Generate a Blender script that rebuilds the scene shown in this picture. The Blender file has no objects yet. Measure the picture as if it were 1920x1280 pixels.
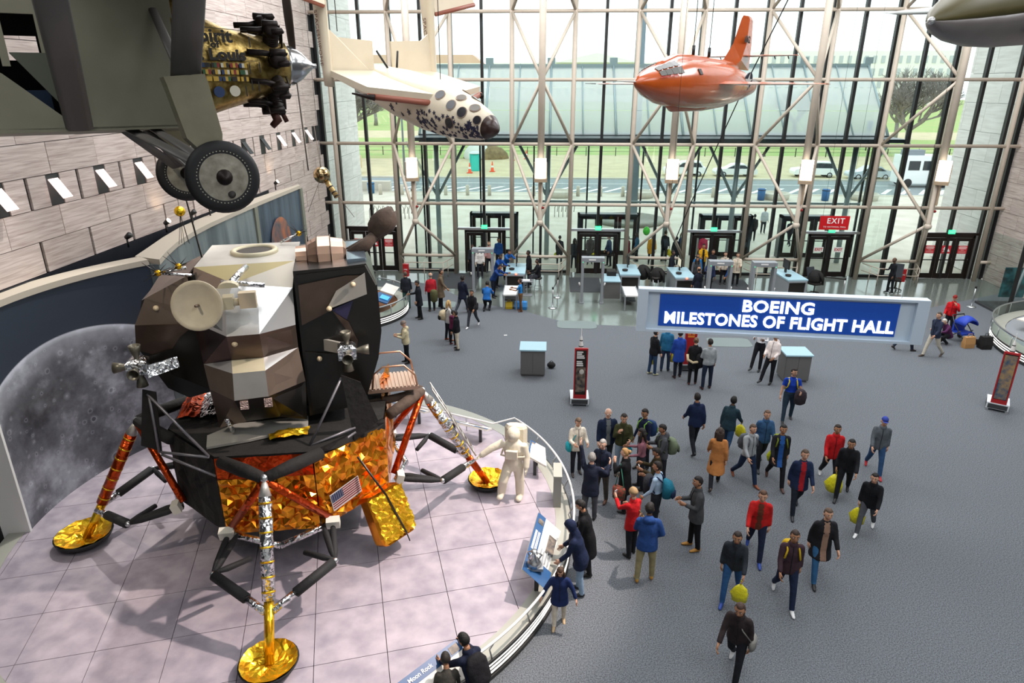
import bpy, bmesh, math, random
import numpy as np
from mathutils import Vector, Matrix
random.seed(11)
S=bpy.context.scene; COL=S.collection
pi=math.pi
# ------------------------------------------------ camera, world, lights, exposure
cam_d=bpy.data.cameras.new('camera'); cam=bpy.data.objects.new('camera',cam_d); COL.objects.link(cam)
cam_d.sensor_width=36; cam_d.lens=1264.9/1920*36; cam_d.clip_end=3000; cam_d.clip_start=.1
PT,YW=0.3658,-0.0546
fw=Vector((math.sin(YW)*math.cos(PT),math.cos(YW)*math.cos(PT),-math.sin(PT))); rt=Vector((math.cos(YW),-math.sin(YW),0)); up=rt.cross(fw)
mw=Matrix.Identity(4)
for i in range(3): mw[i][0]=rt[i]; mw[i][1]=up[i]; mw[i][2]=-fw[i]; mw[i][3]=(-4.143,-35.679,9.748)[i]
cam.matrix_world=mw; S.camera=cam
S.view_settings.view_transform='Standard'; S.view_settings.look='None'; S.view_settings.gamma=1; S.view_settings.use_curve_mapping=False
S.view_settings.exposure=0.0
S.cycles.use_denoising=True; S.cycles.max_bounces=8; S.cycles.diffuse_bounces=3; S.cycles.glossy_bounces=4; S.cycles.transparent_max_bounces=24; S.cycles.transmission_bounces=4
S.cycles.caustics_reflective=False; S.cycles.caustics_refractive=False; S.cycles.sample_clamp_indirect=6
W=bpy.data.worlds.new('overcast_sky'); S.world=W; W.use_nodes=True
bg=W.node_tree.nodes['Background']; bg.inputs[0].default_value=(.90,.955,1,1); bg.inputs[1].default_value=2.2
def area(name,loc,rot,sx,sy,power,color=(1,1,1)):
    d=bpy.data.lights.new(name,'AREA'); d.shape='RECTANGLE'; d.size=sx; d.size_y=sy; d.energy=power; d.color=color
    o=bpy.data.objects.new(name,d); o.location=loc; o.rotation_euler=rot; COL.objects.link(o); return o
def spot(name,loc,tgt,power,deg,color=(1,.9,.78),rad=.12,blend=.5):
    d=bpy.data.lights.new(name,'SPOT'); d.energy=power; d.spot_size=math.radians(deg); d.spot_blend=blend; d.color=color; d.shadow_soft_size=rad
    o=bpy.data.objects.new(name,d); o.location=loc; o.rotation_euler=(Vector(tgt)-Vector(loc)).to_track_quat('-Z','Y').to_euler(); COL.objects.link(o); return o
for i,(x,y) in enumerate([(x,y) for x in (-10,1.5,13) for y in (-8,-20,-33)]):
    area('skylight_lamp',(x,y,16.9),(0,0,0),8,8,((700 if x<0 else 1000) if y<-10 else 1900),(.95,.97,1))
spot('ceiling_spotlight',(3.1,-22.4,16.5),(-7.4,-23.6,.4),15500,35,(1,.86,.78),.22)
spot('ceiling_spotlight',(-12.5,-31,16.5),(-9.8,-22.5,2.5),2200,40,(1,.86,.7),.15)
spot('ceiling_spotlight',(-6.5,-12,16.5),(-10,-22,5),1800,40,(1,.88,.72),.15)
spot('ceiling_spotlight',(-12.2,-17.5,15),(-14.6,-25,.5),4200,34,(1,.97,.92),.15)
# ------------------------------------------------ materials
def lin(h):
    h=h.lstrip('#'); r=[int(h[i:i+2],16)/255 for i in (0,2,4)]
    return tuple(c/12.92 if c<=.04045 else ((c+.055)/1.055)**2.4 for c in r)+(1,)
MC={}
def mat(name,col,rough=.6,metal=0,noise=0,nscale=8,col2=None,bump=0,bscale=30,stretch=(1,1,1),emit=0,spec=.5,vor=0,rnd=0,detail=3,coat=0,ramp=(.35,.65),warp=0):
    if name in MC: return MC[name]
    m=bpy.data.materials.new(name); m.use_nodes=True; nt=m.node_tree; N=nt.nodes; L=nt.links
    b=N['Principled BSDF']; c=lin(col) if isinstance(col,str) else col
    b.inputs['Base Color'].default_value=c; b.inputs['Roughness'].default_value=rough; b.inputs['Metallic'].default_value=metal
    b.inputs['Specular IOR Level'].default_value=spec
    if coat: b.inputs['Coat Weight'].default_value=coat; b.inputs['Coat Roughness'].default_value=.08
    tc=N.new('ShaderNodeTexCoord'); mp=N.new('ShaderNodeMapping'); mp.inputs['Scale'].default_value=stretch
    L.new(tc.outputs['Object'],mp.inputs[0]); vec=mp.outputs[0]
    if rnd:
        oi=N.new('ShaderNodeObjectInfo'); ad=N.new('ShaderNodeVectorMath'); ad.operation='MULTIPLY_ADD'
        L.new(oi.outputs['Random'],ad.inputs[0]); ad.inputs[1].default_value=(37,51,23); L.new(mp.outputs[0],ad.inputs[2]); vec=ad.outputs[0]
    src=None
    if noise:
        n=N.new('ShaderNodeTexNoise'); n.inputs['Scale'].default_value=nscale; n.inputs['Detail'].default_value=detail; n.inputs['Distortion'].default_value=warp
        L.new(vec,n.inputs['Vector'])
        r=N.new('ShaderNodeValToRGB'); r.color_ramp.elements[0].position=ramp[0]; r.color_ramp.elements[1].position=ramp[1]
        c2=lin(col2) if isinstance(col2,str) else (col2 or tuple(x*(1-noise) for x in c[:3])+(1,))
        r.color_ramp.elements[0].color=c2; r.color_ramp.elements[1].color=c
        L.new(n.outputs['Fac'],r.inputs[0]); src=r.outputs[0]
        if rnd:
            hs=N.new('ShaderNodeHueSaturation'); mr=N.new('ShaderNodeMapRange'); mr.inputs[3].default_value=1-rnd; mr.inputs[4].default_value=1+rnd
            L.new(oi.outputs['Random'],mr.inputs[0]); L.new(mr.outputs[0],hs.inputs['Value']); L.new(src,hs.inputs['Color']); src=hs.outputs[0]
        L.new(src,b.inputs['Base Color'])
    if bump:
        if vor:
            t=N.new('ShaderNodeTexVoronoi'); t.inputs['Scale'].default_value=bscale; t.feature='F1'
            wn=N.new('ShaderNodeTexNoise'); wn.inputs['Scale'].default_value=bscale*.6; wn.inputs['Detail'].default_value=2
            mx=N.new('ShaderNodeMixRGB'); mx.inputs[0].default_value=.25; L.new(vec,mx.inputs[1]); L.new(vec,wn.inputs['Vector']); L.new(wn.outputs['Color'],mx.inputs[2]); L.new(mx.outputs[0],t.inputs['Vector'])
            h=t.outputs['Distance']
        else:
            t=N.new('ShaderNodeTexNoise'); t.inputs['Scale'].default_value=bscale; t.inputs['Detail'].default_value=4; L.new(vec,t.inputs['Vector']); h=t.outputs['Fac']
        bp=N.new('ShaderNodeBump'); bp.inputs['Strength'].default_value=bump; bp.inputs['Distance'].default_value=.05
        L.new(h,bp.inputs['Height']); L.new(bp.outputs[0],b.inputs['Normal'])
    if emit:
        b.inputs['Emission Color'].default_value=c; b.inputs['Emission Strength'].default_value=emit
    MC[name]=m; return m
def glass(name,tint,refl=.06,rough=.0):
    if name in MC: return MC[name]
    m=bpy.data.materials.new(name); m.use_nodes=True; nt=m.node_tree; N=nt.nodes; L=nt.links
    N.remove(N['Principled BSDF']); t=N.new('ShaderNodeBsdfTransparent'); t.inputs[0].default_value=lin(tint)
    g=N.new('ShaderNodeBsdfGlossy'); g.inputs['Roughness'].default_value=rough
    lw=N.new('ShaderNodeLayerWeight'); pw=N.new('ShaderNodeMath'); pw.operation='POWER'; L.new(lw.outputs['Facing'],pw.inputs[0]); pw.inputs[1].default_value=5; fr=N.new('ShaderNodeMath'); fr.operation='MULTIPLY_ADD'; L.new(pw.outputs[0],fr.inputs[0]); fr.inputs[1].default_value=.7; fr.inputs[2].default_value=.025
    mx=N.new('ShaderNodeMixShader'); L.new(fr.outputs[0],mx.inputs[0]); L.new(t.outputs[0],mx.inputs[1]); L.new(g.outputs[0],mx.inputs[2])
    L.new(mx.outputs[0],N['Material Output'].inputs[0]); MC[name]=m; return m
# ------------------------------------------------ geometry
class M:
    def __init__(s): s.v=[];s.f=[];s.mi=[];s.sm=[]
    def add(s,vs,fs,mi=0,sm=False):
        n=len(s.v); s.v.extend([tuple(v) for v in vs]); s.f.extend([tuple(i+n for i in f) for f in fs]); s.mi.extend([mi]*len(fs)); s.sm.extend([sm]*len(fs)); return s
    def bx(s,x0,x1,y0,y1,z0,z1,mi=0,T=None):
        vs=[(x,y,z) for z in (z0,z1) for y in (y0,y1) for x in (x0,x1)]
        if T is not None: vs=[T@Vector(v) for v in vs]
        return s.add(vs,[(0,2,3,1),(4,5,7,6),(0,1,5,4),(2,6,7,3),(0,4,6,2),(1,3,7,5)],mi)
    def box(s,c,d,rz=0,mi=0,T=None):
        if rz: T=Matrix.Translation(Vector(c))@Matrix.Rotation(rz,4,'Z'); return s.bx(-d[0]/2,d[0]/2,-d[1]/2,d[1]/2,-d[2]/2,d[2]/2,mi,T)
        return s.bx(c[0]-d[0]/2,c[0]+d[0]/2,c[1]-d[1]/2,c[1]+d[1]/2,c[2]-d[2]/2,c[2]+d[2]/2,mi,T)
    def loft(s,rings,mi=0,sm=True,cap=True,closed=False):
        n=len(rings[0]); vs=[p for r in rings for p in r]; fs=[]
        R=len(rings)
        for i in range(R if closed else R-1):
            a,b=i*n,((i+1)%R)*n
            for k in range(n): fs.append((a+k,a+(k+1)%n,b+(k+1)%n,b+k))
        if cap and not closed: fs.append(tuple(reversed(range(n)))); fs.append(tuple((R-1)*n+k for k in range(n)))
        return s.add(vs,fs,mi,sm)
    def tube(s,pts,r,n=8,mi=0,sm=True,cap=True,ell=None,upv=None):
        pts=[Vector(p) for p in pts]; rs=r if isinstance(r,(list,tuple)) else [r]*len(pts); rings=[]; px=None
        for i,p in enumerate(pts):
            d=(pts[min(i+1,len(pts)-1)]-pts[max(i-1,0)]).normalized()
            if px is None:
                ref=Vector(upv) if upv else (Vector((0,0,1)) if abs(d.z)<.9 else Vector((1,0,0)))
                x=ref.cross(d).normalized()
            else:
                x=(px-d*px.dot(d)).normalized()
            px=x; y=d.cross(x)
            ex=ell or 1
            rings.append([p+(x*math.cos(2*pi*k/n)*ex+y*math.sin(2*pi*k/n))*rs[i] for k in range(n)])
        return s.loft(rings,mi,sm,cap)
    def lathe(s,prof,n=16,c=(0,0,0),T=None,mi=0,sm=True,cap=True):
        rings=[[Vector((r*math.cos(2*pi*k/n)+c[0],r*math.sin(2*pi*k/n)+c[1],z+c[2])) for k in range(n)] for r,z in prof]
        if T is not None: rings=[[T@p for p in r] for r in rings]
        return s.loft(rings,mi,sm,cap)
    def ball(s,c,r,nu=12,nv=8,mi=0,T=None):
        if not isinstance(r,(tuple,list)): r=(r,r,r)
        prof=[(max(math.sin(pi*j/nv),.02),-math.cos(pi*j/nv)) for j in range(nv+1)]
        rings=[[Vector((a*math.cos(2*pi*k/nu)*r[0]+c[0],a*math.sin(2*pi*k/nu)*r[1]+c[1],z*r[2]+c[2])) for k in range(nu)] for a,z in prof]
        if T is not None: rings=[[T@p for p in q] for q in rings]
        return s.loft(rings,mi,True)
    def prism(s,poly,z0,z1,mi=0,T=None,sm=False):
        n=len(poly); vs=[Vector((p[0],p[1],z0)) for p in poly]+[Vector((p[0],p[1],z1)) for p in poly]
        if T is not None: vs=[T@v for v in vs]
        fs=[tuple(reversed(range(n))),tuple(range(n,2*n))]+[(k,(k+1)%n,n+(k+1)%n,n+k) for k in range(n)]
        return s.add(vs,fs,mi,sm)
    def slab(s,pts,th,mi=0):  # thick polygon from 3-D points, extruded along its normal
        p=[Vector(q) for q in pts]; nrm=Vector((0,0,0))
        for i in range(len(p)): nrm+=(p[i]-p[0]).cross(p[(i+1)%len(p)]-p[0])
        nrm.normalize(); n=len(p); vs=p+[q-nrm*th for q in p]
        return s.add(vs,[tuple(range(n)),tuple(reversed(range(n,2*n)))]+[(k,n+k,n+(k+1)%n,(k+1)%n) for k in range(n)],mi)
    def mesh(s,name,mats):
        me=bpy.data.meshes.new(name); me.from_pydata(s.v,[],s.f)
        for m in (mats if isinstance(mats,(list,tuple)) else [mats]): me.materials.append(m)
        me.polygons.foreach_set('material_index',s.mi); me.polygons.foreach_set('use_smooth',s.sm); me.update(); return me
    def build(s,name,mats,parent=None,loc=None,**kw):
        return ob(name,s.mesh(name,mats),parent,loc,**kw)
def ob(name,me,parent=None,loc=None,rz=0,label=None,cat=None,group=None,kind=None):
    o=bpy.data.objects.new(name,me); COL.objects.link(o)
    if parent is not None: o.parent=parent
    if loc is not None: o.location=loc
    if rz: o.rotation_euler=(0,0,rz)
    return tag(o,label,cat,group,kind)
def tag(o,label=None,cat=None,group=None,kind=None):
    for k,v in (('label',label),('category',cat),('group',group),('kind',kind)):
        if v: o[k]=v
    return o
def thing(name,label,cat,loc=(0,0,0),rz=0,group=None,kind=None):
    return ob(name,None,None,loc,rz,label,cat,group,kind)
def copy_tree(o,loc=None,rz=None,label=None,parent=None,keep=None):
    c=o.copy(); COL.objects.link(c)
    if parent is not None: c.parent=parent
    if loc is not None: c.location=loc
    if rz is not None: c.rotation_euler=(0,0,rz)
    if label: c['label']=label
    for ch in list(o.children): copy_tree(ch,parent=c)
    return c
def text(name,body,size,mt,parent,T,ext=.004,bold=0,align='CENTER',spacing=1,line=1,sx=1):
    cu=bpy.data.curves.new(name,'FONT'); cu.body=body; cu.size=size; cu.extrude=ext; cu.offset=bold; cu.align_x=align; cu.align_y='CENTER'; cu.space_character=spacing; cu.space_line=line; cu.resolution_u=3
    o=bpy.data.objects.new(name,cu); me=bpy.data.meshes.new_from_object(o); bpy.data.objects.remove(o)
    me.materials.clear(); me.materials.append(mt)
    me.transform(T@Matrix.Diagonal((sx,1,1,1))); return ob(name,me,parent)
def frame(o,x,y,z=None):  # matrix from origin, x axis, y axis
    x=Vector(x).normalized(); y=Vector(y); zz=x.cross(y).normalized(); y=zz.cross(x)
    m=Matrix.Identity(4)
    for i in range(3): m[i][0]=x[i]; m[i][1]=y[i]; m[i][2]=zz[i]; m[i][3]=o[i]
    return m
# ------------------------------------------------ hall shell
P=3.048; XL,XR=-16.0,18.9
m_carpet=mat('grey carpet','#767b81',.9,noise=.3,nscale=42,col2='#404347',bump=.12,bscale=90,detail=7,ramp=(.33,.67))
m_stone=mat('polished terrazzo','#747a74',.12,noise=.2,nscale=40,col2='#5c625d',spec=.6,detail=5)
m_trav=mat('travertine','#cdbeb6',.55,noise=.3,nscale=3.2,col2='#a5938b',stretch=(1,.35,7),rnd=.09,detail=8,bump=.05,bscale=12,ramp=(.3,.62),warp=.6)
m_dark=mat('dark joint','#1b1a1b',.8)
m_black=mat('black metal','#141414',.45)
m_gap_shade=mat('near black gap shade','#10131c',.5)
m_tan=mat('tan painted steel','#c6b9a8',.5,noise=.06,nscale=3)
m_plaster=mat('white plaster','#d9d8d4',.8)
m_ledge=mat('warm grey ledge','#a7a69b',.45,noise=.05,nscale=2)
m_steel=mat('brushed steel','#c9cbcc',.28,metal=.9)
m_white=mat('white paint','#e8e6e2',.5)
m_led=mat('white light strip',(1,.97,.92,1),.5,emit=1.15)
m_glass=glass('window glass','#f6fbf9')
m_glass2=glass('clear barrier glass','#eef4f2')
sq=[(-16,-1.7),(-13,-1.6),(-11.6,-1.75),(-10.3,-2.1),(-9.6,-2.8),(-8.6,-4.1),(-7.5,-5.2),(-5.2,-6.35),(-3.6,-7.6),(-2,-8.05),(-.2,-8.2),(2.5,-8.25),(5.5,-7.9),(9,-6.9),(13.5,-4.9),(15.5,-3.8),(18.9,-2)]
M().prism([(-16,-45),(18.9,-45)]+sq[::-1],-.2,0.0).build('floor',m_carpet,kind='structure')
M().prism(sq+[(18.9,.6),(-16,.6)],-.2,-.004).build('floor',m_stone,kind='structure')
ml=M(); ml.bx(XL-.6,XL-.06,-45,.3,-.2,17.4); wl=ml.build('wall_left',m_dark,kind='structure')
# travertine courses on the left wall (each slab its own piece)
ZC=.73; ZL=7.0; LP=1.785
lampy=[-2.0-LP*n for n in range(0,13)]
def panel(par,x0,x1,y0,y1,z0,z1,mt=m_trav):
    cx,cy,cz=(x0+x1)/2,(y0+y1)/2,(z0+z1)/2
    return M().bx(x0-cx,x1-cx,y0-cy,y1-cy,z0-cz,z1-cz).build('stone_panel',mt,par,(cx,cy,cz))
def lpan(y0,y1,z0,z1):
    g=.008; d=random.uniform(-.006,.006); panel(wl,XL-.055,XL+d,y0+g,y1-g,z0+g,z1-g)
for k in range(-9,14):
    z0=ZL+ZC*k; z1=z0+ZC
    if k==0:
        for n in range(-1,12):
            yc=-2.0-LP*n; ym=yc-LP/2
            if n>=0: lpan(ym+.045,yc-.24,z0,z1)
            else: continue
            yp=yc+LP/2
            lpan(yc+.24,min(yp-.045,.28),z0,z1)
        continue
    slot=k<0 and k%2==0
    for n in range(-1,13):
        if k%2==0 and k<0: a,b=-2.0-LP*n-LP/2,-2.0-LP*n+LP/2
        else: a,b=-2.0-LP*n-LP,-2.0-LP*n
        if k%2==0 and k>0: a,b=a+LP/2,b+LP/2
        b=min(b,.28)
        if b-a<.1: continue
        if k<-2 and b<-7.5: continue
        if slot: a+=.04; b-=.04
        if k>5 and b<-12: continue
        lpan(a,b,z0,z1)
M().bx(XL-.05,XL+.02,-27,-7.4,2.6,ZL-2*ZC-.01).build('trim_1',m_gap_shade,kind='structure')  # dark sheet standing in for the shaded gap behind the mural wall
# right wall
mr=M(); mr.bx(XR+.06,XR+.6,-45,.3,-.2,17.4); wr=mr.build('wall_right',m_dark,kind='structure')
for k in range(0,20):
    for n in range(0,9 if k<8 else 4):
        a=.28-1.5*(n+1)+(.75 if k%2 else 0); b=a+1.5; b=min(b,.28)
        if k>10 and n>1: continue
        g=.008; panel(wr,XR,XR+.055,a+g,b-g,ZC*k+g,ZC*k+ZC-g)
M().bx(-16.6,19.5,-45.2,-44.7,-.2,17.4).build('wall_back',m_plaster,kind='structure')
M().bx(-16.6,19.5,-45.2,.6,17.1,17.4).build('ceiling',m_plaster,kind='structure')
# window wall: tubes, mullions, panes
win=thing('window_1',None,None,kind='structure')
ZT=[3.8,6.84,9.9,12.95,16.0]
PX=[P*(i-5) for i in range(12)]
for x in PX: M().tube([(x,0,-.05),(x,0,17)],.115,12).build('post',m_tan,win)
for z in ZT: M().tube([(XL-.05,0,z),(XR+.05,0,z)],.085,10).build('transom',m_tan,win)
mm=M().bx(-.07,.07,-.12,.12,-.05,17).mesh('mullion',m_black)
xs=sorted([P*(i-5) for i in range(12)]+[P*(i-4.5) for i in range(11)]+[XL+.06,XR-.06])
for x in xs: ob('mullion',mm,win,(x,.5,0))
zr=[0.02]+ZT
DB=[0,2,4,6,8,10]  # bays with doors
for a,b in zip(xs[:-1],xs[1:]):
    if b-a<.1: continue
    bay=math.floor(((a+b)/2)/P+5)
    for z0,z1 in zip(zr[:-1],zr[1:]):
        if z0<.1 and bay in DB: z0=2.47
        M().bx(a+.07,b-.07,.49,.51,z0+.012,z1-.012).build('pane',m_glass,win)
for i in (1,3,5,7,9):   # bottom kick rail in the truss bays
    M().bx(PX[i],PX[i+1],.42,.58,-.02,.14).build('sill',m_black,win)
for i in (1,3,5,7,9):
    a,b=PX[i],PX[i+1]; xm=(a+b)/2; yf=-3.0
    t=thing('trim_%d'%((i+1)//2+1),None,None,kind='structure')
    M().tube([(xm,yf,6.15),(xm,yf,17)],.16,14).build('front_chord',m_tan,t)
    M().tube([(xm,yf,3.35),(xm,yf,3.6),(xm,yf,6.2)],[.15,.11,.11],12).build('front_chord',m_tan,t)
    M().ball((xm,yf,3.42),.17,12,8).build('node',m_tan,t)
    M().ball((xm+.13,yf-.06,4.15),.07,8,6).build('call_point',mat('red paint','#8d1a17',.4),t)
    for x in (a,b):
        for p,q in (((xm,yf,3.5),(x,0,1.0)),((xm,yf,3.5),(x,0,6.84)),((x,0,6.84),(xm,yf,9.9)),((xm,yf,9.9),(x,0,12.95)),((x,0,12.95),(xm,yf,16))):
            M().tube([p,q],.075,8).build('brace',m_tan,t)
    M().tube([(a,0,1.0),(b,0,1.0)],.085,8).build('transom',m_tan,t)
M().tube([(PX[11],0,1.0),(XR,0,1.0)],.085,8).build('transom',m_tan,win)
# lamps on the truss chords
m_lampw=mat('lit reflector',(1,.95,.85,1),.4,emit=3.2)
m_alu=mat('beige lamp housing','#b09a80',.35,metal=.3)
ordn=['first','second','third','fourth','fifth']
for j,i in enumerate((1,3,5,7,9)):
    xm=(PX[i]+PX[i+1])/2; t=thing('truss_lamp','lit uplight with curved reflector, on the %s window truss from the lamp wall'%ordn[j],'lamp',(xm,-3.3,5.4),0,'uplights on the window trusses')
    yaw=[.35,.05,-.12,-.35,-.5][j]; t.rotation_euler=(0,0,yaw)
    M().bx(-.27,.27,-.17,.17,0,.16).bx(-.3,-.27,-.17,.17,.0,.9).bx(.27,.3,-.17,.17,.0,.9).build('housing',m_alu,t)
    prof=[(-.12+.02,.16)]; r=M(); pts=[(-.16+.30*math.sin(u*1.1),.16+.92*u) for u in [k/6 for k in range(7)]]
    r.loft([[(-.26,y-.02,z),(.26,y-.02,z),(.26,y+.0,z),(-.26,y+.0,z)] for y,z in [(p[0]*-1+.02,p[1]) for p in pts]],sm=False).build('reflector',m_lampw,t)
    M().lathe([(.1,.16),(.12,.24),(.05,.26)],12).build('bulb',mat('hot bulb',(1,.8,.5,1),.4,emit=8),t)
    M().bx(-.05,.05,.1,.34,-.5,-.4).bx(-.05,.05,.1,.34,-.9,-.8).bx(-.04,.04,.0,.1,-.95,0).build('bracket',m_alu,t)
# doors with frames, panes, signs
m_bronze=mat('dark bronze frame','#1d1613',.35,metal=.3)
m_red=mat('red vinyl','#c8323a',.5); m_whiteink=mat('white ink','#f3f0ec',.6); m_redink=mat('red ink','#b22a22',.6)
m_green=mat('green exit light',(.05,.9,.35,1),.5,emit=1.3)
Rx=Matrix.Rotation(pi/2,4,'X')
def door_leaf(par,x0,x1,y=.42,z1=2.18,sign=0,w=.13,handle=1,name='door_leaf'):
    lf=M(); lf.bx(x0,x0+w,y-.03,y+.03,.01,z1).bx(x1-w,x1,y-.03,y+.03,.01,z1).bx(x0+w,x1-w,y-.03,y+.03,z1-.16,z1).bx(x0+w,x1-w,y-.03,y+.03,.01,.28).bx(x0+w,x1-w,y-.025,y+.025,.98,1.03)
    o=lf.build(name,m_bronze,par)
    M().bx(x0+w,x1-w,y-.006,y+.006,.28,.98).build('pane',m_glass,o); M().bx(x0+w,x1-w,y-.006,y+.006,1.03,z1-.16).build('pane',m_glass,o)
    if handle: M().tube([(x1-w/2,y-.03,.75),(x1-w/2-.02,y-.14,.82),(x1-w/2-.02,y-.14,1.08),(x1-w/2,y-.03,1.15)],.018,6).build('pull_handle',m_bronze,o)
    xc=(x0+x1)/2
    if sign==1:
        M().bx(x0+w,x1-w,y-.016,y-.01,1.35,1.78).build('door_sign',m_red,o)
        
        for q,(ww,hh) in enumerate(((.3,.03),(.34,.05),(.3,.05),(.12,.02),(.3,.015),(.3,.015))): M().bx(xc-ww*.5*(x1-x0-2*w)/.4,xc+ww*.5*(x1-x0-2*w)/.4,y-.022,y-.016,1.71-.06*q,1.71-.06*q+hh).build('text_line',mat('pink white ink','#f0b9b6',.6),o)
    if sign==2:
        M().bx(x0+w,x1-w,y-.016,y-.01,1.35,1.78).build('door_sign',m_red,o)
        g=M(); 
        for q,(dx,dz) in enumerate([(0,0)]):
            cx=xc-.1; g.ball((cx,y-.02,1.66),(.035,.006,.035),8,5); g.tube([(cx,y-.02,1.62),(cx,y-.02,1.5)],.022,6); g.tube([(cx-.08,y-.02,1.58),(cx,y-.02,1.6),(cx+.08,y-.02,1.56)],.014,6); g.tube([(cx-.06,y-.02,1.42),(cx,y-.02,1.51),(cx+.05,y-.02,1.42)],.016,6)
            g.prism([(xc+.04,1.45),(xc+.2,1.45),(xc+.12,1.62)],-.003,.003,T=Matrix.Translation((0,y-.02,0))@Rx)
        g.build('pictogram',m_whiteink,o)
    if sign==3:
        M().bx(xc-.24,xc+.24,y-.016,y-.01,1.35,1.62).build('door_sign',m_white,o)
        text('lettering','EXIT',.2,m_redink,o,Matrix.Translation((xc,y-.02,1.48))@Rx,.001,bold=.006)
    return o
dn=0
for bay in DB:
    dn+=1; a,b=PX[bay],PX[bay+1]; d=thing('door_%d'%dn,None,None,kind='structure')
    M().bx(a,b,.36,.54,2.33,2.45).build('header',m_bronze if bay in (0,10) else m_steel,d)
    if bay in (0,10):
        x0,x1=a+.28,b-.28; n=3; sg=[1,2,1]
    else:
        x0,x1=a+.55,b-.45; n=2; sg=[3,3] if bay==8 else [0,0]
    f=M(); f.bx(x0-.09,x0,.36,.5,0,2.3).bx(x1,x1+.09,.36,.5,0,2.3).bx(x0-.09,x1+.09,.36,.5,2.2,2.33); f.build('door_frame',m_bronze,d)
    w=(x1-x0)/n
    for q in range(n):
        if bay==2 and q==1: continue    # stands open
        door_leaf(d,x0+w*q+.01,x0+w*(q+1)-.01,sign=sg[q],w=.16)
    for (p,q) in ((a+.1,x0-.1),(x1+.1,b-.1)):
        if q-p>.1: M().bx(p,q,.44,.46,.02,2.3).build('pane',m_glass,d)
    if bay!=0:
        e=thing('exit_sign','small lit green exit sign box above the %s'%{2:'doorway crowded with entering people, nearest the lander',4:'double doors behind the lone detector',6:'double doors behind the queue',8:'double doors marked exit',10:'triple doors with red notices on the right'}[bay],'sign',((a+b)/2+.02,.28,2.52),0,'green exit signs over the doors')
        M().bx(-.16,.16,-.04,.04,-.1,.1).build('sign_box',m_green,e)
        text('lettering','EXIT',.13,m_white,e,Matrix.Translation((0,-.045,0))@Rx,.002)
# hanging red exit sign
e=thing('exit_sign','large red hanging sign reading exit, in front of the window','sign',(10.0,-1.5,3.27))
M().bx(-.71,.71,-.03,.03,-.34,.34).build('sign_board',mat('bright red panel','#c4141b',.4),e)
text('lettering','EXIT',.38,m_whiteink,e,Matrix.Translation((.05,-.035,.09))@Rx,.003,bold=.004,spacing=1.15)
text('lettering','TO NATIONAL MALL',.1,m_whiteink,e,Matrix.Translation((.03,-.035,-.2))@Rx,.002,spacing=1.2)
for sx in (-.6,.6): M().tube([(sx,0,.34),(sx,0,13.8)],.006,4).build('hanging_wire',m_black,e)
# wall lamps
m_lampk=mat('warm louvre light',(1,.80,.74,1),.5,emit=1.25)
nm=['first','second','third','fourth','fifth','sixth','seventh','eighth','ninth','tenth','eleventh','twelfth']
m_lamprec=mat('lamp recess','#2c2d2e',.5)
for n in range(0,12):
    y=lampy[n]; lit=n not in (3,4)
    t=thing('wall_lamp','%s louvred lamp recessed in the stone wall, %s from the window'%('lit' if lit else 'dark unlit',nm[n]),'lamp',(XL,y,ZL),0,'recessed lamps in the stone wall')
    M().bx(-.05,-.02,-.235,.235,.01,ZC-.01).build('recess',m_lamprec,t)
    fl=M()
    for q in range(5):
        o0=.05+.0*q; fl.bx(.0,.52,-.17+.068*q,-.17+.068*q+.056,-.012,.012,T=Matrix.Translation((0,0,ZC*.84))@Matrix.Rotation(1.0,4,'Y'))
    fl.build('louvre',m_lampk if lit else m_black,t)
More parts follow.
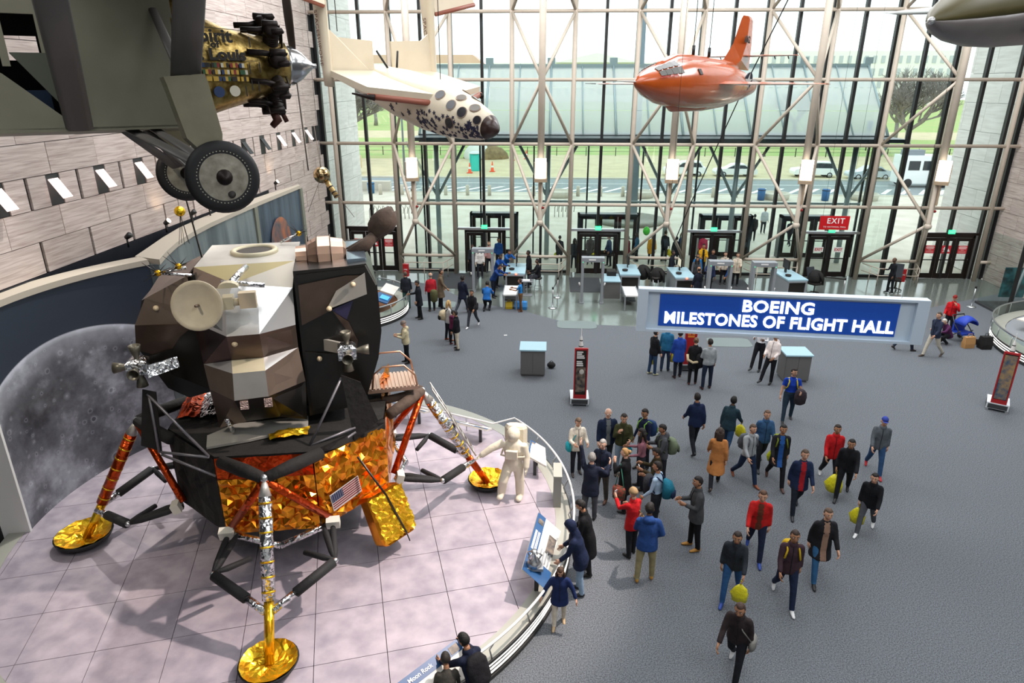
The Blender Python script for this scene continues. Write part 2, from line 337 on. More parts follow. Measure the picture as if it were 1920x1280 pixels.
# curved mural wall behind the lander
CX,CY,PZ=-9.78,-22.73,.44
def arc(r,a0,a1,n): return [(CX+r*math.cos(math.radians(a0+(a1-a0)*k/n)),CY+r*math.sin(math.radians(a0+(a1-a0)*k/n))) for k in range(n+1)]
def ribbon(pts,z0,z1,uv0=0):
    m=M(); n=len(pts); vs=[(x,y,z) for z in (z0,z1) for x,y in pts]
    m.add(vs,[(k,k+1,n+k+1,n+k) for k in range(n-1)],0,True); return m
def mural_mat():
    m=bpy.data.materials.new('printed moon mural'); m.use_nodes=True; nt=m.node_tree; N=nt.nodes; L=nt.links; b=N['Principled BSDF']; b.inputs['Roughness'].default_value=.32
    uv=N.new('ShaderNodeUVMap'); uv.uv_map='UVMap'
    def math_(op,a,bb=None,c=None):
        n=N.new('ShaderNodeMath'); n.operation=op
        for i,x in enumerate((a,bb,c)):
            if x is None: continue
            if isinstance(x,(int,float)): n.inputs[i].default_value=x
            else: L.new(x,n.inputs[i])
        return n.outputs[0]
    def ramp(x,els):
        r=N.new('ShaderNodeValToRGB'); e=r.color_ramp.elements
        while len(e)<len(els): e.new(.5)
        for q,(p,c) in enumerate(els): e[q].position=p; e[q].color=(c,c,c,1) if not isinstance(c,tuple) else c
        L.new(x,r.inputs[0]); return r.outputs[0]
    sub=N.new('ShaderNodeVectorMath'); sub.operation='SUBTRACT'; sub.inputs[1].default_value=(MOON[0],MOON[1],0); L.new(uv.outputs[0],sub.inputs[0])
    ln=N.new('ShaderNodeVectorMath'); ln.operation='LENGTH'; L.new(sub.outputs[0],ln.inputs[0]); d=math_('DIVIDE',ln.outputs['Value'],MOON[2])
    disc=ramp(d,[(0,1),(.994,1),(1,0)])
    n1=N.new('ShaderNodeTexNoise'); n1.inputs['Scale'].default_value=.55; n1.inputs['Detail'].default_value=8; n1.inputs['Roughness'].default_value=.62; L.new(uv.outputs[0],n1.inputs['Vector'])
    base=ramp(n1.outputs['Fac'],[(.36,.015),(.5,.15),(.63,.5)])
    tot=base
    for sc,amp,seed in ((.75,.62,0),(1.9,.5,5),(5,.4,9)):
        nz=N.new('ShaderNodeTexNoise'); nz.inputs['Scale'].default_value=sc*2; L.new(uv.outputs[0],nz.inputs['Vector'])
        mp=N.new('ShaderNodeMapping'); mp.inputs['Location'].default_value=(seed,seed*.7,0); L.new(uv.outputs[0],mp.inputs[0])
        mixv=N.new('ShaderNodeMixRGB'); mixv.inputs[0].default_value=.04; L.new(mp.outputs[0],mixv.inputs[1]); L.new(nz.outputs['Color'],mixv.inputs[2])
        v=N.new('ShaderNodeTexVoronoi'); v.inputs['Scale'].default_value=sc; v.inputs['Randomness'].default_value=1; L.new(mixv.outputs[0],v.inputs['Vector'])
        wn=N.new('ShaderNodeSeparateColor'); L.new(v.outputs['Color'],wn.inputs[0])
        rad=math_('MULTIPLY_ADD',wn.outputs[0],.2,.06)
        q=math_('DIVIDE',v.outputs['Distance'],rad)
        prof=ramp(math_('MULTIPLY',q,.4),[(0,.66),(.2,.42),(.3,.5),(.4,1),(.48,.68),(.75,.5)])
        on=math_('GREATER_THAN',wn.outputs[1],.35)
        dl=math_('MULTIPLY',math_('SUBTRACT',prof,.5),math_('MULTIPLY',on,amp))
        tot=math_('ADD',tot,dl)
    limb=ramp(d,[(0,0),(.86,0),(.97,.35),(1,.9)])
    side=N.new('ShaderNodeSeparateXYZ'); L.new(sub.outputs[0],side.inputs[0])
    tot=math_('ADD',tot,math_('MULTIPLY',limb,ramp(math_('MULTIPLY_ADD',side.outputs[1],.14,.3),[(.3,0),(.8,.9)])))
    cr=N.new('ShaderNodeValToRGB'); cr.color_ramp.elements[0].color=lin('#10141c'); cr.color_ramp.elements[1].color=lin('#d6d8e2'); cr.color_ramp.elements[1].position=1
    L.new(tot,cr.inputs[0])
    mx=N.new('ShaderNodeMixRGB'); mx.inputs[1].default_value=lin('#2b333f'); L.new(disc,mx.inputs[0]); L.new(cr.outputs[0],mx.inputs[2])
    L.new(mx.outputs[0],b.inputs['Base Color']); return m
A0,A1=190,143
R0=5.85
MOON=(-.64,-.61,4.86)
pts=arc(R0,A0,A1,40)
mu=ribbon(pts,PZ+.0,5.36).build('wall_1',None,kind='structure')
mu.data.materials.clear()
uvl=mu.data.uv_layers.new(name='UVMap')
for li,lp in enumerate(mu.data.loops):
    v=mu.data.vertices[lp.vertex_index].co; a=math.atan2(v.y-CY,v.x-CX)%(2*pi); uvl.data[li].uv=((math.radians(180)-a)*R0-2.0,v.z)
mu.data.materials.append(mural_mat())
m_cream=mat('cream coping','#b5ab9b',.6)
m_grey=mat('grey frosted panel','#7d8686',.35,noise=.35,nscale=1.2,col2='#525b5f',stretch=(1.5,1.5,.25),detail=4)
m_blue=mat('blue grey print panel','#4a5868',.3,noise=.3,nscale=1.5,col2='#2c3744',stretch=(2,2,.2))
m_post=mat('olive grey post','#77796b',.5)
def wallstrip(inner,outer,z0,z1,name,mt,par=None,kind='structure'):
    n=len(inner); m=M(); vs=[(x,y,z0) for x,y in inner]+[(x,y,z0) for x,y in outer]+[(x,y,z1) for x,y in inner]+[(x,y,z1) for x,y in outer]
    fs=[]
    for k in range(n-1): fs+=[(k,k+1,2*n+k+1,2*n+k),(n+k,3*n+k,3*n+k+1,n+k+1),(2*n+k,2*n+k+1,3*n+k+1,3*n+k),(k,n+k,n+k+1,k+1)]
    fs+=[(0,2*n,3*n,n),(n-1,2*n-1,4*n-1,3*n-1)]
    return m.add(vs,fs).build(name,mt,par,kind=kind)
w2i=[(-14.15,-19.2),(-14.45,-18.3),(-14.75,-17.2),(-15.0,-15.8),(-15.13,-14.4),(-15.2,-12.6),(-15.24,-10.6),(-15.24,-8.5),(-15.22,-5.7)]
w2o=[(-14.98,-18.9),(-15.2,-17.9),(-15.5,-16.6),(-15.75,-15.2),(-15.85,-13.8),(-15.87,-12),(-15.82,-10.2),(-15.7,-8.2),(-15.4,-5.5)]
w1i,w1o=arc(R0-.04,A0,A1,30),arc(R0+.5,A0,A1,30)
wallstrip(w1i,w1o,5.36,5.5,'trim_7',m_cream); wallstrip(w2i,w2o,5.36,5.5,'trim_8',m_cream)
wallstrip([(x-.04,y) for x,y in w2i[:7]],[(x-.3,y) for x,y in w2i[:7]],.0,5.36,'wall_2',m_grey)
mar=wallstrip([(x-.04,y) for x,y in w2i[6:]],[(x-.2,y) for x,y in w2i[6:]],.0,5.36,'wall_3',m_blue)
for x,y in (w2i[6],w2i[8]): M().bx(x-.22,x+.03,y-.14,y+.14,0,5.36).build('post',m_post,mar)
M().prism([(1.05*math.cos(2*pi*k/40),1.05*math.sin(2*pi*k/40)) for k in range(40)],0,.012,T=frame((-15.22,-8.55,3.55),(0,1,0),(0,0,1))).build('planet_print',mat('printed orange planet','#b5673f',.25,noise=.5,nscale=1.1,col2='#4a4f58',detail=6,warp=1),mar)
wallstrip(arc(R0-.03,190.6,189.9,2),arc(R0+.6,190.6,189.9,2),0,5.36,'trim_9',m_white)
# small spotlights on top of the mural wall
for (y,z,on,lb) in ((-17.9,5.62,0,'black spotlight with its lamp off, lowest along the dark wall edge'),(-15.9,5.65,1,'lit spotlight beside the stone wall, second up the dark wall edge'),(-14.3,5.65,0,'black spotlight turned away, third up the dark wall edge'),(-13.1,5.68,1,'lit spotlight highest up the dark wall edge'),(-7.2,5.62,1,'small spotlight on the far end of the coping, near the window')):
    t=thing('spotlight',lb,'lamp',(-15.75,y,5.5),0,'spotlights along the mural wall')
    M().tube([(0,0,0),(0,0,.26)],.025,6).build('stem',m_black,t)
    M().tube([(-.02,0,.26),(.12,0,.36)],[.06,.085],10).build('lamp_head',m_black,t)
    if on:
        M().tube([(.115,0,.357),(.13,0,.367)],.075,10).build('lens',mat('warm lamp lens',(1,.78,.5,1),.4,emit=14),t)
        spot('spotlight_beam',(-15.75+.2,y,6.0),(-16.0,y+.3,6.9),16,100,(1,.72,.42),.05,1)
# ------------------------------------------------ outside: vestibule, plaza, street, lawn, trees, buildings
m_plaza=mat('pale granite paving','#cfc8ba',.7,noise=.1,nscale=.6,col2='#bdb5a6',detail=6)
m_street=mat('asphalt','#8a9294',.9,noise=.1,nscale=2)
m_sand=mat('sandy gravel path','#c9bd9a',.95,noise=.15,nscale=.5)
m_lawn=mat('winter lawn','#8fae62',.95,noise=.3,nscale=.25,col2='#a7ab72',detail=6)
m_line=mat('road paint','#e9e9e4',.7)
m_vst=mat('vestibule steel','#a3b3b8',.4,metal=.3)
m_vdark=mat('dark vestibule frame','#1d262c',.35,metal=.2)
m_frost=glass('frosted roof glass','#ffffff')
m_frostp=mat('frosted translucent roof','#f2f6f7',.35); 
b=m_frostp.node_tree.nodes['Principled BSDF']; b.inputs['Transmission Weight'].default_value=.0
nt=m_frostp.node_tree; tr=nt.nodes.new('ShaderNodeBsdfTranslucent'); tr.inputs[0].default_value=lin('#f4f8fa'); mx=nt.nodes.new('ShaderNodeMixShader'); mx.inputs[0].default_value=.6
nt.links.new(b.outputs[0],mx.inputs[1]); nt.links.new(tr.outputs[0],mx.inputs[2]); tp_=nt.nodes.new('ShaderNodeBsdfTransparent'); tp_.inputs[0].default_value=(.97,.985,1,1); m2=nt.nodes.new('ShaderNodeMixShader'); m2.inputs[0].default_value=.42; nt.links.new(mx.outputs[0],m2.inputs[1]); nt.links.new(tp_.outputs[0],m2.inputs[2]); nt.links.new(m2.outputs[0],nt.nodes['Material Output'].inputs[0])
def slabz(name,x0,x1,y0,y1,z0,z1,mt): return M().bx(x0,x1,y0,y1,z0,z1).build(name,mt,kind='structure')
slabz('plaza_ground',-70,90,.6,29.5,-.5,-.02,m_plaza)
slabz('street',-160,180,29.5,40.5,-.5,-.12,m_street)
slabz('sandy_ground',-160,180,40.5,66,-.5,-.02,m_sand)
slabz('lawn_ground',-220,260,66,97,-.5,-.01,m_lawn)
slabz('gravel_path_ground',-220,260,97,118,-.5,-.015,m_sand)
slabz('far_lawn_ground',-300,340,118,420,-.5,-.01,m_lawn)
slabz('kerb',-160,180,40.3,40.7,-.3,.02,m_plaza); slabz('kerb',-160,180,29.2,29.6,-.3,.02,m_plaza)
st=thing('road_marking',None,None,kind='structure')
for k in range(46):
    x=-34+1.75*k; M().slab([(x,31,-.114),(x+.5,31,-.114),(x+2.6,34.2,-.114),(x+2.1,34.2,-.114)],.004).build('stripe',m_line,st)
M().bx(-60,70,36.6,36.75,-.12,-.113).build('stripe',m_line,st)
slabz('patch_of_lawn',-60,-10,60,66,-.3,.0,m_lawn)
# stone piers of the building, either side of the glass
m_ext=mat('pale limestone','#f0ece8',.7,noise=.12,nscale=2,col2='#dfdad5',stretch=(1,.4,4),rnd=.04,detail=6)
for sgn,x0,yl,nmx in ((-1,-16.05,7.2,'wall_4'),(1,18.95,5.6,'wall_5')):
    par=M().bx(min(x0,x0+sgn*1.4)+(.06 if sgn>0 else 0),max(x0,x0+sgn*1.4)-(.06 if sgn<0 else 0),.62,yl-.06,-.1,16).build(nmx,m_dark,kind='structure')
    for k in range(11):
        for n in range(4):
            a=.62+1.9*n-(.95 if k%2 else 0); bb=min(a+1.9,yl); a=max(a,.62)
            if bb-a<.1: continue
            g=.008; panel(par,min(x0,x0-sgn*.06),max(x0,x0-sgn*.06),a+g,bb-g,1.46*k+g,1.46*k+1.46-g,m_ext)
# glazed entrance vestibule
ves=thing('window_2',None,None,kind='structure')
VX0,VX1,VY=-11.4,13.9,5.0
M().bx(VX0,VX1,2.7,VY+.3,6.62,7.12).build('fascia',m_vdark,ves)
M().bx(VX0,VX1,.8,2.7,6.9,7.08).build('soffit',m_vdark,ves)
for k in range(7):
    x0=VX0+(VX1-VX0)*k/7; x1=VX0+(VX1-VX0)*(k+1)/7
    for q in range(3):
        f0,f1=q/3,(q+1)/3; yy=lambda f:3.1+3.9*f; zz=lambda f:7.14+3.55*f
        M().slab([(x0+.03,yy(f0),zz(f0)+.02),(x1-.03,yy(f0),zz(f0)+.02),(x1-.03,yy(f1),zz(f1)-.02),(x0+.03,yy(f1),zz(f1)-.02)],.03).build('roof_pane',m_frostp,ves)
for k in range(15):
    x=VX0+(VX1-VX0)*k/14
    M().tube([(x,3.0,7.1),(x,7.05,10.78)],.07 if k%2==0 else .045,6).build('rafter',m_vst,ves)
    if k%2==0: M().bx(x-.22,x+.22,6.95,7.2,10.78,11.12).build('cap',m_vst,ves)
M().bx(VX0-.1,VX1+.1,6.9,7.1,10.5,10.78).build('ridge_beam',m_vst,ves)
nv=8
for k in range(nv+1):
    x=VX0+(VX1-VX0)*k/nv
    M().bx(x-.045,x+.045,VY-.08,VY+.08,0,6.65).build('mullion',m_vdark,ves)
    if k<nv:
        x1=VX0+(VX1-VX0)*(k+1)/nv; M().bx(x+.05,x1-.05,VY-.01,VY+.01,.05,3.1).build('pane',m_glass,ves); M().bx(x+.05,x1-.05,VY-.01,VY+.01,3.25,6.6).build('pane',m_glass,ves)
M().tube([(VX0,VY-.15,3.18),(VX1,VY-.15,3.18)],.07,8).build('transom',m_vst,ves)
for x in (VX0,VX1):
    for q in range(3): M().bx(x-.01,x+.01,.65+1.45*q,.65+1.45*(q+1)-.06,.05,6.6).build('pane',m_glass,ves)
    for q in (0,2,3): M().bx(x-.05,x+.05,.62+1.45*q-.03,.62+1.45*q+.03,0,6.9).build('mullion',m_vdark,ves)
for x in (-10.6,-4.25,2.6,6.3,12.6):
    M().tube([(x,3.6,0),(x,3.6,6.7)],.14,12).build('column',m_vst,ves)
    for s in (-1,1): M().tube([(x,3.6,3.6),(x+s*1.7,3.6,6.65)],.08,8).build('strut',m_vst,ves)
for i,(x0,x1) in enumerate(((-8.75,-6.1),(-2.3,1.1),(4.9,7.7),(9.6,12.3))):
    d=thing('door_%d'%(i+7),None,None,kind='structure')
    M().bx(x0-.12,x0,4.5,VY+.1,0,2.5).bx(x1,x1+.12,4.5,VY+.1,0,2.5).bx(x0-.12,x1+.12,4.5,VY+.1,2.35,2.5).build('door_frame',m_vdark,d)
    n=3; w=(x1-x0)/n
    for q in range(n): door_leaf(d,x0+w*q+.01,x0+w*(q+1)-.01,y=4.7,z1=2.33,w=.2)
# spire on the plaza with its round base
t=thing('spire','tall tapering three-sided metal spire standing on a round stone base outside the doors','sculpture',(1.95,15.6,0))
M().lathe([(2.6,-.02),(2.6,.22),(2.2,.3),(1.9,.12),(0,.12)],28).build('base',mat('grey granite base','#8b877b',.6,noise=.2,nscale=3),t)
sp=M(); 
rr=[[Vector((r*math.cos(a),r*math.sin(a),z)) for a in (-2.2,-.94,1.57)] for z,r in ((.1,.78),(12,.46),(32,.02))]
sp.loft(rr,sm=False).build('shaft',mat('weathered metal spire','#8c9aa6',.35,metal=.6),t)
# street furniture
m_conc=mat('pale concrete','#c4bdb0',.8)
pl=[(-3.2,27.2,'between the spire and the lander side'),(4.2,27.4,'just right of the spire'),(16.2,27.0,'in front of the parked cars'),(24,27,'nearest the white bus')]
for x,y,w in pl:
    t=thing('concrete_planter','low round concrete planter at the kerb, %s'%w,'planter',(x,y,0),0,'planters along the kerb')
    M().lathe([(1.15,0),(1.25,.5),(1.2,.55),(1.05,.55),(1.0,.4),(0,.4)],20).build('planter_body',m_conc,t)
bp=M().lathe([(.17,0),(.17,.85),(.15,.92),(0,.94)],10).mesh('bollard',m_conc)
BO='first second third fourth fifth sixth seventh eighth ninth tenth eleventh twelfth thirteenth fourteenth fifteenth sixteenth seventeenth eighteenth nineteenth twentieth'.split(); bk=0
for k in range(22):
    x=-22+2.05*k
    if any(abs(x-p[0])<1.5 for p in pl): continue
    bk+=1; ob('bollard',bp,None,(x,27.6,0),label='waist-high grey concrete bollard at the street kerb, %s from the left end'%BO[bk-1],cat='bollard',group='bollards along the kerb')
def car(x,y,rz,col,label,L=4.5,H=1.5,suv=0):
    t=thing('car',label,'car',(x,y,-.1),rz); Wd=1.8; mt=mat('car paint '+col,col,.25,coat=.6)
    prof=[(-L/2,.35),(-L/2,.8),(-L/2+.15,.95),(L*.22,.98) ,(L/2-.1,.82),(L/2,.6),(L/2,.35)] if not suv else [(-L/2,.4),(-L/2,1.0),(-L/2+.1,1.08),(L*.2,1.1),(L/2-.1,.95),(L/2,.7),(L/2,.4)]
    T=Matrix.Rotation(pi/2,4,'X')
    M().prism(prof,-Wd/2,Wd/2,T=T).build('body',mt,t)
    zb=1.0 if suv else .9
    cab=[(-L*.44,zb),(-L*.36,H-.04),(-L*.05,H),(L*.08,H-.05),(L*.24,zb)] if suv else [(-L*.36,zb),(-L*.2,H-.03),(L*.0,H),(L*.08,H-.05),(L*.26,zb)]
    M().prism(cab,-Wd/2+.12,Wd/2-.12,T=T).build('cabin',mt,t)
    g=M(); cc=[(p[0]*.92,p[1]+(.06 if p[1]<H-.2 else -.12)) for p in cab]; g.prism(cc,-Wd/2+.11,-Wd/2+.12,T=T).prism(cc,Wd/2-.12,Wd/2-.11,T=T); g.build('window',mat('car glass','#2b3238',.1),t)
    wm=M().lathe([(.1,-.11),(.3,-.11),(.34,-.06),(.34,.06),(.3,.11),(.1,.11)],14).mesh('wheel',mat('tyre','#1c1c1e',.8))
    hm=M().lathe([(.02,-.12),(.2,-.12),(.2,.12),(.02,.12)],10).mesh('hub',mat('wheel alloy','#b5b7b9',.35,metal=.6))
    for sx in (-.31,.31):
        for sy in (-1,1):
            w=ob('wheel',wm,t,(sx*L,sy*(Wd/2-.1),.34)); w.rotation_euler=(pi/2,0,0); ob('hub',hm,w)
car(10.2,42.2,0,'#dfe3e4','white estate car parked across the street, left of the white saloon','',1) if 0 else None
car(11.0,43.2,pi,'#e8eaeb','white boxy car parked across the street beside the spire',4.6,1.7,1)
car(16.6,43.2,pi,'#dcdfe0','white low saloon car parked across the street, middle of the row',4.6,1.45)
car(25.2,43.0,pi,'#eceeee','white tall estate car parked across the street, behind the red exit sign bay',4.7,1.75,1)
car(30.6,41.6,pi,'#c4ccd4','silver saloon car parked behind the white bus',4.6,1.45)
t=thing('bus','white minibus with dark windows by the kerb, near the right stone pier','bus',(33.2,36.5,-.1))
T=Matrix.Rotation(pi/2,4,'X')
M().prism([(-2.2,.4),(-2.2,3.1),(2.6,3.1),(3.2,2.6),(3.4,1.4),(3.4,.4)],-1.05,1.05,T=T).build('body',mat('bus white','#eef0f0',.35),t)
for x in (-1.6,-.2,1.2): M().bx(x,x+1.1,-1.07,-1.04,1.7,2.6).build('window',mat('car glass','',.1),t)
M().bx(-1.9,0,-.5,.5,3.1,3.6).build('roof_unit',mat('grey plastic','#7d858c',.6),t)
for x in (-1.4,2.2):
    for y in (-.95,.95): M().lathe([(.1,-.12),(.42,-.12),(.45,0),(.42,.12),(.1,.12)],14,T=Matrix.Translation((x,y,.45))@Matrix.Rotation(pi/2,4,'X')).build('wheel',mat('tyre','',.8),t)
# portable toilet, cones, trailer
t=thing('portable_toilet','turquoise portable toilet cabin on the sandy ground outside','toilet cabin',(-13.0,46.5,-.1))
M().bx(-.6,.6,-.6,.6,.08,2.05).build('cabin',mat('turquoise plastic','#2fb5ac',.5),t); M().bx(-.4,.4,-.62,-.6,.15,1.9).build('door',mat('turquoise door plastic','#3fc8bc',.5),t)
M().lathe([(.86,2.05),(.8,2.15),(.4,2.3),(0,2.33)],8,T=Matrix.Rotation(pi/8*2+pi/8-pi/4,4,'Z')).build('roof',mat('pale plastic roof','#c9d4d2',.6),t)
cone=M().lathe([(.15,.03),(.13,.06),(.03,.72),(0,.73)],10).bx(-.2,.2,-.2,.2,0,.04).mesh('cone_body',mat('orange plastic','#e8562a',.5)); band=M().lathe([(.098,.3),(.075,.44)],10,cap=False).mesh('band',m_white)
for x,y,l in ((-13.4,44,'left of the turquoise toilet cabin'),(-10.9,45.5,'right of the turquoise toilet cabin'),(-26.8,38.5,'beside the trailer under the tarpaulin'),(-9.2,58,'near the pale rubble heap, left one'),(-7.4,60,'near the pale rubble heap, right one')):
    t=thing('traffic_cone','orange traffic cone outside, %s'%l,'cone',(x,y,-.12 if y<40.5 else 0)); t.scale=(1.6,1.6,1.6); ob('cone_body',cone,t); ob('band',band,t)
t=thing('rubble_heap','heap of earth under a pale sheet behind the turquoise toilet cabin','heap',(-13,60.5,0))
hp=M(); hp.ball((0,0,0),(3.2,2,1.9),16,8).build('mound',mat('earth','#8d7a58',.9,noise=.4,nscale=2),t)
M().ball((-.9,-.3,.3),(2.2,1.7,1.8),14,8).build('sheet',mat('pale sheet','#d6d9d4',.7),t)
t=thing('trailer','flat trailer loaded with a grey tarpaulin bundle outside the left bays','trailer',(-30.5,43.5,0))
M().bx(-3.6,3.6,-.9,.9,.45,.65).build('bed',mat('grey plastic','',.6),t)
tp=M(); tp.loft([[(-3.4+6.4*k/8,-.9,.65),(-3.4+6.4*k/8,.9,.65),(-3.4+6.4*k/8,.6,.7+1.1*math.sin(pi*(k+1)/10)**.6+.12*(k%2)),(-3.4+6.4*k/8,-.6,.7+1.0*math.sin(pi*(k+1)/10)**.6)] for k in range(9)],sm=False).build('tarpaulin',mat('blue grey tarpaulin','#66757e',.7),t)
M().bx(3.2,4.4,-.9,.9,.5,1.9).build('engine_box',mat('tan machine paint','#cdb68c',.6),t)
for x in (-2.5,2.6):
    for y in (-.95,.95): M().lathe([(.1,-.1),(.38,-.1),(.4,0),(.38,.1),(.1,.1)],12,T=Matrix.Translation((x,y,.4))@Matrix.Rotation(pi/2,4,'X')).build('wheel',mat('tyre','',.8),t)
# litter bins, posts, low wall and ramp, bike racks
for x,y,c,l in ((-22.7,28.3,'#3c556b','blue litter bin at the kerb, left one of the pair by the white slab'),(-21.0,28.3,'#2d6ea0','bright blue litter bin at the kerb, right one of the pair by the white slab'),(14.7,26.2,'#2c5f96','blue litter bin near the planter by the parked cars'),(20.3,26.2,'#2c5f96','blue litter bin left of the white bus')):
    t=thing('litter_bin',l,'bin',(x,y,0)); M().lathe([(.3,0),(.34,.9),(.3,1.0),(0,1.02)],12).build('bin_body',mat('bin '+c,c,.5),t); M().lathe([(.36,.86),(.36,.92)],12,cap=False).build('rim',m_black,t)
M().bx(-27,-19.5,29.7,30.4,-.1,.9).build('barrier_wall',m_conc,label='long low white concrete barrier by the street, at the left bays',cat='barrier')
for i,(x,y) in enumerate(((-17.2,15.2),(-14.9,15.6),(-3.1,17.0))):
    t=thing('bike_rack','black scrolled bike rack on the paving, %s'%['left one of the pair outside the left bays','right one of the pair outside the left bays','the lone one left of the spire'][i],'bike rack',(x,y,0))
    for k in range(5):
        a=k*.32; M().tube([(a-.6,0,0),(a-.6,0,.7),(a-.5,.05,1.05),(a-.35,.05,.8),(a-.4,0,.4)],.025,6).build('loop',m_black,t)
fe=thing('lawn_fence','thin black post fence along the near edge of the lawn','fence',(0,64.6,0))
fp=M().bx(-.05,.05,-.05,.05,0,1.2).mesh('fence_post',m_black)
for k in range(60): ob('fence_post',fp,fe,(-62+2.1*k,0,0))
for z in (.6,1.1): M().bx(-62,62,-.02,.02,z,z+.04).build('rail',m_black,fe)
for i,(x,l) in enumerate(((-20.5,'left of the turquoise toilet cabin'),(34.6,'beside the white bus'))):
    t=thing('street_lamp','tall thin grey street light, %s'%l,'street light',(x,41.5 if i==0 else 33.5,0)); M().tube([(0,0,0),(0,0,9.5),(.8,-.3,10)],[.14,.08,.06],8).build('pole',mat('galvanised pole','#8b9296',.5,metal=.3),t); M().ball((1.0,-.35,10),(.35,.15,.1),10,6).build('lamp_head',m_white,t)
t=thing('traffic_light','small traffic signal head on a dark pole outside the right bays','traffic light',(44.5,75,0)); M().tube([(0,0,0),(0,0,4)],.1,8).build('pole',m_black,t); M().bx(-.3,.3,-.25,.25,3.0,4.4).build('signal_head',mat('bin #2d6ea0','#2d6ea0',.5),t)
# bare winter trees
m_bark=mat('grey bark','#8f8a84',.9,noise=.25,nscale=3)
def tree(x,y,h,seed,label,dens=5,dep=4,z0=0,r0=None):
    rnd=random.Random(seed); t=thing('bare_tree',label,'tree',(x,y,z0))
    r0=r0 or h*.035; tk=M(); tk.tube([(0,0,0),(.1,0,h*.12),(-.05,.05,h*.3)],[r0*1.3,r0,r0*.85],8); tk.build('trunk',m_bark,t)
    br=M()
    def grow(p,d,l,r,k):
        mid=p+d*l*.5+Vector((rnd.uniform(-1,1),rnd.uniform(-1,1),rnd.uniform(-.3,.6)))*l*.09; e=mid+(d+Vector((rnd.uniform(-.3,.3),rnd.uniform(-.3,.3),rnd.uniform(-.05,.3)))).normalized()*l*.5
        br.tube([p,mid,e],[r,r*.8,r*.6],5 if k>1 else 3,cap=False)
        if k==0: return
        for q in range(dens if k>1 else dens+1):
            nd=(d*.75+Vector((rnd.uniform(-1,1),rnd.uniform(-1,1),rnd.uniform(-.25,.75)))*.85).normalized(); st=p.lerp(e,rnd.uniform(.45,1)) if q else e
            grow(st,nd,l*rnd.uniform(.55,.8),r*.55,k-1)
    for q in range(dens):
        a=2*pi*q/dens+rnd.uniform(-.4,.4); grow(Vector((-.05,.05,h*.28)),Vector((math.cos(a)*.8,math.sin(a)*.8,.75)).normalized(),h*.27,r0*.6,dep-1)
    o=br.build('branches',m_bark,t); o['kind']='stuff'
tree(-31.5,58,13,3,'big bare spreading tree on the lawn left of the entrance vestibule',5,5)
tree(-17.5,60,11,5,'bare tree trunk right beside the dark end of the vestibule',4,4)
tree(46,66,12.5,8,'big bare tree beyond the white bus, nearest the right stone pier',5,5)
tree(39,92,11,9,'smaller bare tree on the far lawn, left of the big right tree',5,4)
tree(58,95,11,12,'bare tree behind the right stone pier edge',5,4)
for i,x in enumerate((-70,-58,-47)): tree(x,120+8*i,12,20+i,'far bare tree beyond the path, %s of three seen past the left pier'%['leftmost','middle','rightmost'][i],4,4)
# far buildings with roofs, windows and a tower
m_far=mat('white stone building','#e9e6e3',.8); m_farr=mat('terracotta roof','#d9b3a0',.8); m_farg=mat('pale grey window','#b7bcc2',.5)
def building(name,x0,x1,y,h,label,roof=None,nw=10,fl=2,ped=0,d=18):
    t=thing(name,label,'building',((x0+x1)/2,y,0)); w=(x1-x0)/2
    M().bx(-w,w,0,d,0,h).build('wall',m_far,t)
    if roof: M().prism([(-w-1,0),(w+1,0),(w-4,4),(-w+4,4)],0,d,T=Matrix.Translation((0,d,h))@Matrix.Rotation(pi/2,4,'X')).build('roof',m_farr,t)
    if ped: 
        M().prism([(-ped,0),(ped,0),(0,ped*.22)],-2,3,T=Matrix.Translation((0,0,h))@Matrix.Rotation(pi/2,4,'X')).build('pediment',m_far,t)
        M().lathe([(ped*1.15,0),(ped*1.1,5),(ped*.9,8),(ped*.5,11),(0,12)],24,c=(0,d/2+ped,h)).build('dome',m_far,t)
    wm=M().bx(-.9,.9,-.25,.05,-1.6,1.6).mesh('window',m_farg)
    for f in range(fl):
        for k in range(nw): ob('window',wm,t,(-w+(k+.5)*2*w/nw,0,h*(f+.62)/(fl+.3)))
building('museum_building',-118,-40,330,19,'long pale building with terracotta roof, far beyond the lawn on the left',1,18)
building('museum_building',-38,78,360,20,'broad white stone building with central pediment and low dome, far across the lawn',None,26,2,22)
building('office_building',96,190,320,24,'long pale office building with rows of windows, far right beyond the trees',None,24,4)
building('office_building',80,110,380,19,'plain pale block peeping over the vestibule roof, right of the pediment building',None,8,3)
m_base=mat('dark base','#2a2a29',.6)
# ------------------------------------------------ platform with moon-grey tiles, ledge, light strips, rail
m_tile=mat('lilac grey moon tile','#b9adb5',.6,noise=.22,nscale=2.6,col2='#968c97',detail=6,ramp=(.3,.7))
RT,RO=5.93,6.27
plat=thing('exhibit_platform','round raised platform of lilac-grey tiles with grey ledge, under the lander','platform',(CX,CY,0))
M().lathe([(RO,0),(RO,.42),(RT,.42),(RT,.40),(0,.40)],96).build('platform_base',m_base,plat)
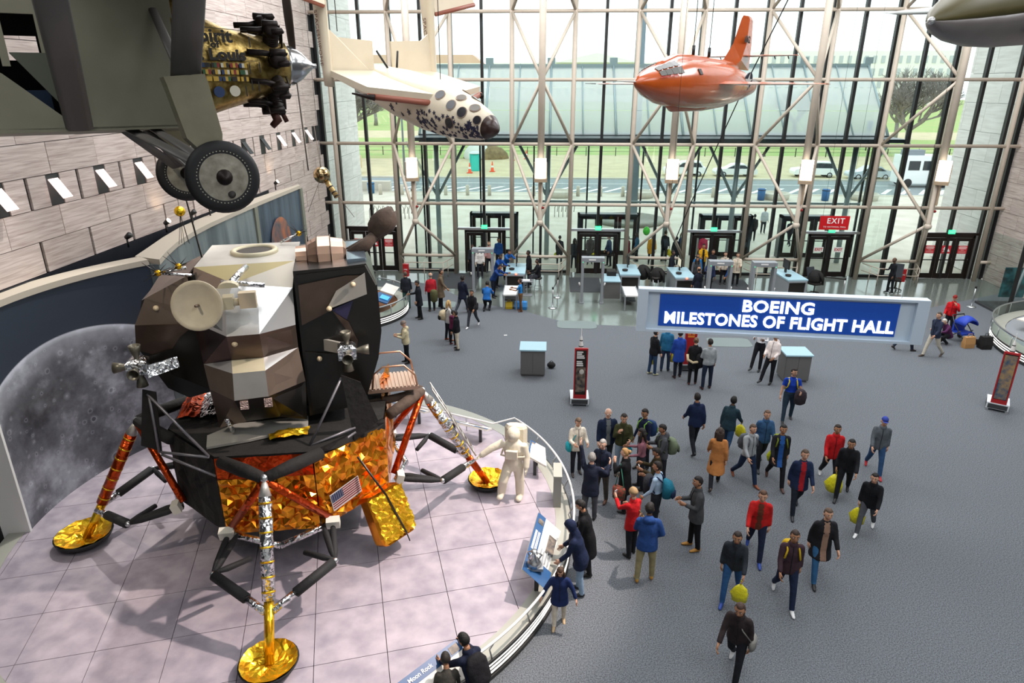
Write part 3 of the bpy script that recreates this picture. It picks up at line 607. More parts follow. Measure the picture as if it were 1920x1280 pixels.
# tiles: rotated square grid clipped to the disc
ta=math.radians(17.0); TS=1.245
disc=[(RT*math.cos(2*pi*k/72),RT*math.sin(2*pi*k/72)) for k in range(72)]
def clip(poly,cv):
    out=poly
    for i in range(len(cv)):
        a,b=cv[i],cv[(i+1)%len(cv)]; inp,out=out,[]
        f=lambda p:(b[0]-a[0])*(p[1]-a[1])-(b[1]-a[1])*(p[0]-a[0])
        for j in range(len(inp)):
            p,q=inp[j],inp[(j+1)%len(inp)]; fp,fq=f(p),f(q)
            if fp>=0: out.append(p)
            if fp*fq<0: t=fp/(fp-fq); out.append((p[0]+(q[0]-p[0])*t,p[1]+(q[1]-p[1])*t))
        if not out: return out
    return out
for i in range(-7,8):
    for j in range(-7,8):
        g=.006; q=[(i*TS+g,j*TS+g),((i+1)*TS-g,j*TS+g),((i+1)*TS-g,(j+1)*TS-g),(i*TS+g,(j+1)*TS-g)]
        ox,oy=.42,.30
        q=[((x+ox)*math.cos(ta)-(y+oy)*math.sin(ta),(x+ox)*math.sin(ta)+(y+oy)*math.cos(ta)) for x,y in q]
        q=clip(q,disc)
        if len(q)>2: M().prism(q,.40,PZ).build('tile',m_tile,plat)
def ringstrip(r0,r1,z0,z1,a0=-75,a1=41,n=60):
    m=M(); rings=[]
    for k in range(n+1):
        a=math.radians(a0+(a1-a0)*k/n); c,s=math.cos(a),math.sin(a)
        rings.append([(r0*c,r0*s,z0),(r1*c,r1*s,z0),(r1*c,r1*s,z1),(r0*c,r0*s,z1)])
    return m.loft(rings,sm=False)
ringstrip(RO-.02,RO+.03,0,.08).build('base_band',m_base,plat)
ringstrip(RO-.02,RO+.03,.38,.435).build('edge_trim',m_base,plat)
for z in (.13,.22,.31): ringstrip(RO-.02,RO+.012,z,z+.034).build('light_strip',m_led,plat)
ringstrip(5.93,6.27,.42,.445,-180,180,96).build('ledge',m_ledge,plat)
RR=6.33; rl=M(); rp=[(RR*math.cos(math.radians(a)),RR*math.sin(math.radians(a)),.86) for a in range(-75,42,2)]
notch=[(4.2,3.79),(2.67,4.44),(.98,5.05),(-1.5,5.6)]
rl.tube(rp+[(x,y,.86) for x,y in notch],.026,8); rl.build('handrail',m_white,plat)
for a in list(range(-70,40,10)): 
    c,s=math.cos(math.radians(a)),math.sin(math.radians(a)); M().tube([(RO*c,RO*s,.44),(RO*c-.06*c,RO*s-.06*s,.6),(RR*c,RR*s,.85)],.016,6).build('rail_bracket',m_steel,plat)
for x,y in ((3.4,4.13),(1.9,4.72),(.2,5.22)): M().tube([(x,y,.0),(x,y,.86)],.018,6).build('rail_post',m_steel,plat)
# ------------------------------------------------ lunar lander
m_alu1=mat('pale aluminium sheet','#cbc8c0',.42,metal=.55,noise=.12,nscale=2,bump=.04,bscale=6)
m_alu2=mat('bright polished aluminium','#cfd0cf',.32,metal=.75,bump=.12,bscale=3)
m_cream2=mat('cream painted metal','#cdc3a6',.5,metal=.2,noise=.1,nscale=3)
m_brown=mat('brown metal and facet shade','#6b5a50',.3,metal=.75,noise=.2,nscale=2)
m_shade_maroon=mat('maroon facet shade','#4f3c3b',.3,metal=.7,noise=.25,nscale=2)
m_taup=mat('taupe metal','#8b7a6d',.4,metal=.6,noise=.15,nscale=2)
m_blk=mat('glossy black skin','#16130f',.3,spec=.6,bump=.05,bscale=5)
m_blkc=mat('black fabric blanket','#171513',.85,bump=.5,bscale=6,noise=.4,nscale=6)
m_gold=mat('orange gold foil','#f9a62a',.2,metal=.86,bump=.55,bscale=2.6,vor=1,noise=.3,nscale=3,col2='#d6761a')
m_yel=mat('yellow gold foil','#fbd030',.24,metal=.75,bump=.6,bscale=5,vor=1,noise=.3,nscale=5,col2='#e0a01c')
m_red_f=mat('copper red foil','#c4481a',.28,metal=.9,bump=.5,bscale=8,vor=1)
m_silf=mat('crinkled silver foil','#dedfe1',.22,metal=1,bump=.7,bscale=9,vor=1)
m_copper=mat('rose copper sheet','#d8b39c',.28,metal=.85)
m_strut=mat('grey strut','#77757a',.4,metal=.4)
m_slv=mat('black sleeve','#1c1c1d',.75,bump=.2,bscale=30)
m_noz=mat('olive nozzle metal','#6d695c',.4,metal=.6)
m_lamp=mat('tan docking lamp','#d7c3a0',.5)
lm=thing('lunar_lander','four-legged lunar lander with gold foil lower stage and silver and black upper stage','spacecraft',(CX,CY,PZ),math.radians(17.5))
Lc=lambda u,v,z:(u,-v,z)
def sl(name,pts,mt,th=.02,par=None): return M().slab([Lc(*p) for p in pts],th if True else th).build(name,mt,par or lm)
def face_out(pts):  # wind so the normal looks away from the body axis
    p=[Vector(Lc(*q)) for q in pts]; n=(p[1]-p[0]).cross(p[2]-p[0]); c=sum(p,Vector())/len(p); d=Vector((c.x*.4,c.y+.0,(c.z-4.6)*.3))
    if d.y>-.0 and abs(c.y)<.4: d=Vector((c.x,c.y,(c.z-4.6)))
    return pts if n.dot(d)>0 else pts[::-1]
def pan(name,pts,mt,th=.03): return sl(name,face_out(pts),mt,th)
DL,DR,BL,BR=(-1.27,.5,6.05),(.56,.45,6.05),(-1.22,-1.4,6.05),(.6,-1.3,6.05)
V0=(-.55,1.0,5.82)
L1,A1,B1,R1=(-1.32,1.0,5.62),(-.66,1.45,5.52),(-.1,1.45,5.52),(.5,1.0,5.66)
L2,A2,B2,R2=(-1.28,1.2,5.18),(-.63,2.0,5.13),(-.08,2.0,5.13),(.5,1.35,5.03)
L3,A3,B3,R3=(-1.24,1.25,4.36),(-.66,1.72,4.57),(-.1,1.72,4.57),(.5,1.35,4.57)
A4,B4=(-.63,2.0,4.42),(-.07,2.0,4.42)
L5,A5,B5,R5=(-1.2,1.3,3.86),(-.68,1.95,3.86),(-.08,1.95,3.88),(.56,1.4,3.88)
A6,B6,L6,R6=(-.6,1.55,3.22),(0,1.5,3.22),(-1.15,1.25,3.0),(.5,1.3,3.0)
core=M(); core.prism([(-1.22,-1.3),(.52,-1.3),(.52,.44),(-1.22,.44)],2.9,6.0,T=Matrix.Diagonal((1,-1,1,1))); core.build('midsection',m_blk,lm)
# docking deck with round hatch
deck=pan('docking_deck',[DL,DR,BR,BL],m_alu1,.05); h=(-.27,-.5)
M().lathe([(.36,-.01),(.36,.05),(.43,.07),(.47,.04),(.47,-.01)],32,c=(h[0],-h[1],6.06),cap=False).build('hatch_ring',m_cream2,lm); M().lathe([(.355,.0),(0,.0)],32,c=(h[0],-h[1],6.085),cap=False).build('hatch_opening',mat('hatch interior','#3a332c',.6),lm)
for nm_,pts,mt in (('facet_panel',[DL,DR,V0],mat('olive cream metal','#a3966c',.5,metal=.3)),('facet_panel',[DL,V0,L1],m_taup),('facet_panel',[V0,A1,L1],m_alu1),('facet_panel',[V0,B1,A1],m_alu2),('facet_panel',[DR,R1,V0],m_taup if 0 else mat('dull aluminium','#b3aca0',.45,metal=.5)),('facet_panel',[V0,R1,B1],m_alu2),
 ('facet_panel',[L1,A1,A2,L2],m_alu2),('facet_panel',[A1,B1,B2,A2],m_alu2),('facet_panel',[B1,R1,R2,B2],m_alu2),
 ('facet_panel',[L2,A2,A3,L3],m_shade_maroon),('facet_panel',[A2,B2,B3,A3],m_brown),('facet_panel',[B2,R2,R3,B3],m_brown),  # downward-facing row: its shade is put into darker metal colours
 ('facet_panel',[L3,A3,A4],m_alu2),('facet_panel',[A3,B3,B4,A4],m_cream2),('facet_panel',[B3,R3,B4],m_alu2),
 ('facet_panel',[L3,A4,A5,L5],m_taup),('facet_panel',[A4,B4,B5,A5],m_alu1),('facet_panel',[B4,R3,R5,B5],m_taup),
 ('facet_panel',[A5,B5,B6,A6],m_blk),('facet_panel',[L5,A5,A6,L6],m_brown),('facet_panel',[B5,R5,R6,B6],m_blk),
 ('facet_panel',[DL,L1,(-1.32,.3,5.6)],m_taup)): pan(nm_,pts,mt)
# aft equipment block
aft=M(); aft.prism([(-2.2,5.55),(-1.22,5.98),(-1.22,3.6),(-1.7,3.5),(-2.05,3.75),(-2.4,4.55),(-2.33,5.12)],-1.1,.78,T=Matrix(((1,0,0,0),(0,0,-1,0),(0,1,0,0),(0,0,0,1)))); aft.build('aft_block',m_blk,lm)
k1,k2,k3,k4,k5,k6,k7=(-2.12,.85,5.6),(-1.33,.95,6.0),(-1.30,1.0,5.62),(-1.29,1.12,5.12),(-2.38,.85,5.1),(-2.46,.8,4.6),(-1.62,1.0,4.85)
for pts,mt in (([k1,k2,k3,(-1.6,.98,5.45)],m_taup),([k1,(-1.6,.98,5.45),k4,(-1.34,1.05,5.1),k5],m_taup),([k3,k4,(-1.6,.98,5.45)],m_brown),([k5,k4,k7,(-1.95,.9,4.42),k6],m_brown),([k7,k4,(-1.24,1.2,4.36),(-1.2,1.2,3.8),(-1.9,.95,4.1),(-1.95,.9,4.42)],m_blk)): pan('facet_panel',pts,mt)
pan('facet_panel',[k1,k2,(-1.3,-.8,6.0),(-2.2,-.8,5.62)],m_brown)
# crew cabin
cab=M(); prof=[(.55,3.0),(.55,6.02),(1.5,6.05),(1.9,6.08),(2.08,5.65),(2.1,4.7),(2.0,4.12),(1.75,3.4),(1.4,3.1)]
TT=Matrix(((1,0,0,0),(0,0,-1,0),(0,1,0,0),(0,0,0,1)))
cab.prism(prof,-1.15,1.15,T=TT); cab.build('crew_cabin',m_blk,lm)
def Zc(u,z,v=1.19): return (u,v,z)
pan('facet_panel',[Zc(.6,5.95),Zc(1.88,6.02),Zc(1.9,5.9),Zc(1.4,5.9),Zc(.6,5.82)],m_blk,.03)
pan('facet_panel',[Zc(.62,5.75),Zc(1.5,5.88),Zc(1.84,5.86),Zc(1.2,5.35),Zc(1.15,5.2),Zc(.6,4.95)],m_brown,.03)
pan('window_shade',[Zc(1.12,5.3,1.24),Zc(1.3,5.6,1.24),Zc(1.86,5.92,1.24),Zc(1.87,5.5,1.24),Zc(1.14,5.26,1.24)],mat('window shade grey','#a8a49c',.5,metal=.2),.03)
pan('window',[Zc(1.18,5.22,1.2),Zc(1.6,5.38,1.2),Zc(1.45,5.0,1.2)],mat('violet window reflection','#34304e',.1,spec=.8),.03)  # violet colour paints a reflection onto the cabin window
pan('facet_panel',[Zc(1.2,5.2,1.21),Zc(1.48,4.95,1.21),Zc(1.62,4.55,1.21),Zc(1.58,4.3,1.21),Zc(1.42,4.8,1.21)],m_brown,.03)
pan('facet_panel',[Zc(.6,4.4),Zc(1.2,4.3),Zc(1.15,3.3),Zc(.62,3.1)],m_blk,.02)
pan('facet_panel',[(1.9,1.15,6.06),(2.08,1.15,5.65),(2.08,-.6,5.65),(1.9,-.6,6.06)],m_alu1,.03)
for p in ((1.14,1.26,5.27),(1.62,1.27,5.72),(.86,1.22,4.25),(-.53,1.9,4.95),(-1.95,.9,5.42)): M().lathe([(.055,0),(.05,.03),(.025,.05),(0,.055)],10,T=Matrix.Translation(Lc(*p))@Matrix.Rotation(pi/2,4,'X')).build('docking_lamp',m_lamp,lm)
# copper hood over the cabin roof
hd=M(); rings=[]
for u,r in ((.58,.22),(.8,.24),(.82,.3),(1.0,.4),(1.25,.4),(1.27,.37),(1.5,.33),(1.56,.24)):
    rings.append([Lc(u,.1+r*1.3*math.cos(a),6.03+r*math.sin(a)) for a in [pi*k/8 for k in range(9)]])
hd.loft(rings,sm=False).build('roof_hood',m_copper,lm)
for u in (.81,1.0,1.26): M().tube([Lc(u,.1+.54*math.cos(a),6.03+.42*math.sin(a)) for a in [pi*k/8 for k in range(9)]],.012,4).build('hood_seam',m_brown,lm)
M().bx(1.55,1.92,-.9,.7,6.03,6.13).build('roof_panel',mat('pale blue reflective panel','#b9cfe2',.15,metal=.9),lm)
# shrouded radar on its arm
m_shr=mat('brown fabric shroud','#55453a',.85,bump=.5,bscale=6,noise=.3,nscale=5)
rd=M(); rd.tube([Lc(1.5,0,6.0),Lc(1.85,0,6.16),Lc(2.08,0,6.3)],[.1,.12,.1],10); rd.build('radar_arm',m_shr,lm)
M().tube([Lc(1.6,.2,6.05),Lc(1.95,.18,6.22),Lc(2.14,.12,6.4)],[.09,.13,.1],10).build('radar_arm',m_shr,lm)
rd=M(); ctr=[(2.1,6.3),(2.2,6.48),(2.32,6.6),(2.45,6.74),(2.55,6.88)]; rr=[(.1,.1),(.24,.2),(.3,.26),(.26,.28),(.1,.16)]
rings=[]
for (u,z),(a,bb) in zip(ctr,rr):
    rings.append([Lc(u+.7*a*math.cos(t)*(1+.12*math.sin(5*t)),bb*1.1*math.sin(t),z-.55*a*math.cos(t)+.05*math.sin(3*t)) for t in [2*pi*k/14 for k in range(14)]])
rd.loft(rings).build('radar_shroud',m_shr,lm)
# steerable dish, gimbal, mast
dT=Matrix.Translation(Lc(-1.02,1.95,5.72))@Matrix.Rotation(math.radians(78),4,'X')@Matrix.Rotation(math.radians(-8),4,'Y')
M().lathe([(0,-.06),(.2,-.045),(.38,0),(.44,.03),(.43,.045),(.37,.02),(.2,-.02),(.0,-.035)],32,T=dT,cap=False).build('dish',mat('ivory dish','#c9bda4',.55,noise=.15,nscale=4),lm)
M().tube([dT@Vector((0,0,-.04)),dT@Vector((0,0,.1))],.025,8).build('dish_feed',m_taup,lm)
g=M(); g.tube([Lc(-.6,1.9,5.72),Lc(-.3,1.88,5.72)],.07,8).bx(-.62,-.44,-2.0,-1.76,5.62,5.84); g.build('gimbal',m_cream2,lm)
M().loft([[Lc(-.5+.17*math.cos(t)*s,1.9,5.98+.1*math.sin(t)*s) for t in [pi*k/8 for k in range(9)]] for s in (1,)]+[[Lc(-.5+.17*math.cos(t),1.75,5.98+.1*math.sin(t)) for t in [pi*k/8 for k in range(9)]]],sm=False).build('gimbal_cover',m_cream2,lm)
M().bx(-.34,-.06,-2.0,-1.84,5.62,5.9).build('electronics_box',mat('tan painted box','#cbb99c',.6),lm)
M().tube([Lc(-.3,.85,6.08),Lc(-.42,1.2,6.02),Lc(-.5,1.5,5.97)],.06,10).build('antenna_mast',m_silf,lm); M().tube([Lc(-.66,1.5,5.98),Lc(-.3,1.55,5.95),Lc(.06,1.5,5.88)],.05,10).build('antenna_mast',m_silf,lm)
# star antennas
def star(p,ends,nm='inflight_antenna'):
    a=M().ball(Lc(*p),.06,8,6).build(nm,m_yel,lm); rnd=random.Random(4)
    for k in range(9):
        d=Vector((rnd.uniform(-1,1),rnd.uniform(-1,1),rnd.uniform(-.6,1))).normalized()*rnd.uniform(.22,.34); M().tube([Lc(*p),Vector(Lc(*p))+d],[.014,.004],4).build('spike',m_blk,a)
    for e in ends: M().tube([Lc(*p),Lc(*e)],.03,6).build('boom',m_silf,a)
star((-1.78,1.0,6.1),[(-1.25,.9,6.0),(-1.3,1.0,6.17)]); star((.6,-1.2,6.25),[(.2,-1.1,6.1)]); star((-1.42,1.0,6.2),[])
M().tube([Lc(-1.25,-.3,6.05),Lc(-1.45,-.35,8.0)],[.02,.012],6).build('whip_antenna',m_blk,lm)
# thruster clusters with plume deflectors and stays
def bell(p,d,s=1):
    T=frame(Vector(Lc(*p)),Vector((d[1],d[2],d[0])).cross(Vector(d)),Vector((0,0,1)).cross(Vector(d)) if abs(d[2])<.9 else (0,1,0)); z=Vector(d).normalized(); x=z.orthogonal().normalized(); y=z.cross(x)
    T=Matrix.Identity(4)
    for i in range(3): T[i][0]=x[i];T[i][1]=y[i];T[i][2]=z[i];T[i][3]=Lc(*p)[i]
    return M().lathe([(.05*s,0),(.045*s,.06*s),(.08*s,.16*s),(.105*s,.28*s),(.095*s,.28*s),(.06*s,.12*s),(0,.08*s)],14,T=T,cap=False)
for (u,v,z,sg) in ((1.4,1.6,4.5,1),(-2.3,1.4,4.5,-1)):
    c=M().loft([[Lc(u+a*r,v+b*r,z+h_) for a,b in ((-1,-1),(1,-1),(1,1),(-1,1))] for h_,r in ((-.16,.1),(-.12,.17),(.1,.17),(.16,.1))],sm=False).build('thruster_cluster',m_silf,lm)
    bell((u,v,z+.12),(0,0,1)).build('nozzle',m_noz,c); bell((u,v,z-.12),(0,0,-1)).build('nozzle',m_noz,c); bell((u,v+.12,z-.02),(0,-1,0)).build('nozzle',m_noz,c); bell((u+sg*.13,v,z),(sg,0,0)).build('nozzle',m_noz,c)
    M().slab([Lc(u-sg*.0,v-.1,z+.1),Lc(u-sg*.55,v-.55,z+.12),Lc(u-sg*.5,v-.5,z-.12),Lc(u,v-.1,z-.12)],.06).build('thruster_arm',m_blk if sg<0 else m_alu1,c)
pan('foil_apron',[(-2.15,1.42,4.5),(-1.68,1.2,4.55),(-1.66,1.25,4.35),(-2.15,1.5,4.28)],m_silf)
sl('plume_deflector',[(-2.25,1.6,4.12),(-2.03,1.62,4.05),(-2.16,1.55,2.8),(-2.52,1.45,2.92)],m_blkc); sl('plume_deflector',[(1.24,1.72,4.08),(1.6,1.66,3.86),(1.88,1.6,2.95),(1.38,1.7,2.6)],m_blkc)
for a,bb in (((-2.2,1.6,4.02),(-1.28,1.95,2.78)),((-2.17,1.6,4.0),(-2.2,1.6,2.8)),((-2.17,1.6,2.8),(-1.28,1.95,2.76)),((-2.17,1.6,2.75),(-1.2,2.05,2.4)),((1.25,1.7,4.0),(.55,2.0,2.8)),((1.42,1.7,2.9),(.55,2.0,2.78)),((1.42,1.7,2.8),(.5,2.1,2.4))): M().tube([Lc(*a),Lc(*bb)],.026,6).build('stay',m_strut,lm)
# descent stage
DD=8; RB=2.33
oc=[(RB*math.cos(math.radians(22.5+DD+45*k)),RB*math.sin(math.radians(22.5+DD+45*k))) for k in range(8)]
M().prism([(x*.97,-y*.97) for x,y in oc][::-1],1.12,2.72).build('descent_body',m_blk,lm)
def foil(name,a,b,z0,z1,mt,nx=10,nz=8,amp=.06,seed=1,out=.02,bulge=.0):
    rnd=random.Random(seed); n=Vector(((a[1]-b[1])*-1,(a[0]-b[0]),0)); mid=Vector(((a[0]+b[0])/2,(a[1]+b[1])/2,0)); n=n if n.dot(mid)>0 else -n; n.normalize()
    vs=[];fs=[]
    for j in range(nz+1):
        for i in range(nx+1):
            t,s=i/nx,j/nz; e=1 if 0<i<nx and 0<j<nz else .25
            jt=(rnd.uniform(-.35,.35)/nx if 0<i<nx else 0); js=(rnd.uniform(-.35,.35)/nz if 0<j<nz else 0)
            d=out+rnd.uniform(-.3,1)*amp*e+bulge*math.sin(pi*t)*math.sin(pi*s)
            vs.append(Lc(a[0]+(b[0]-a[0])*(t+jt)+n.x*d,a[1]+(b[1]-a[1])*(t+jt)+n.y*d,z0+(z1-z0)*(s+js)))
    for j in range(nz):
        for i in range(nx):
            q=j*(nx+1)+i; fs+=[(q,q+1,q+nx+2),(q,q+nx+2,q+nx+1)] if rnd.random()<.5 else [(q,q+1,q+nx+1),(q+1,q+nx+2,q+nx+1)]
    return M().add(vs,fs).build(name,mt,lm)
for k in range(8):
    a,bb=oc[k],oc[(k+1)%8]
    if k in (2,3): foil('insulation_blanket',a,bb,1.1,2.75,m_blkc,8,6,.07,k)
    elif k in (0,1): 
        foil('gold_foil_panel',a,bb,1.08,2.3 if k==1 else 2.62,m_gold,19,14,.085,k+3,bulge=.03)
        foil('foil_lip',a,bb,2.3 if k==1 else 2.5,2.76,m_red_f if k==1 else m_blkc,9,3,.10,k+9)
    else: foil('gold_foil_panel',a,bb,1.08,2.76,m_gold,8,6,.07,k)
M().prism([(x*.995,-y*.995) for x,y in oc][::-1],2.72,2.78).build('top_deck',m_blkc,lm)
rf=M(); 
def lump(name,pts,z0,hgt,mt,seed): # crumpled top sheet over a quad
    rnd=random.Random(seed); n=8; vs=[];fs=[]
    for j in range(n+1):
        for i in range(n+1):
            s,t=i/n,j/n; p=[(1-s)*(1-t)*pts[0][q]+s*(1-t)*pts[1][q]+s*t*pts[2][q]+(1-s)*t*pts[3][q] for q in (0,1)]
            vs.append(Lc(p[0],p[1],z0+hgt*math.sin(pi*min(max(s,.05),.95))**.5*math.sin(pi*min(max(t,.05),.95))**.5+rnd.uniform(-.02,.03)))
    for j in range(n):
        for i in range(n): q=j*(n+1)+i; fs.append((q,q+1,q+n+2,q+n+1))
    return M().add(vs,fs).build(name,mt,lm)
lump('copper_sheet',[(-2.15,.25),(-1.7,.3),(-1.75,-1.0),(-2.1,-1.0)],2.8,.16,m_red_f,3); lump('silver_sheet',[(-1.7,.3),(-1.2,.3),(-1.2,-1.0),(-1.75,-1.0)],2.8,.18,m_silf,4)
pan('base_plate',[(-1.4,1.25,2.82),(-.9,.95,2.86),(.5,.95,2.86),(.5,1.35,2.82),(-.6,1.6,2.8),(-1.35,1.7,2.8)],m_alu1,.05)
M().tube([Lc(-.9,1.35,2.95),Lc(-.95,1.5,3.3)],.05,8).build('wrapped_strut',m_silf,lm); lump('gold_wrap',[(-.25,1.45),(.55,1.35),(.5,1.65),(-.2,1.75)],2.84,.1,m_yel,7)
for u in (-.52,-.1): M().bx(u-.07,u+.07,-1.99,-1.93,3.68,3.84).build('vent_box',mat('pinkish foil','#d8bdb4',.3,metal=.8,bump=.6,bscale=20,vor=1),lm)
# flag panel
fa=math.radians(50+DD-4); nv_=(math.cos(math.radians(45+DD)),math.sin(math.radians(45+DD))); tv=(nv_[1],-nv_[0]); c0=(RB*.924+.14)
def onface(s,z,d=0): return Lc(nv_[0]*(c0+d)+tv[0]*s,nv_[1]*(c0+d)+tv[1]*s,z)
fT=frame(Vector(onface(-.32,1.62)),Vector(onface(1,0))-Vector(onface(0,0)),(Vector(onface(.0,1))-Vector(onface(0,0)))); fT=fT@Matrix.Rotation(math.radians(9),4,'Z')
fl_=M().bx(-.36,.36,-.2,.2,-.006,.004).build('flag',mat('flag white','#c2beba',.7),lm); fl_.data.transform(fT)
for k in range(7): o=M().bx(-.345 if k<3 else -.345,.345,.183-.0525*k-.026,.183-.0525*k,.004,.007).build('stripe',mat('flag red','#78101f',.7),fl_); o.data.transform(fT)
o=M().bx(-.345,-.06,-.0,.185,.007,.010).build('canton',mat('flag blue','#1f2a4c',.7),fl_); o.data.transform(fT)
stm=M()
for r in range(5):
    for c_ in range(6): x,y=-.325+.048*c_,.168-.035*r; stm.prism([((.009 if q%2==0 else .004)*math.cos(pi/2+q*pi/5)+x,(.009 if q%2==0 else .004)*math.sin(pi/2+q*pi/5)+y) for q in range(10)],.010,.012)
o=stm.build('star',mat('flag white','',.7),fl_); o['kind']='stuff'; o.data.transform(fT)
# hanging gold equipment box
bn=Vector((nv_[0],nv_[1],0)); bt=Vector((tv[0],tv[1],0)); 
def mb(s,w,d): # s along tangent, w down/out, d thickness
    dn=(bn*.42+Vector((0,0,-.9))).normalized(); ou=(bn*.9+Vector((0,0,.42))).normalized(); p=bn*2.28+bt*.42+Vector((0,0,1.3))+bt*s+dn*w+ou*d; return Lc(*p)
rings=[]
for w,k in ((0,.85),(.06,.97),(.9,1),(1.02,.97),(1.08,.85)):
    rings.append([mb(sx*.46*k,w,dz) for sx,dz in ((-1,.02),(-.97,.26),(-.85,.32),(.85,.32),(.97,.26),(1,.02),(.9,-.04),(-.9,-.04))])
eb=M().loft(rings,sm=False).build('equipment_box',m_gold,lm)
rnd=random.Random(8); vs=[];fs=[]; n=14
for j in range(n+1):
    for i in range(n+1): vs.append(mb((-.43+.86*i/n)+rnd.uniform(-.02,.02),.05+.98*j/n+rnd.uniform(-.02,.02),.325+rnd.uniform(0,.05)+.03*math.sin(pi*i/n)*math.sin(pi*j/n)))
for j in range(n):
    for i in range(n): q=j*(n+1)+i; fs+=[(q,q+1,q+n+2),(q,q+n+2,q+n+1)]
M().add(vs,fs).build('foil_cover',m_yel,eb); M().tube([mb(-.42,-.9,.5),mb(-.05,.1,.4),mb(.1,1.02,.4)],.022,6).build('strap',m_blk,eb); M().tube([mb(.12,1.0,.36),mb(.13,1.22,.36)],.014,5).build('strap_end',m_blk,eb)
# legs
def leg(phi,black,ladder,sc=1.0,rp=4.47):
    T=Matrix.Rotation(-phi,4,'Z')
    def p(r,t,z): return T@Vector((r,-t,z))   # r radial, t tangential (towards +v side for phi=0)
    st=M().tube([p(rp-.03,0,.1),p(3.95,0,.95)],.085,12).build('lower_strut',m_yel if not ladder else m_red_f,lm)
    M().tube([p(3.97,0,.93),p(3.12,0,2.48)],.115,14).build('primary_strut',m_silf if not (phi>3) else m_red_f,lm)
    for q in range(7):
        f=(q+.5)/7; a=p(3.97-.85*f,0,.93+1.55*f); M().tube([a+(p(0,0,0)),a+p(-.015,0,.027)-p(0,0,0)],.12,12).build('wrap_band',m_yel,lm)
    M().tube([p(3.12,0,2.48),p(2.99,0,2.73)],[.115,.035],14).build('strut_cone',m_alu1,lm)
    M().ball(p(2.97,0,2.76),.08,10,7).build('strut_fitting',m_steel,lm)
    for s in (-1,1):
        M().tube([p(2.95,s*.03,2.76),p(2.6,s*.42,2.74),p(2.15,s*.9,2.7)],[.1,.13,.12],10).build('outrigger',m_blkc if black else m_shr,lm)
        M().tube([p(2.97,0,2.72),p(2.15,s*.92,1.25)],.075,10).build('brace_strut',m_red_f,lm)
        N_=p(3.2,s*1.08,1.0); A_=p(4.08,s*.06,.78)
        M().tube([A_,A_.lerp(N_,.4)],.07,10).build('strut_end',m_silf,lm); M().tube([A_.lerp(N_,.35),A_.lerp(N_,.97)],.095,12).build('strut_sleeve',m_slv,lm); M().ball(A_.lerp(N_,1.0),.06,8,6).build('joint',m_steel,lm)
        C1,C2=p(2.2,s*.98,1.15),p(2.35,s*.55,1.02)
        for q,e in ((.05,C1),(-.05,p(2.25,s*.8,1.15))): M().tube([N_,N_.lerp(e,.25),N_.lerp(e,.75),e],[.03,.065,.065,.03],8).build('truss_arm',m_slv,lm)
        M().tube([N_+Vector((0,0,.03)),N_.lerp(p(2.5,0,.95),.2),N_.lerp(p(2.5,0,.95),.55)],[.025,.06,.05],8).build('truss_arm',m_slv,lm)
        M().tube([C1,p(2.5,0,.95)],.065,8).build('cross_member',m_silf,lm)
        b_=M().box((0,0,0),(.16,.26,.2)).build('hinge_block',mat('off white block','#d6d2c4',.6),lm); b_.location=p(2.27,s*1.0,1.2); b_.rotation_euler=(0,.3,-phi)
    fp=M(); fp.lathe([(0,.02),(.3,.0),(.44,.1),(.5,.2),(.47,.2),(.4,.13),(.25,.08),(0,.07)],28,T=Matrix.Translation(p(rp,0,0))@Matrix.Scale(sc,4))
    F_=fp.build('footpad',m_slv,lm)
    rnd=random.Random(int(phi*10)+2); vs=[p(rp,0,0)+Vector((0,0,.1*sc))];fs=[]; NR,NA=6,26
    for j in range(1,NR+1):
        for i in range(NA):
            a=2*pi*i/NA+rnd.uniform(-.08,.08); r=.475*sc*j/NR; vs.append(p(rp,0,0)+Vector((r*math.cos(a),r*math.sin(a),sc*(.09+.13*(j/NR)**2.5+rnd.uniform(-.012,.025)))))
    for i in range(NA): fs.append((0,1+i,1+(i+1)%NA))
    for j in range(NR-1):
        for i in range(NA): a,b_=1+j*NA,1+(j+1)*NA; fs+=[(a+i,b_+i,b_+(i+1)%NA),(a+i,b_+(i+1)%NA,a+(i+1)%NA)]
    M().add(vs,fs).build('foil_lining',m_yel,F_)
    if ladder:
        for s in (-.2,.2): M().tube([p(3.05+.12,s,2.85),p(4.0+.14,s,1.0)],.018,6).build('ladder_rail',m_alu1,lm)
        for q in range(9): f=q/8.5+.03; M().tube([p(3.17+.97*f,-.2,2.83-1.83*f),p(3.17+.97*f,.2,2.83-1.83*f)],.015,6).build('rung',m_alu1,lm)
leg(0,False,True); leg(pi/2+math.radians(4.2),True,False,1.0,4.6); leg(pi,True,False,1.15); leg(-pi/2,True,False)
# porch with ribbed deck and handrails
pr_=M(); pr_.bx(1.75,2.85,-.42,.42,3.0,3.08); pr_.build('porch',m_copper,lm)
for q in range(13): M().bx(1.78+.083*q,1.78+.083*q+.05,-.42,.42,3.08,3.11).build('porch_slat',m_copper,lm)
for s in (-.42,.42): M().tube([(1.85,s,3.1),(1.9,s,3.45),(2.1,s,3.6),(2.55,s,3.6),(2.78,s,3.35),(2.82,s,3.1)],.022,8).build('porch_handrail',mat('copper pipe','#c99a7c',.3,metal=.8),lm)
M().tube([Lc(1.7,.3,2.7),Lc(2.9,.15,2.8)],.09,10).build('porch_beam',m_shr,lm)
foil('gold_foil_panel',(2.0,.35),(2.25,-.5),2.3,3.3,m_gold,6,6,.08,77)
M().lathe([(.25,.95),(.42,.65),(.6,.45),(.58,.45),(.38,.7),(.2,.95)],24,cap=False).build('engine_nozzle',m_noz,lm)
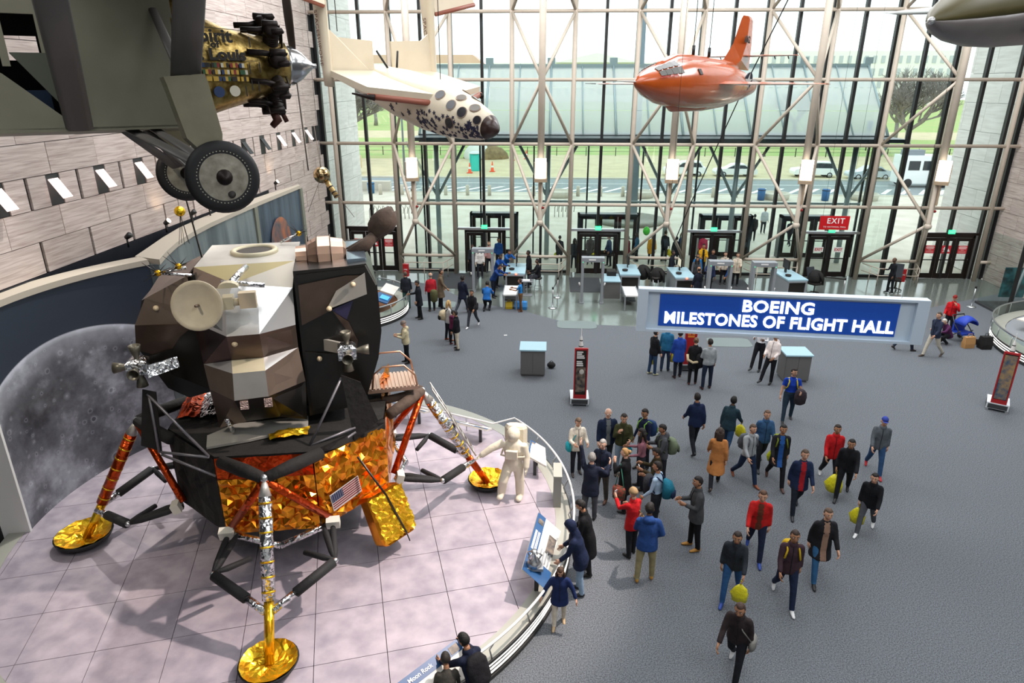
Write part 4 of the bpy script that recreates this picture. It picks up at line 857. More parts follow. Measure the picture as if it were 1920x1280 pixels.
# ------------------------------------------------ hanging aircraft
def axes(o,x,rollz=None):
    x=Vector(x).normalized(); y=Vector((0,0,1)).cross(x).normalized(); z=x.cross(y)
    if rollz: y,z=y*math.cos(rollz)+z*math.sin(rollz),z*math.cos(rollz)-y*math.sin(rollz)
    m=Matrix.Identity(4)
    for i in range(3): m[i][0]=x[i];m[i][1]=y[i];m[i][2]=z[i];m[i][3]=o[i]
    return m
def hang(par,pts,zt=17):
    inv_=par.matrix_basis.inverted()
    for p in pts:
        w=par.matrix_basis@Vector(p); M().tube([p,inv_@Vector((w.x,w.y,zt))],.012,5).build('hanging_cable',m_black,par)
def sup(xc,yc,zc,rx,ry,n=24,e=.5,x=0):
    out=[]
    for k in range(n):
        t=2*pi*k/n; c,s=math.cos(t),math.sin(t); out.append(Vector((x,yc+rx*math.copysign(abs(c)**e,c),zc+ry*math.copysign(abs(s)**e,s))))
    return out
m_fab=mat('silver doped fabric','#7f7d6c',.45,metal=.35,noise=.18,nscale=1.5,bump=.03,bscale=4)
m_fstrut=mat('grey fairing','#6f6c68',.5,metal=.2)
m_cowl=mat('burnished gold cowling','#b39a5c',.28,metal=.8,noise=.35,nscale=14,col2='#7c6430',bump=.08,bscale=40,detail=5)
m_dkint=mat('dark cockpit interior','#0d0a08',.8)
m_eng=mat('dark engine metal','#2c2320',.5,metal=.5,noise=.3,nscale=12)
m_tyre=mat('black rubber tyre','#121214',.6)
m_hubf=mat('stained wheel fabric','#a09b8b',.6,noise=.3,nscale=9,col2='#7a7466')
m_ink=mat('black paint','#1c1712',.6)
A=axes((-8.5,-27.25,8.67),(math.cos(math.radians(36)),math.sin(math.radians(36)),0))
sp=thing('monoplane','old silver monoplane with spoked-disc wheels and gold nose, hanging nearest the camera','aircraft'); sp.matrix_basis=A@Matrix.Rotation(math.radians(-5),4,'X')
hw=.48
# fuselage: near side pieces leave the door and window open
fs=M(); fs.bx(-1.30,-.1,-hw,-hw+.03,.57,2.0); fs.build('fuselage_side',m_fab,sp)
fs=M(); fs.prism([(-7.5,.95),(-5,.7),(-1.30,.57),(-1.31,.68),(-1.78,1.13),(-3.2,1.9),(-7.5,1.6)],hw-.03,hw,T=TT); fs.build('fuselage_side',m_fab,sp)
fs=M(); fs.prism([(-1.30,.78),(-1.36,1.33),(-1.68,1.33)],hw-.05,hw+.02,T=TT); fs.build('door_plate',mat('dark green grey plate','#4b4f44',.5,metal=.3),sp)
M().bx(-3.2,-1.3,-hw,-hw+.03,1.70,2.0).build('fuselage_side',m_fab,sp)
M().bx(-1.4,-1.30,-hw,-hw+.03,1.3,1.7).bx(-1.76,-1.69,-hw,-hw+.04,1.2,1.72).build('window_post',m_fab,sp)
M().bx(-7.5,-.1,hw-.03,hw,.57,1.36).bx(-7.5,-1.72,hw-.03,hw,1.36,1.62).bx(-1.42,-.1,hw-.03,hw,1.36,1.62).bx(-7.5,-.1,hw-.03,hw,1.62,2.0).build('fuselage_side',m_dkint,sp)
M().bx(-7.5,-.1,-hw,hw,.55,.59).bx(-7.5,-.1,-hw,hw,1.98,2.05).build('fuselage_floor',m_fab,sp)
M().bx(-1.34,-1.28,-hw+.04,hw-.04,.6,1.95).build('bulkhead',m_dkint,sp)
M().bx(-1.7,-1.4,-.1,.3,.8,1.0).build('seat_cushion',mat('blue seat cloth','#2a3c55',.8),sp)
# wing (above the picture) and struts
M().prism([(.75,2.42),(.7,2.52),(.2,2.62),(-.6,2.56),(-1.2,2.46),(-.5,2.43)],-7,7,T=TT).build('wing',m_fab,sp)
M().prism([(-.1,2.0),(-.3,2.2),(-.2,2.44),(-1.4,2.46),(-1.4,2.0)],-hw,hw,T=TT).build('wing_root_fairing',m_fab,sp)
def fair(p,q,c0,c1,th,nm_,mt=m_fstrut,ax=(1,0,0)):
    p,q=Vector(p),Vector(q); d=(q-p).normalized(); a=(Vector(ax)-d*d.dot(Vector(ax))).normalized(); nn=d.cross(a); rings=[]
    for e,c in ((p,c0),(q,c1)): rings.append([e+a*c*.5*math.cos(t)+nn*th*.5*math.sin(t) for t in [2*pi*k/14 for k in range(14)]])
    return M().loft(rings).build(nm_,mt,sp)
for s in (-1,1):
    fair((-.18,s*1.2,1.0),(-.05,s*2.42,2.36),.30,.30,.09,'front_wing_strut')
    fair((-1.21,s*.49,.58),(-1.28,s*2.85,2.36),.26,.30,.08,'rear_wing_strut')
    fair((-.28,s*.47,1.8),(-.2,s*1.1,1.1),.09,.11,.05,'gear_brace')
    fair((-.72,s*.3,.56),(-.12,s*1.25,.1),.12,.15,.05,'axle_strut'); fair((-.5,s*.3,.58),(-.05,s*1.2,.12),.10,.14,.05,'axle_strut')
    g_=M(); g_.loft([[Vector((x0,s*1.14,z0)),Vector((x0+.02,s*1.30,z0)),Vector((x1-.02,s*1.30,z0+.03)),Vector((x1,s*1.14,z0+.03))] for x0,x1,z0 in ((-.42,.02,1.03),(-.40,.04,.95),(-.30,.1,.42),(-.2,.08,.3))],sm=False).build('shock_fairing',mat('olive grey fairing','#8b8770',.45,metal=.35,noise=.15,nscale=4),sp)
    w=M(); w.lathe([(.26,-.06),(.33,-.075),(.38,-.03),(.385,0),(.38,.03),(.33,.075),(.26,.06)],40,T=Matrix.Translation((0,s*1.37,0))@Matrix.Rotation(pi/2,4,'X'))
    w=w.build('wheel',m_tyre,sp)
    M().lathe([(.0,-.1),(.05,-.095),(.25,-.06),(.29,-.055),(.29,.055),(.25,.06),(.05,.095),(0,.1)],36,T=Matrix.Translation((0,s*1.37,0))@Matrix.Rotation(pi/2,4,'X')).build('wheel_disc',m_hubf,w)
    lc=M()
    for k in range(48):
        a=2*pi*k/48; lc.box((.275*math.cos(a),s*1.37-.058,.275*math.sin(a)),(.012,.012,.012))
    lc.build('lacing',mat('pale lacing','#b5b09e',.7),w)
    hb=M().lathe([(.085,0),(.075,.02),(.05,.03),(.045,.06),(0,.065)],14,T=Matrix.Translation((.0,s*1.37-.09,.0))@Matrix.Rotation(pi/2,4,'X')).build('hub_cap',m_eng,w)
    M().lathe([(.04,0),(.035,.004),(0,.004)],14,T=Matrix.Translation((.05,s*1.37-.075,-.185))@Matrix.Rotation(pi/2,4,'X')).build('valve_hole',m_ink,w)
M().tube([(0,-1.37,0),(0,-.6,.0),(0,.6,.0),(0,1.37,0)],.03,8).build('axle',m_fstrut,sp)
for s in (-1,1): M().tube([(0,s*.6,0),(-.55,s*.1,.57)],.02,6).build('tie_rod',m_fstrut,sp)
# cowling, engine, spinner, propeller
rings=[sup(0,0,zc,rx,rz,28,e,x) for x,zc,rx,rz,e in ((-.12,1.29,.485,.735,.35),(.1,1.27,.475,.60,.5),(.45,1.25,.45,.47,.62),(.8,1.26,.41,.385,.8),(1.0,1.28,.37,.34,.95),(1.2,1.29,.31,.29,1.0))]
cw=M().loft(rings).build('cowling',m_cowl,sp)
M().loft([sup(0,0,1.29,r,r,24,1,x) for x,r in ((1.2,.285),(1.26,.24),(1.3,.235),(1.42,.17),(1.53,.07),(1.58,.03),(1.62,.028))]).build('spinner',mat('polished spinner','#c3c4c4',.2,metal=.9),sp)
for k in range(9):
    a=2*pi*k/9+pi/2+.12; R_=Matrix.Translation((1.0,0,1.285))@Matrix.Rotation(a-pi/2,4,'X')
    cy=M(); prf=[(.075,.28)]
    for q in range(7): prf+=[(.095,.3+.026*q),(.095,.312+.026*q),(.078,.314+.026*q)]
    prf+=[(.1,.49),(.1,.55),(.06,.58)]
    cy.lathe(prf,12,T=R_); c=cy.build('cylinder',m_eng,sp)
    M().tube([R_@Vector((-.02,-.07,.56)),R_@Vector((.1,-.06,.57)),R_@Vector((.12,-.06,.55))],[.035,.04,.02],8).tube([R_@Vector((-.1,.06,.57)),R_@Vector((.08,.06,.57))],.042,8).build('rocker_box',m_eng,c)
    for s in (-.05,.05): M().tube([R_@Vector((.1,s,.56)),R_@Vector((.14,s*.8,.27))],.013,6).build('push_rod',m_eng,c)
    M().tube([R_@Vector((-.06,.05,.5)),R_@Vector((-.16,.07,.47)),R_@Vector((-.34,.08,.46))],.035,8).build('exhaust_stub',m_eng,c)
M().tube([(.95,-.12,.75),(1.0,-.1,.62),(.92,-.1,.55)],[.05,.06,.04],8).tube([(1.05,-.05,.8),(1.12,-.08,.6)],.03,6).build('sump_pipe',mat('burnt red pipe','#4a2a20',.5,metal=.4),sp)
for sg in (1,-1):
    rings=[]
    for r_,ch,tw in ((.05,.10,.25),(.25,.16,.25),(.6,.2,.3),(1.0,.18,.32),(1.25,.12,.33),(1.33,.04,.33)):
        c_=Vector((.308,-.951*sg,0)).normalized(); o_=Vector((1.34,0,1.3+sg*r_)); th=Vector((.951,.308*sg,0))
        rings.append([o_+c_*ch*.5*math.cos(t)+th*.010*math.sin(t) for t in [2*pi*k/10 for k in range(10)]])
    M().loft(rings).build('propeller_blade',mat('brown grey propeller','#5c5049',.35,metal=.5),sp)
def side(x,z,off=.0):  # a point just proud of the flat of the cowling
    y=-.494+.085*max(0,x)**1.4*1.1-off; return Vector((x,y,z))
def ctext(body,x,z,size,bold,sx=1):
    T_=frame(side(x,z,.03),side(x+.3,z)-side(x-.3,z),(0,0,1)); return text('lettering',body,size,m_ink,cw,T_,.003,bold=bold,sx=sx)
ctext('Spirit',.27,1.545,.2,.006,1.1); ctext('of',.3,1.455,.1,.004,1.2); ctext('St. Louis',.30,1.345,.17,.007,1.15)
M().slab([side(.0,1.285,.012),side(.76,1.285,.012),side(.76,1.29,.012),side(.0,1.29,.012)],.004).slab([side(.05,1.64,.012),side(.7,1.62,.0),side(.7,1.625,.0),side(.05,1.65,.012)],.004).build('panel_line',m_ink,cw)
rnd=random.Random(5); fcol=['#8c2a22','#c9a23a','#1e3a66','#d8d2bc','#2c5a38','#1c1712']; fm=[mat('flag ink '+c,c,.6) for c in fcol]
fg=M()
for r in range(3):
    for c in range(6):
        x,z=.02+.105*c,1.235-.075*r
        for q in range(3):
            k=rnd.randrange(6); x0=x+.03*q; fg.slab([side(x0,z-.025,.014),side(x0+.03,z-.025,.014),side(x0+.03,z+.025,.014),side(x0,z+.025,.014)],.003,k)
o=fg.build('painted_flags',fm,cw); o['kind']='stuff'
for x,z,mt in ((.27,.94,fm[2]),(.45,.95,fm[3])): M().prism([(.062*math.cos(2*pi*k/20),.062*math.sin(2*pi*k/20)) for k in range(20)],-.01,.008,T=frame(side(x,z,.02),side(x+.1,z)-side(x,z),(0,0,1))).build('emblem',mt,cw)
for x,z in ((.66,1.2),(.66,1.02),(.58,.95),(.78,1.22),(.74,1.0),(.7,1.5)): M().slab([side(x,z-.06,.016),side(x+.012,z-.06,.016),side(x+.012,z+.06,.016),side(x,z+.06,.016)],.004).build('louvre_slot',m_ink,cw)
hang(sp,[(-.4,-.4,2.5),(-3,0,2.0)])
# ---- white spaceplane
N_,T_=Vector((-5.47,-18.45,8.72)),Vector((-10.74,-13.33,10.23)); A=axes(T_,N_-T_)
m_ivory=mat('ivory paint','#e3d6bd',.35,noise=.05,nscale=2)
m_redb=mat('brick red strip','#9a5a48',.5)
m_star=mat('dark blue star print','#23233f',.5)
ss=thing('spaceplane','white rocket plane with blue stars and round windows, tail booms raised, hanging by the window','aircraft'); ss.matrix_basis=A
PR=[(0,.34),(.15,.36),(1.2,.42),(2.4,.56),(3.6,.68),(4.8,.72),(5.7,.66),(6.4,.55),(6.9,.43),(7.25,.3)]
def rad_(x):
    for (a,b_),(c,d) in zip(PR[:-1],PR[1:]):
        if a<=x<=c: return b_+(d-b_)*(x-a)/(c-a)
    return .2
zc_=lambda x:-.05-.0*x
fz=M(); fz.loft([sup(0,0,zc_(x),r,r*.95,28,1,x) for x,r in PR]); body=fz.build('fuselage',m_ivory,ss)
M().loft([sup(0,0,-.05,r,r,24,1,x) for x,r in ((7.25,.3),(7.45,.17),(7.6,.03))]).build('nose_cone',mat('dark brown nose','#33211c',.35),ss)
M().loft([sup(0,0,-.05,r,r,24,1,x) for x,r in ((.16,.37),(-.03,.34),(-.03,.27),(.2,.2))],cap=False).build('nozzle_ring',m_eng,ss)
def skin(x,phi,d=.006):  # phi from top, towards the camera side
    r=rad_(x)+d; return Vector((x,-r*math.sin(phi),zc_(x)+r*.95*math.cos(phi)))
def disk(par,x,phi,r,mt,nm_,d=.012,star=0):
    p=skin(x,phi,d); q=skin(x+.05,phi,d); n_=Vector((0,-math.sin(phi),math.cos(phi))); T=frame(p,q-p,n_.cross(q-p))
    if star: poly=[((r if k%2==0 else r*.4)*math.cos(k*pi/5+star),(r if k%2==0 else r*.4)*math.sin(k*pi/5+star)) for k in range(10)]
    else: poly=[(r*math.cos(2*pi*k/20),r*math.sin(2*pi*k/20)) for k in range(20)]
    return M().prism(poly,-.03,.004,T=T).build(nm_,mt,par)
m_port=mat('dark porthole glass','#24242a',.15,spec=.7); m_portl=mat('grey porthole glass','#77736e',.15,spec=.7)
for x,ph,mt in ((5.75,.75,m_port),(6.25,.95,m_port),(6.65,1.05,m_port),(6.3,.35,m_portl),(6.85,.45,m_portl),(6.35,1.75,m_port),(7.12,1.1,m_port),(5.9,-.5,m_port),(6.4,-.4,m_port)):
    o=disk(body,x,ph,.125 if x<7 else .1,mt,'porthole'); disk(o,x,ph,.145 if x<7 else .118,m_redb if False else m_taup,'porthole_rim',.006)
rnd=random.Random(3); sm_=M()
def addstar(x,ph,r):
    p=skin(x,ph,.008); q=skin(x+.05,ph,.008); n_=Vector((0,-math.sin(ph),math.cos(ph))); T=frame(p,q-p,n_.cross(q-p)); a0=rnd.uniform(0,6)
    sm_.prism([((r if k%2==0 else r*.4)*math.cos(k*pi/5+a0),(r if k%2==0 else r*.4)*math.sin(k*pi/5+a0)) for k in range(10)],-.02,.004,T=T)
for k in range(110):
    x=7.2-2.2*rnd.random()**1.8; ph=rnd.uniform(1.35+.1*(7.2-x),2.6); addstar(x,ph,rnd.uniform(.03,.075))
for x,ph,r in ((5.2,1.75,.1),(4.8,1.85,.09),(4.2,1.7,.05),(3.9,2.0,.12),(3.6,1.7,.06),(3.2,1.8,.09),(2.9,1.5,.05),(4.6,1.4,.04),(5.4,2.0,.11),(2.5,1.6,.06),(4.4,2.1,.07)): addstar(x,ph,r)
o=sm_.build('painted_stars',m_star,body); o['kind']='stuff'
wg=M(); wg.slab([(5.55,-.55,.22),(4.6,-1.85,.2),(2.55,-1.75,.2),(2.4,1.75,.2),(4.6,1.85,.2),(5.3,.6,.22)],.16); wg.build('wing',m_ivory,ss)
for s in (-1,1):
    wt=M().tube([(5.6,s*.5,.16),(4.62,s*1.86,.14)],.075,8).build('leading_edge',m_redb,ss)
    M().tube([(4.8,s*1.75,.14),(4.3,s*2.1,.14)],[.08,.02],8).build('wing_tip',m_eng,ss)
    # raised tail booms, fins and flaps hinge at the wing trailing edge
    hx,hy=2.5,s*1.75; up_=Vector((-.28,0,1)); e=Vector((hx,hy,.15))
    bm=M(); bm.loft([[e+up_*t+Vector((cx*w,s*cy*.12,0)) for cx,cy in ((.5,0),(.25,.9),(-.3,1),(-.5,0),(-.3,-1),(.25,-.9))] for t,w in ((-.2,.25),(.2,.32),(1.2,.5),(2.6,.85),(4.2,1.2))]); bm.build('tail_boom',m_ivory,ss)
    M().slab([e+up_*1.75+Vector((.3,s*.05,0)),e+up_*1.85+Vector((.3,s*1.5,.25)),e+up_*2.8+Vector((.1,s*1.5,.25)),e+up_*3.0+Vector((.1,s*.05,0))],.07).build('tail_plane',m_ivory,ss)
    M().tube([e+up_*1.75+Vector((.3,s*.05,0)),e+up_*1.85+Vector((.3,s*1.5,.25))],.06,8).build('tail_leading_edge',m_redb,ss)
    M().slab([(2.5,s*1.7,.2),(2.5,s*.3,.2),(2.26,s*.28,1.1),(2.24,s*1.35,1.15),(2.2,s*1.62,1.35)],.07).build('raised_flap',m_ivory,ss)
    M().tube([(2.52,s*1.72,.22),(2.52,s*.3,.22)],.03,6).build('hinge',m_taup,ss)
    M().tube([(2.9,s*.15,.5),(2.6,s*.35,.9)],.03,6).build('actuator',m_black,ss)
    T_=frame(e+up_*.95+Vector((.0,-.16,0)),up_*-1,(1,0,0.15)); text('lettering','SPACESHIPONE',.2,mat('brown script','#6b4a3e',.6),ss,T_,.003)
hang(ss,[(4.0,.9,.25),(2.3,-1.4,1.3)])
# ---- orange rocket plane
N_,T_=Vector((-2.01,-17.0,9.78)),Vector((3.0,-9.05,9.66)); A=axes(T_,N_-T_)
m_or=mat('glossy orange paint','#b4501a',.25,coat=.35,noise=.08,nscale=4)
xp=thing('rocket_plane','glossy orange bullet-nosed rocket plane with straight wings, hanging before the window','aircraft'); xp.matrix_basis=A
PX1=[(0,.3),(.4,.36),(1.4,.5),(2.6,.62),(4.0,.69),(5.4,.70),(6.8,.66),(7.8,.54),(8.6,.36),(9.1,.18),(9.4,.03)]
bd=M(); bd.loft([sup(0,0,-.02,r,r,30,1,x) for x,r in PX1]); bod=bd.build('fuselage',m_or,xp)
bd=M(); bd.loft([[Vector((x,w*math.cos(t),.35+h_*math.sin(t))) for t in [pi*k/10 for k in range(11)]] for x,w,h_ in ((8.3,.05,.05),(7.8,.16,.25),(7.0,.2,.42),(5.5,.18,.45),(3.0,.14,.4),(1.6,.1,.35))]); bd.build('dorsal_spine',m_or,bod)
bd=M(); bd.loft([[Vector((x,w*math.cos(t),-.4-h_*math.sin(t))) for t in [pi*k/8 for k in range(9)]] for x,w,h_ in ((7.6,.1,.05),(6.9,.22,.38),(4.5,.22,.4),(2.5,.14,.3))]); bd.build('belly_fairing',m_or,bod)
def xs_(x,phi,d=.01):
    for (a,b_),(c,dd) in zip(PX1[:-1],PX1[1:]):
        if a<=x<=c: r=b_+(dd-b_)*(x-a)/(c-a)+d
    return Vector((x,r*math.sin(phi),-.02+r*math.cos(phi)))
m_wind=mat('grey window glass','#5f5e5a',.45,spec=.3)
for i in range(4):
    for j in range(2):
        x0,x1=8.55-.28*i,8.55-.28*(i+1)+.05; p0,p1=.35+.42*j,.35+.42*(j+1)-.07
        for sg in (1,-1): M().slab([xs_(x0,sg*p0),xs_(x1,sg*p0,.03),xs_(x1,sg*p1,.03),xs_(x0,sg*p1)][::sg],.015).build('windscreen_pane',m_wind,bod)
M().slab([xs_(6.55,.95),xs_(6.35,.95),xs_(6.35,1.2),xs_(6.55,1.2)],.02).build('side_window',m_ink,bod)
for s in (-1,1):
    M().loft([[(5.1,s*.5,.0),(4.6,s*.5,.08),(3.5,s*.5,.0),(4.6,s*.5,-.04)],[(4.8,s*3.62,.0),(4.6,s*3.62,.025),(4.05,s*3.62,.0),(4.6,s*3.62,-.02)]],sm=False).build('wing',m_or,xp)
    M().loft([[(1.2,s*.05,.95),(.9,s*.05,.99),(.35,s*.05,.95),(.9,s*.05,.91)],[(1.0,s*1.75,.95),(.8,s*1.75,.97),(.5,s*1.75,.95),(.8,s*1.75,.93)]],sm=False).build('tail_plane',m_or,xp)
    for q in range(3): M().tube([(.6,s*(.5+.45*q),.95),(.45,s*(.5+.45*q),.86)],.02,5).build('mass_balance',m_black,xp)
M().loft([[(x0,-.09*k,z),(.5*(x0+x1),-.12*k,z),(x1,0,z),(.5*(x0+x1),.12*k,z)] for x0,x1,z,k in ((4.2,.2,.5,.5),(2.7,.2,.8,.8),(1.95,.2,1.3,.8),(1.45,.35,2.1,.5),(1.35,.6,2.2,.3))],sm=False).build('fin',m_or,xp)
T_=frame((1.15,.14,1.45),(-1,0,0),(0,0,1)); text('lettering','6062',.3,m_ink,xp,T_,.004,bold=.01)
m_wht=mat('insignia white','#e6e2da',.5); m_inb=mat('insignia navy','#22283a',.5)
ins=disk.__code__ and M().prism([(.3*math.cos(2*pi*k/24),.3*math.sin(2*pi*k/24)) for k in range(24)],-.02,.006,T=frame(xs_(1.9,1.35,.015),(-1,.13,0),(0,.2,1))).build('roundel',m_inb,bod)
M().prism([((.28 if k%2==0 else .11)*math.cos(k*pi/5+pi/2),(.28 if k%2==0 else .11)*math.sin(k*pi/5+pi/2)) for k in range(10)],.004,.012,T=frame(xs_(1.9,1.35,.015),(-1,.13,0),(0,.2,1))).build('star',m_wht,ins)
for sg in (-1,1): M().bx(min(sg*.3,sg*.6),max(sg*.3,sg*.6),-.09,.09,-.02,.008,T=frame(xs_(1.9,1.35,.02),(-1,.13,0),(0,.2,1))).build('bar',m_wht,ins)
text('lettering','Glamorous Glennis',.10,m_redink,bod,frame(xs_(8.25,1.2,.05),xs_(7.8,1.2)-xs_(8.7,1.2),(0,-.3,1)),.003)
M().tube([(9.35,0,0),(9.9,0,0),(10.4,0,0)],[.03,.02,.01],6).build('nose_probe',m_alu1,xp)
M().tube([(4.9,-3.6,0),(5.6,-3.6,0)],[.015,.008],5).build('pitot_tube',m_black,xp)
hang(xp,[(5.6,0,.8),(4.3,0,.8)])
for x in (5.6,4.3): M().tube([(x,0,.78),(x,0,1.05)],.05,6).build('hoist_ring',m_black,xp)
t=thing('slack_cable','long black cable running down from the ceiling behind the orange rocket plane','cable',(0,0,0)); cb=M(); cb.tube([(5.3,-11,16.9),(3.7,-6,9.7),(2.5,-3.5,4.6),(1.9,-3.0,2.35)],.025,5); cb.build('cable',m_black,t)
# ---- olive jet nose at the top right
A=axes((1.46,-24.32,10.61),(-.75,-.66,-.12))
jt=thing('jet_fighter','olive-topped grey-bellied jet nose pointing in from the top right corner','aircraft'); jt.matrix_basis=A
PJ=[(0,.03),(-.12,.13),(-.35,.23),(-.8,.35),(-1.5,.47),(-2.4,.56),(-4,.66),(-6,.68)]
m_ol=mat('olive drab paint','#5a5330',.45,noise=.1,nscale=3); m_gb=mat('grey belly paint','#7d7674',.45,noise=.08,nscale=3)
for nm_,mt,a0,a1 in (('upper_fuselage',m_ol,-.12,pi+.12),('lower_fuselage',m_gb,pi+.12,2*pi-.12)):
    m_=M(); m_.loft([[Vector((x,r*math.cos(a0+(a1-a0)*k/14),r*1.05*math.sin(a0+(a1-a0)*k/14))) for k in range(15)] for x,r in PJ],cap=False); m_.build(nm_,mt,jt)
M().ball((.0,0,0),.055,10,8).build('nose_lens',m_alu2,jt)
for s in (-1,1): M().loft([[(-3.2,s*.5,-.05),(-4.0,s*.5,.1),(-5.4,s*.5,-.05),(-4,s*.5,-.12)],[(-3.7,s*2.3,.0),(-4,s*2.3,.04),(-4.6,s*2.3,.0),(-4,s*2.3,-.04)],[(-3.9,s*2.55,.02),(-4,s*2.55,.03),(-4.2,s*2.55,.02),(-4,s*2.55,.01)]]).build('wing',mat('pale grey wing','#aeb4b0',.4),jt)
for s in (-1,1): M().slab([(-2.3,s*.55,-.25),(-2.3,s*.64,.05),(-2.9,s*.72,.05),(-2.9,s*.62,-.3)],.05).build('gun_panel',m_ink,jt)
hang(jt,[(-1.9,0,.5),(-5,0,.6)])
# ---- gold sphere probe and small golden probe
t=thing('space_probe','small gold sphere satellite with a ringed cylinder, hanging beside the stone wall corner','satellite',(-11.56,-13.58,6.95))
M().ball((0,0,0),.27,20,14).build('sphere',mat('mottled gold mirror','#d3b98c',.2,metal=1,noise=.5,nscale=9,col2='#5c4a2e'),t)
M().tube([(.17,-.05,-.22),(.3,-.1,-.4),(.5,-.18,-.68)],.085,12).build('cylinder',mat('striped tan cylinder','#c4a36a',.35,metal=.5),t)
for q in (.35,.7,.95): 
    p=Vector((.17,-.05,-.22)).lerp(Vector((.5,-.18,-.68)),q); d=Vector((.33,-.13,-.46)).normalized(); M().tube([p-d*.02,p+d*.02],.095,12).build('band',m_ink,t)
for e in ((-.55,-.1,-1.2),(-.2,.3,1.6),(.9,.2,-1.4)): M().tube([(0,0,0),e],.008,4).build('aerial',m_taup,t)
M().tube([(0,0,.26),(0,0,10)],.006,4).build('hanging_cable',m_black,t)
t=thing('small_probe','tiny gold probe with thin legs hanging just under the monoplane wheel','satellite',(-12.6,-20.6,7.0))
M().ball((0,0,0),.12,12,8).build('body',m_yel,t)
for k in range(5): M().tube([(0,0,-.05),(.12*math.cos(k*1.3)-.02,.12*math.sin(k*1.3),-.75)],.006,4).build('leg',m_ink,t)
M().tube([(0,0,.1),(0,0,10)],.006,4).build('hanging_cable',m_black,t)
# ------------------------------------------------ exhibits, security area, furniture
m_blu=mat('panel blue','#174a7a',.4); m_cabg=mat('grey cabinet','#6a6866',.5); m_cabt=mat('pale blue laminate','#9fc0cc',.35)
m_grey2=mat('mid grey plastic','#8e9296',.5); m_dg=mat('dark grey','#3a3b3d',.55)
m_photo=mat('printed photo','#8c7b6a',.5,noise=.8,nscale=7,col2='#22262b',detail=5); m_paper=mat('printed paper','#dcd7ce',.5)
# hanging sign board
p0,p1=Vector((-1.85,-19.2,4.93)),Vector((4.95,-19.85,4.93)); ux=(p1-p0).normalized(); L_=(p1-p0).length
sg=thing('hanging_sign','long blue and white hanging sign with glowing white capital letters, over the carpet','sign'); T=frame((p0+p1)/2+Vector((0,0,-.56)),ux,(0,0,1)); sg.matrix_basis=T
h_=.56
bd=M(); bd.bx(-L_/2,-L_/2+.25,-h_,h_,-.2,.06).bx(L_/2-.28,L_/2,-h_,h_,-.2,.06).bx(-L_/2+.25,L_/2-.28,h_-.06,h_,-.2,.06).bx(-L_/2+.25,L_/2-.28,-h_,-h_+.06,-.2,.06).bx(-L_/2+.25,L_/2-.28,-h_+.06,h_-.06,-.2,-.06); bd.build('sign_frame',mat('pale blue white sign','#c3d2df',.45),sg)
M().bx(-L_/2+.55,L_/2-.62,-.42,.42,-.058,-.04).build('blue_panel',mat('lit blue panel','#0b3f96',.4,emit=.3),sg)
m_lit=mat('lit white letters',(1,1,1,1),.5,emit=1.6)
text('lettering','BOEING',.42,m_lit,sg,Matrix.Translation((0,.19,-.03)),.02,bold=.011,spacing=1.06,sx=1.08); text('lettering','MILESTONES OF FLIGHT HALL',.42,m_lit,sg,Matrix.Translation((0,-.2,-.03)),.02,bold=.011,spacing=1.05,sx=.93)
for x in (-2.8,2.8): M().tube([(x,h_,-.08),(x,12.4,-.08)],.004,5).build('hanging_wire',m_black,sg)
# grey cabinets with blue tops
for (x,y,rz,lb) in ((-4.61,-13.4,0,'grey cabinet with pale blue top, alone on the carpet left of the red rocket board'),(4.55,-13.4,.02,'grey two-door cabinet with pale blue top, beside the leaning guards')):
    t=thing('cabinet',lb,'cabinet',(x,y,0),rz,'grey cabinets on the carpet')
    M().bx(-.43,.43,-.3,.42,.06,.98).bx(-.38,.38,-.26,.38,0,.06).build('cabinet_body',m_cabg,t)
    for s in (-1,1): M().bx(min(s*.005,s*.42),max(s*.005,s*.42),-.318,-.3,.09,.96).build('door',m_cabg,t)
    M().bx(-.47,.47,-.36,.5,.98,1.03).build('top',m_cabt,t)
t=thing('camera_bag','small black camera bag sitting behind the lone cabinet top edge','bag',(-3.95,-12.9,0)); M().ball((0,0,.12),(.16,.12,.12),10,6).build('bag_body',m_blkc,t); M().tube([(-.1,0,.2),(0,0,.3),(.1,0,.2)],.012,5).build('strap',m_blk,t)
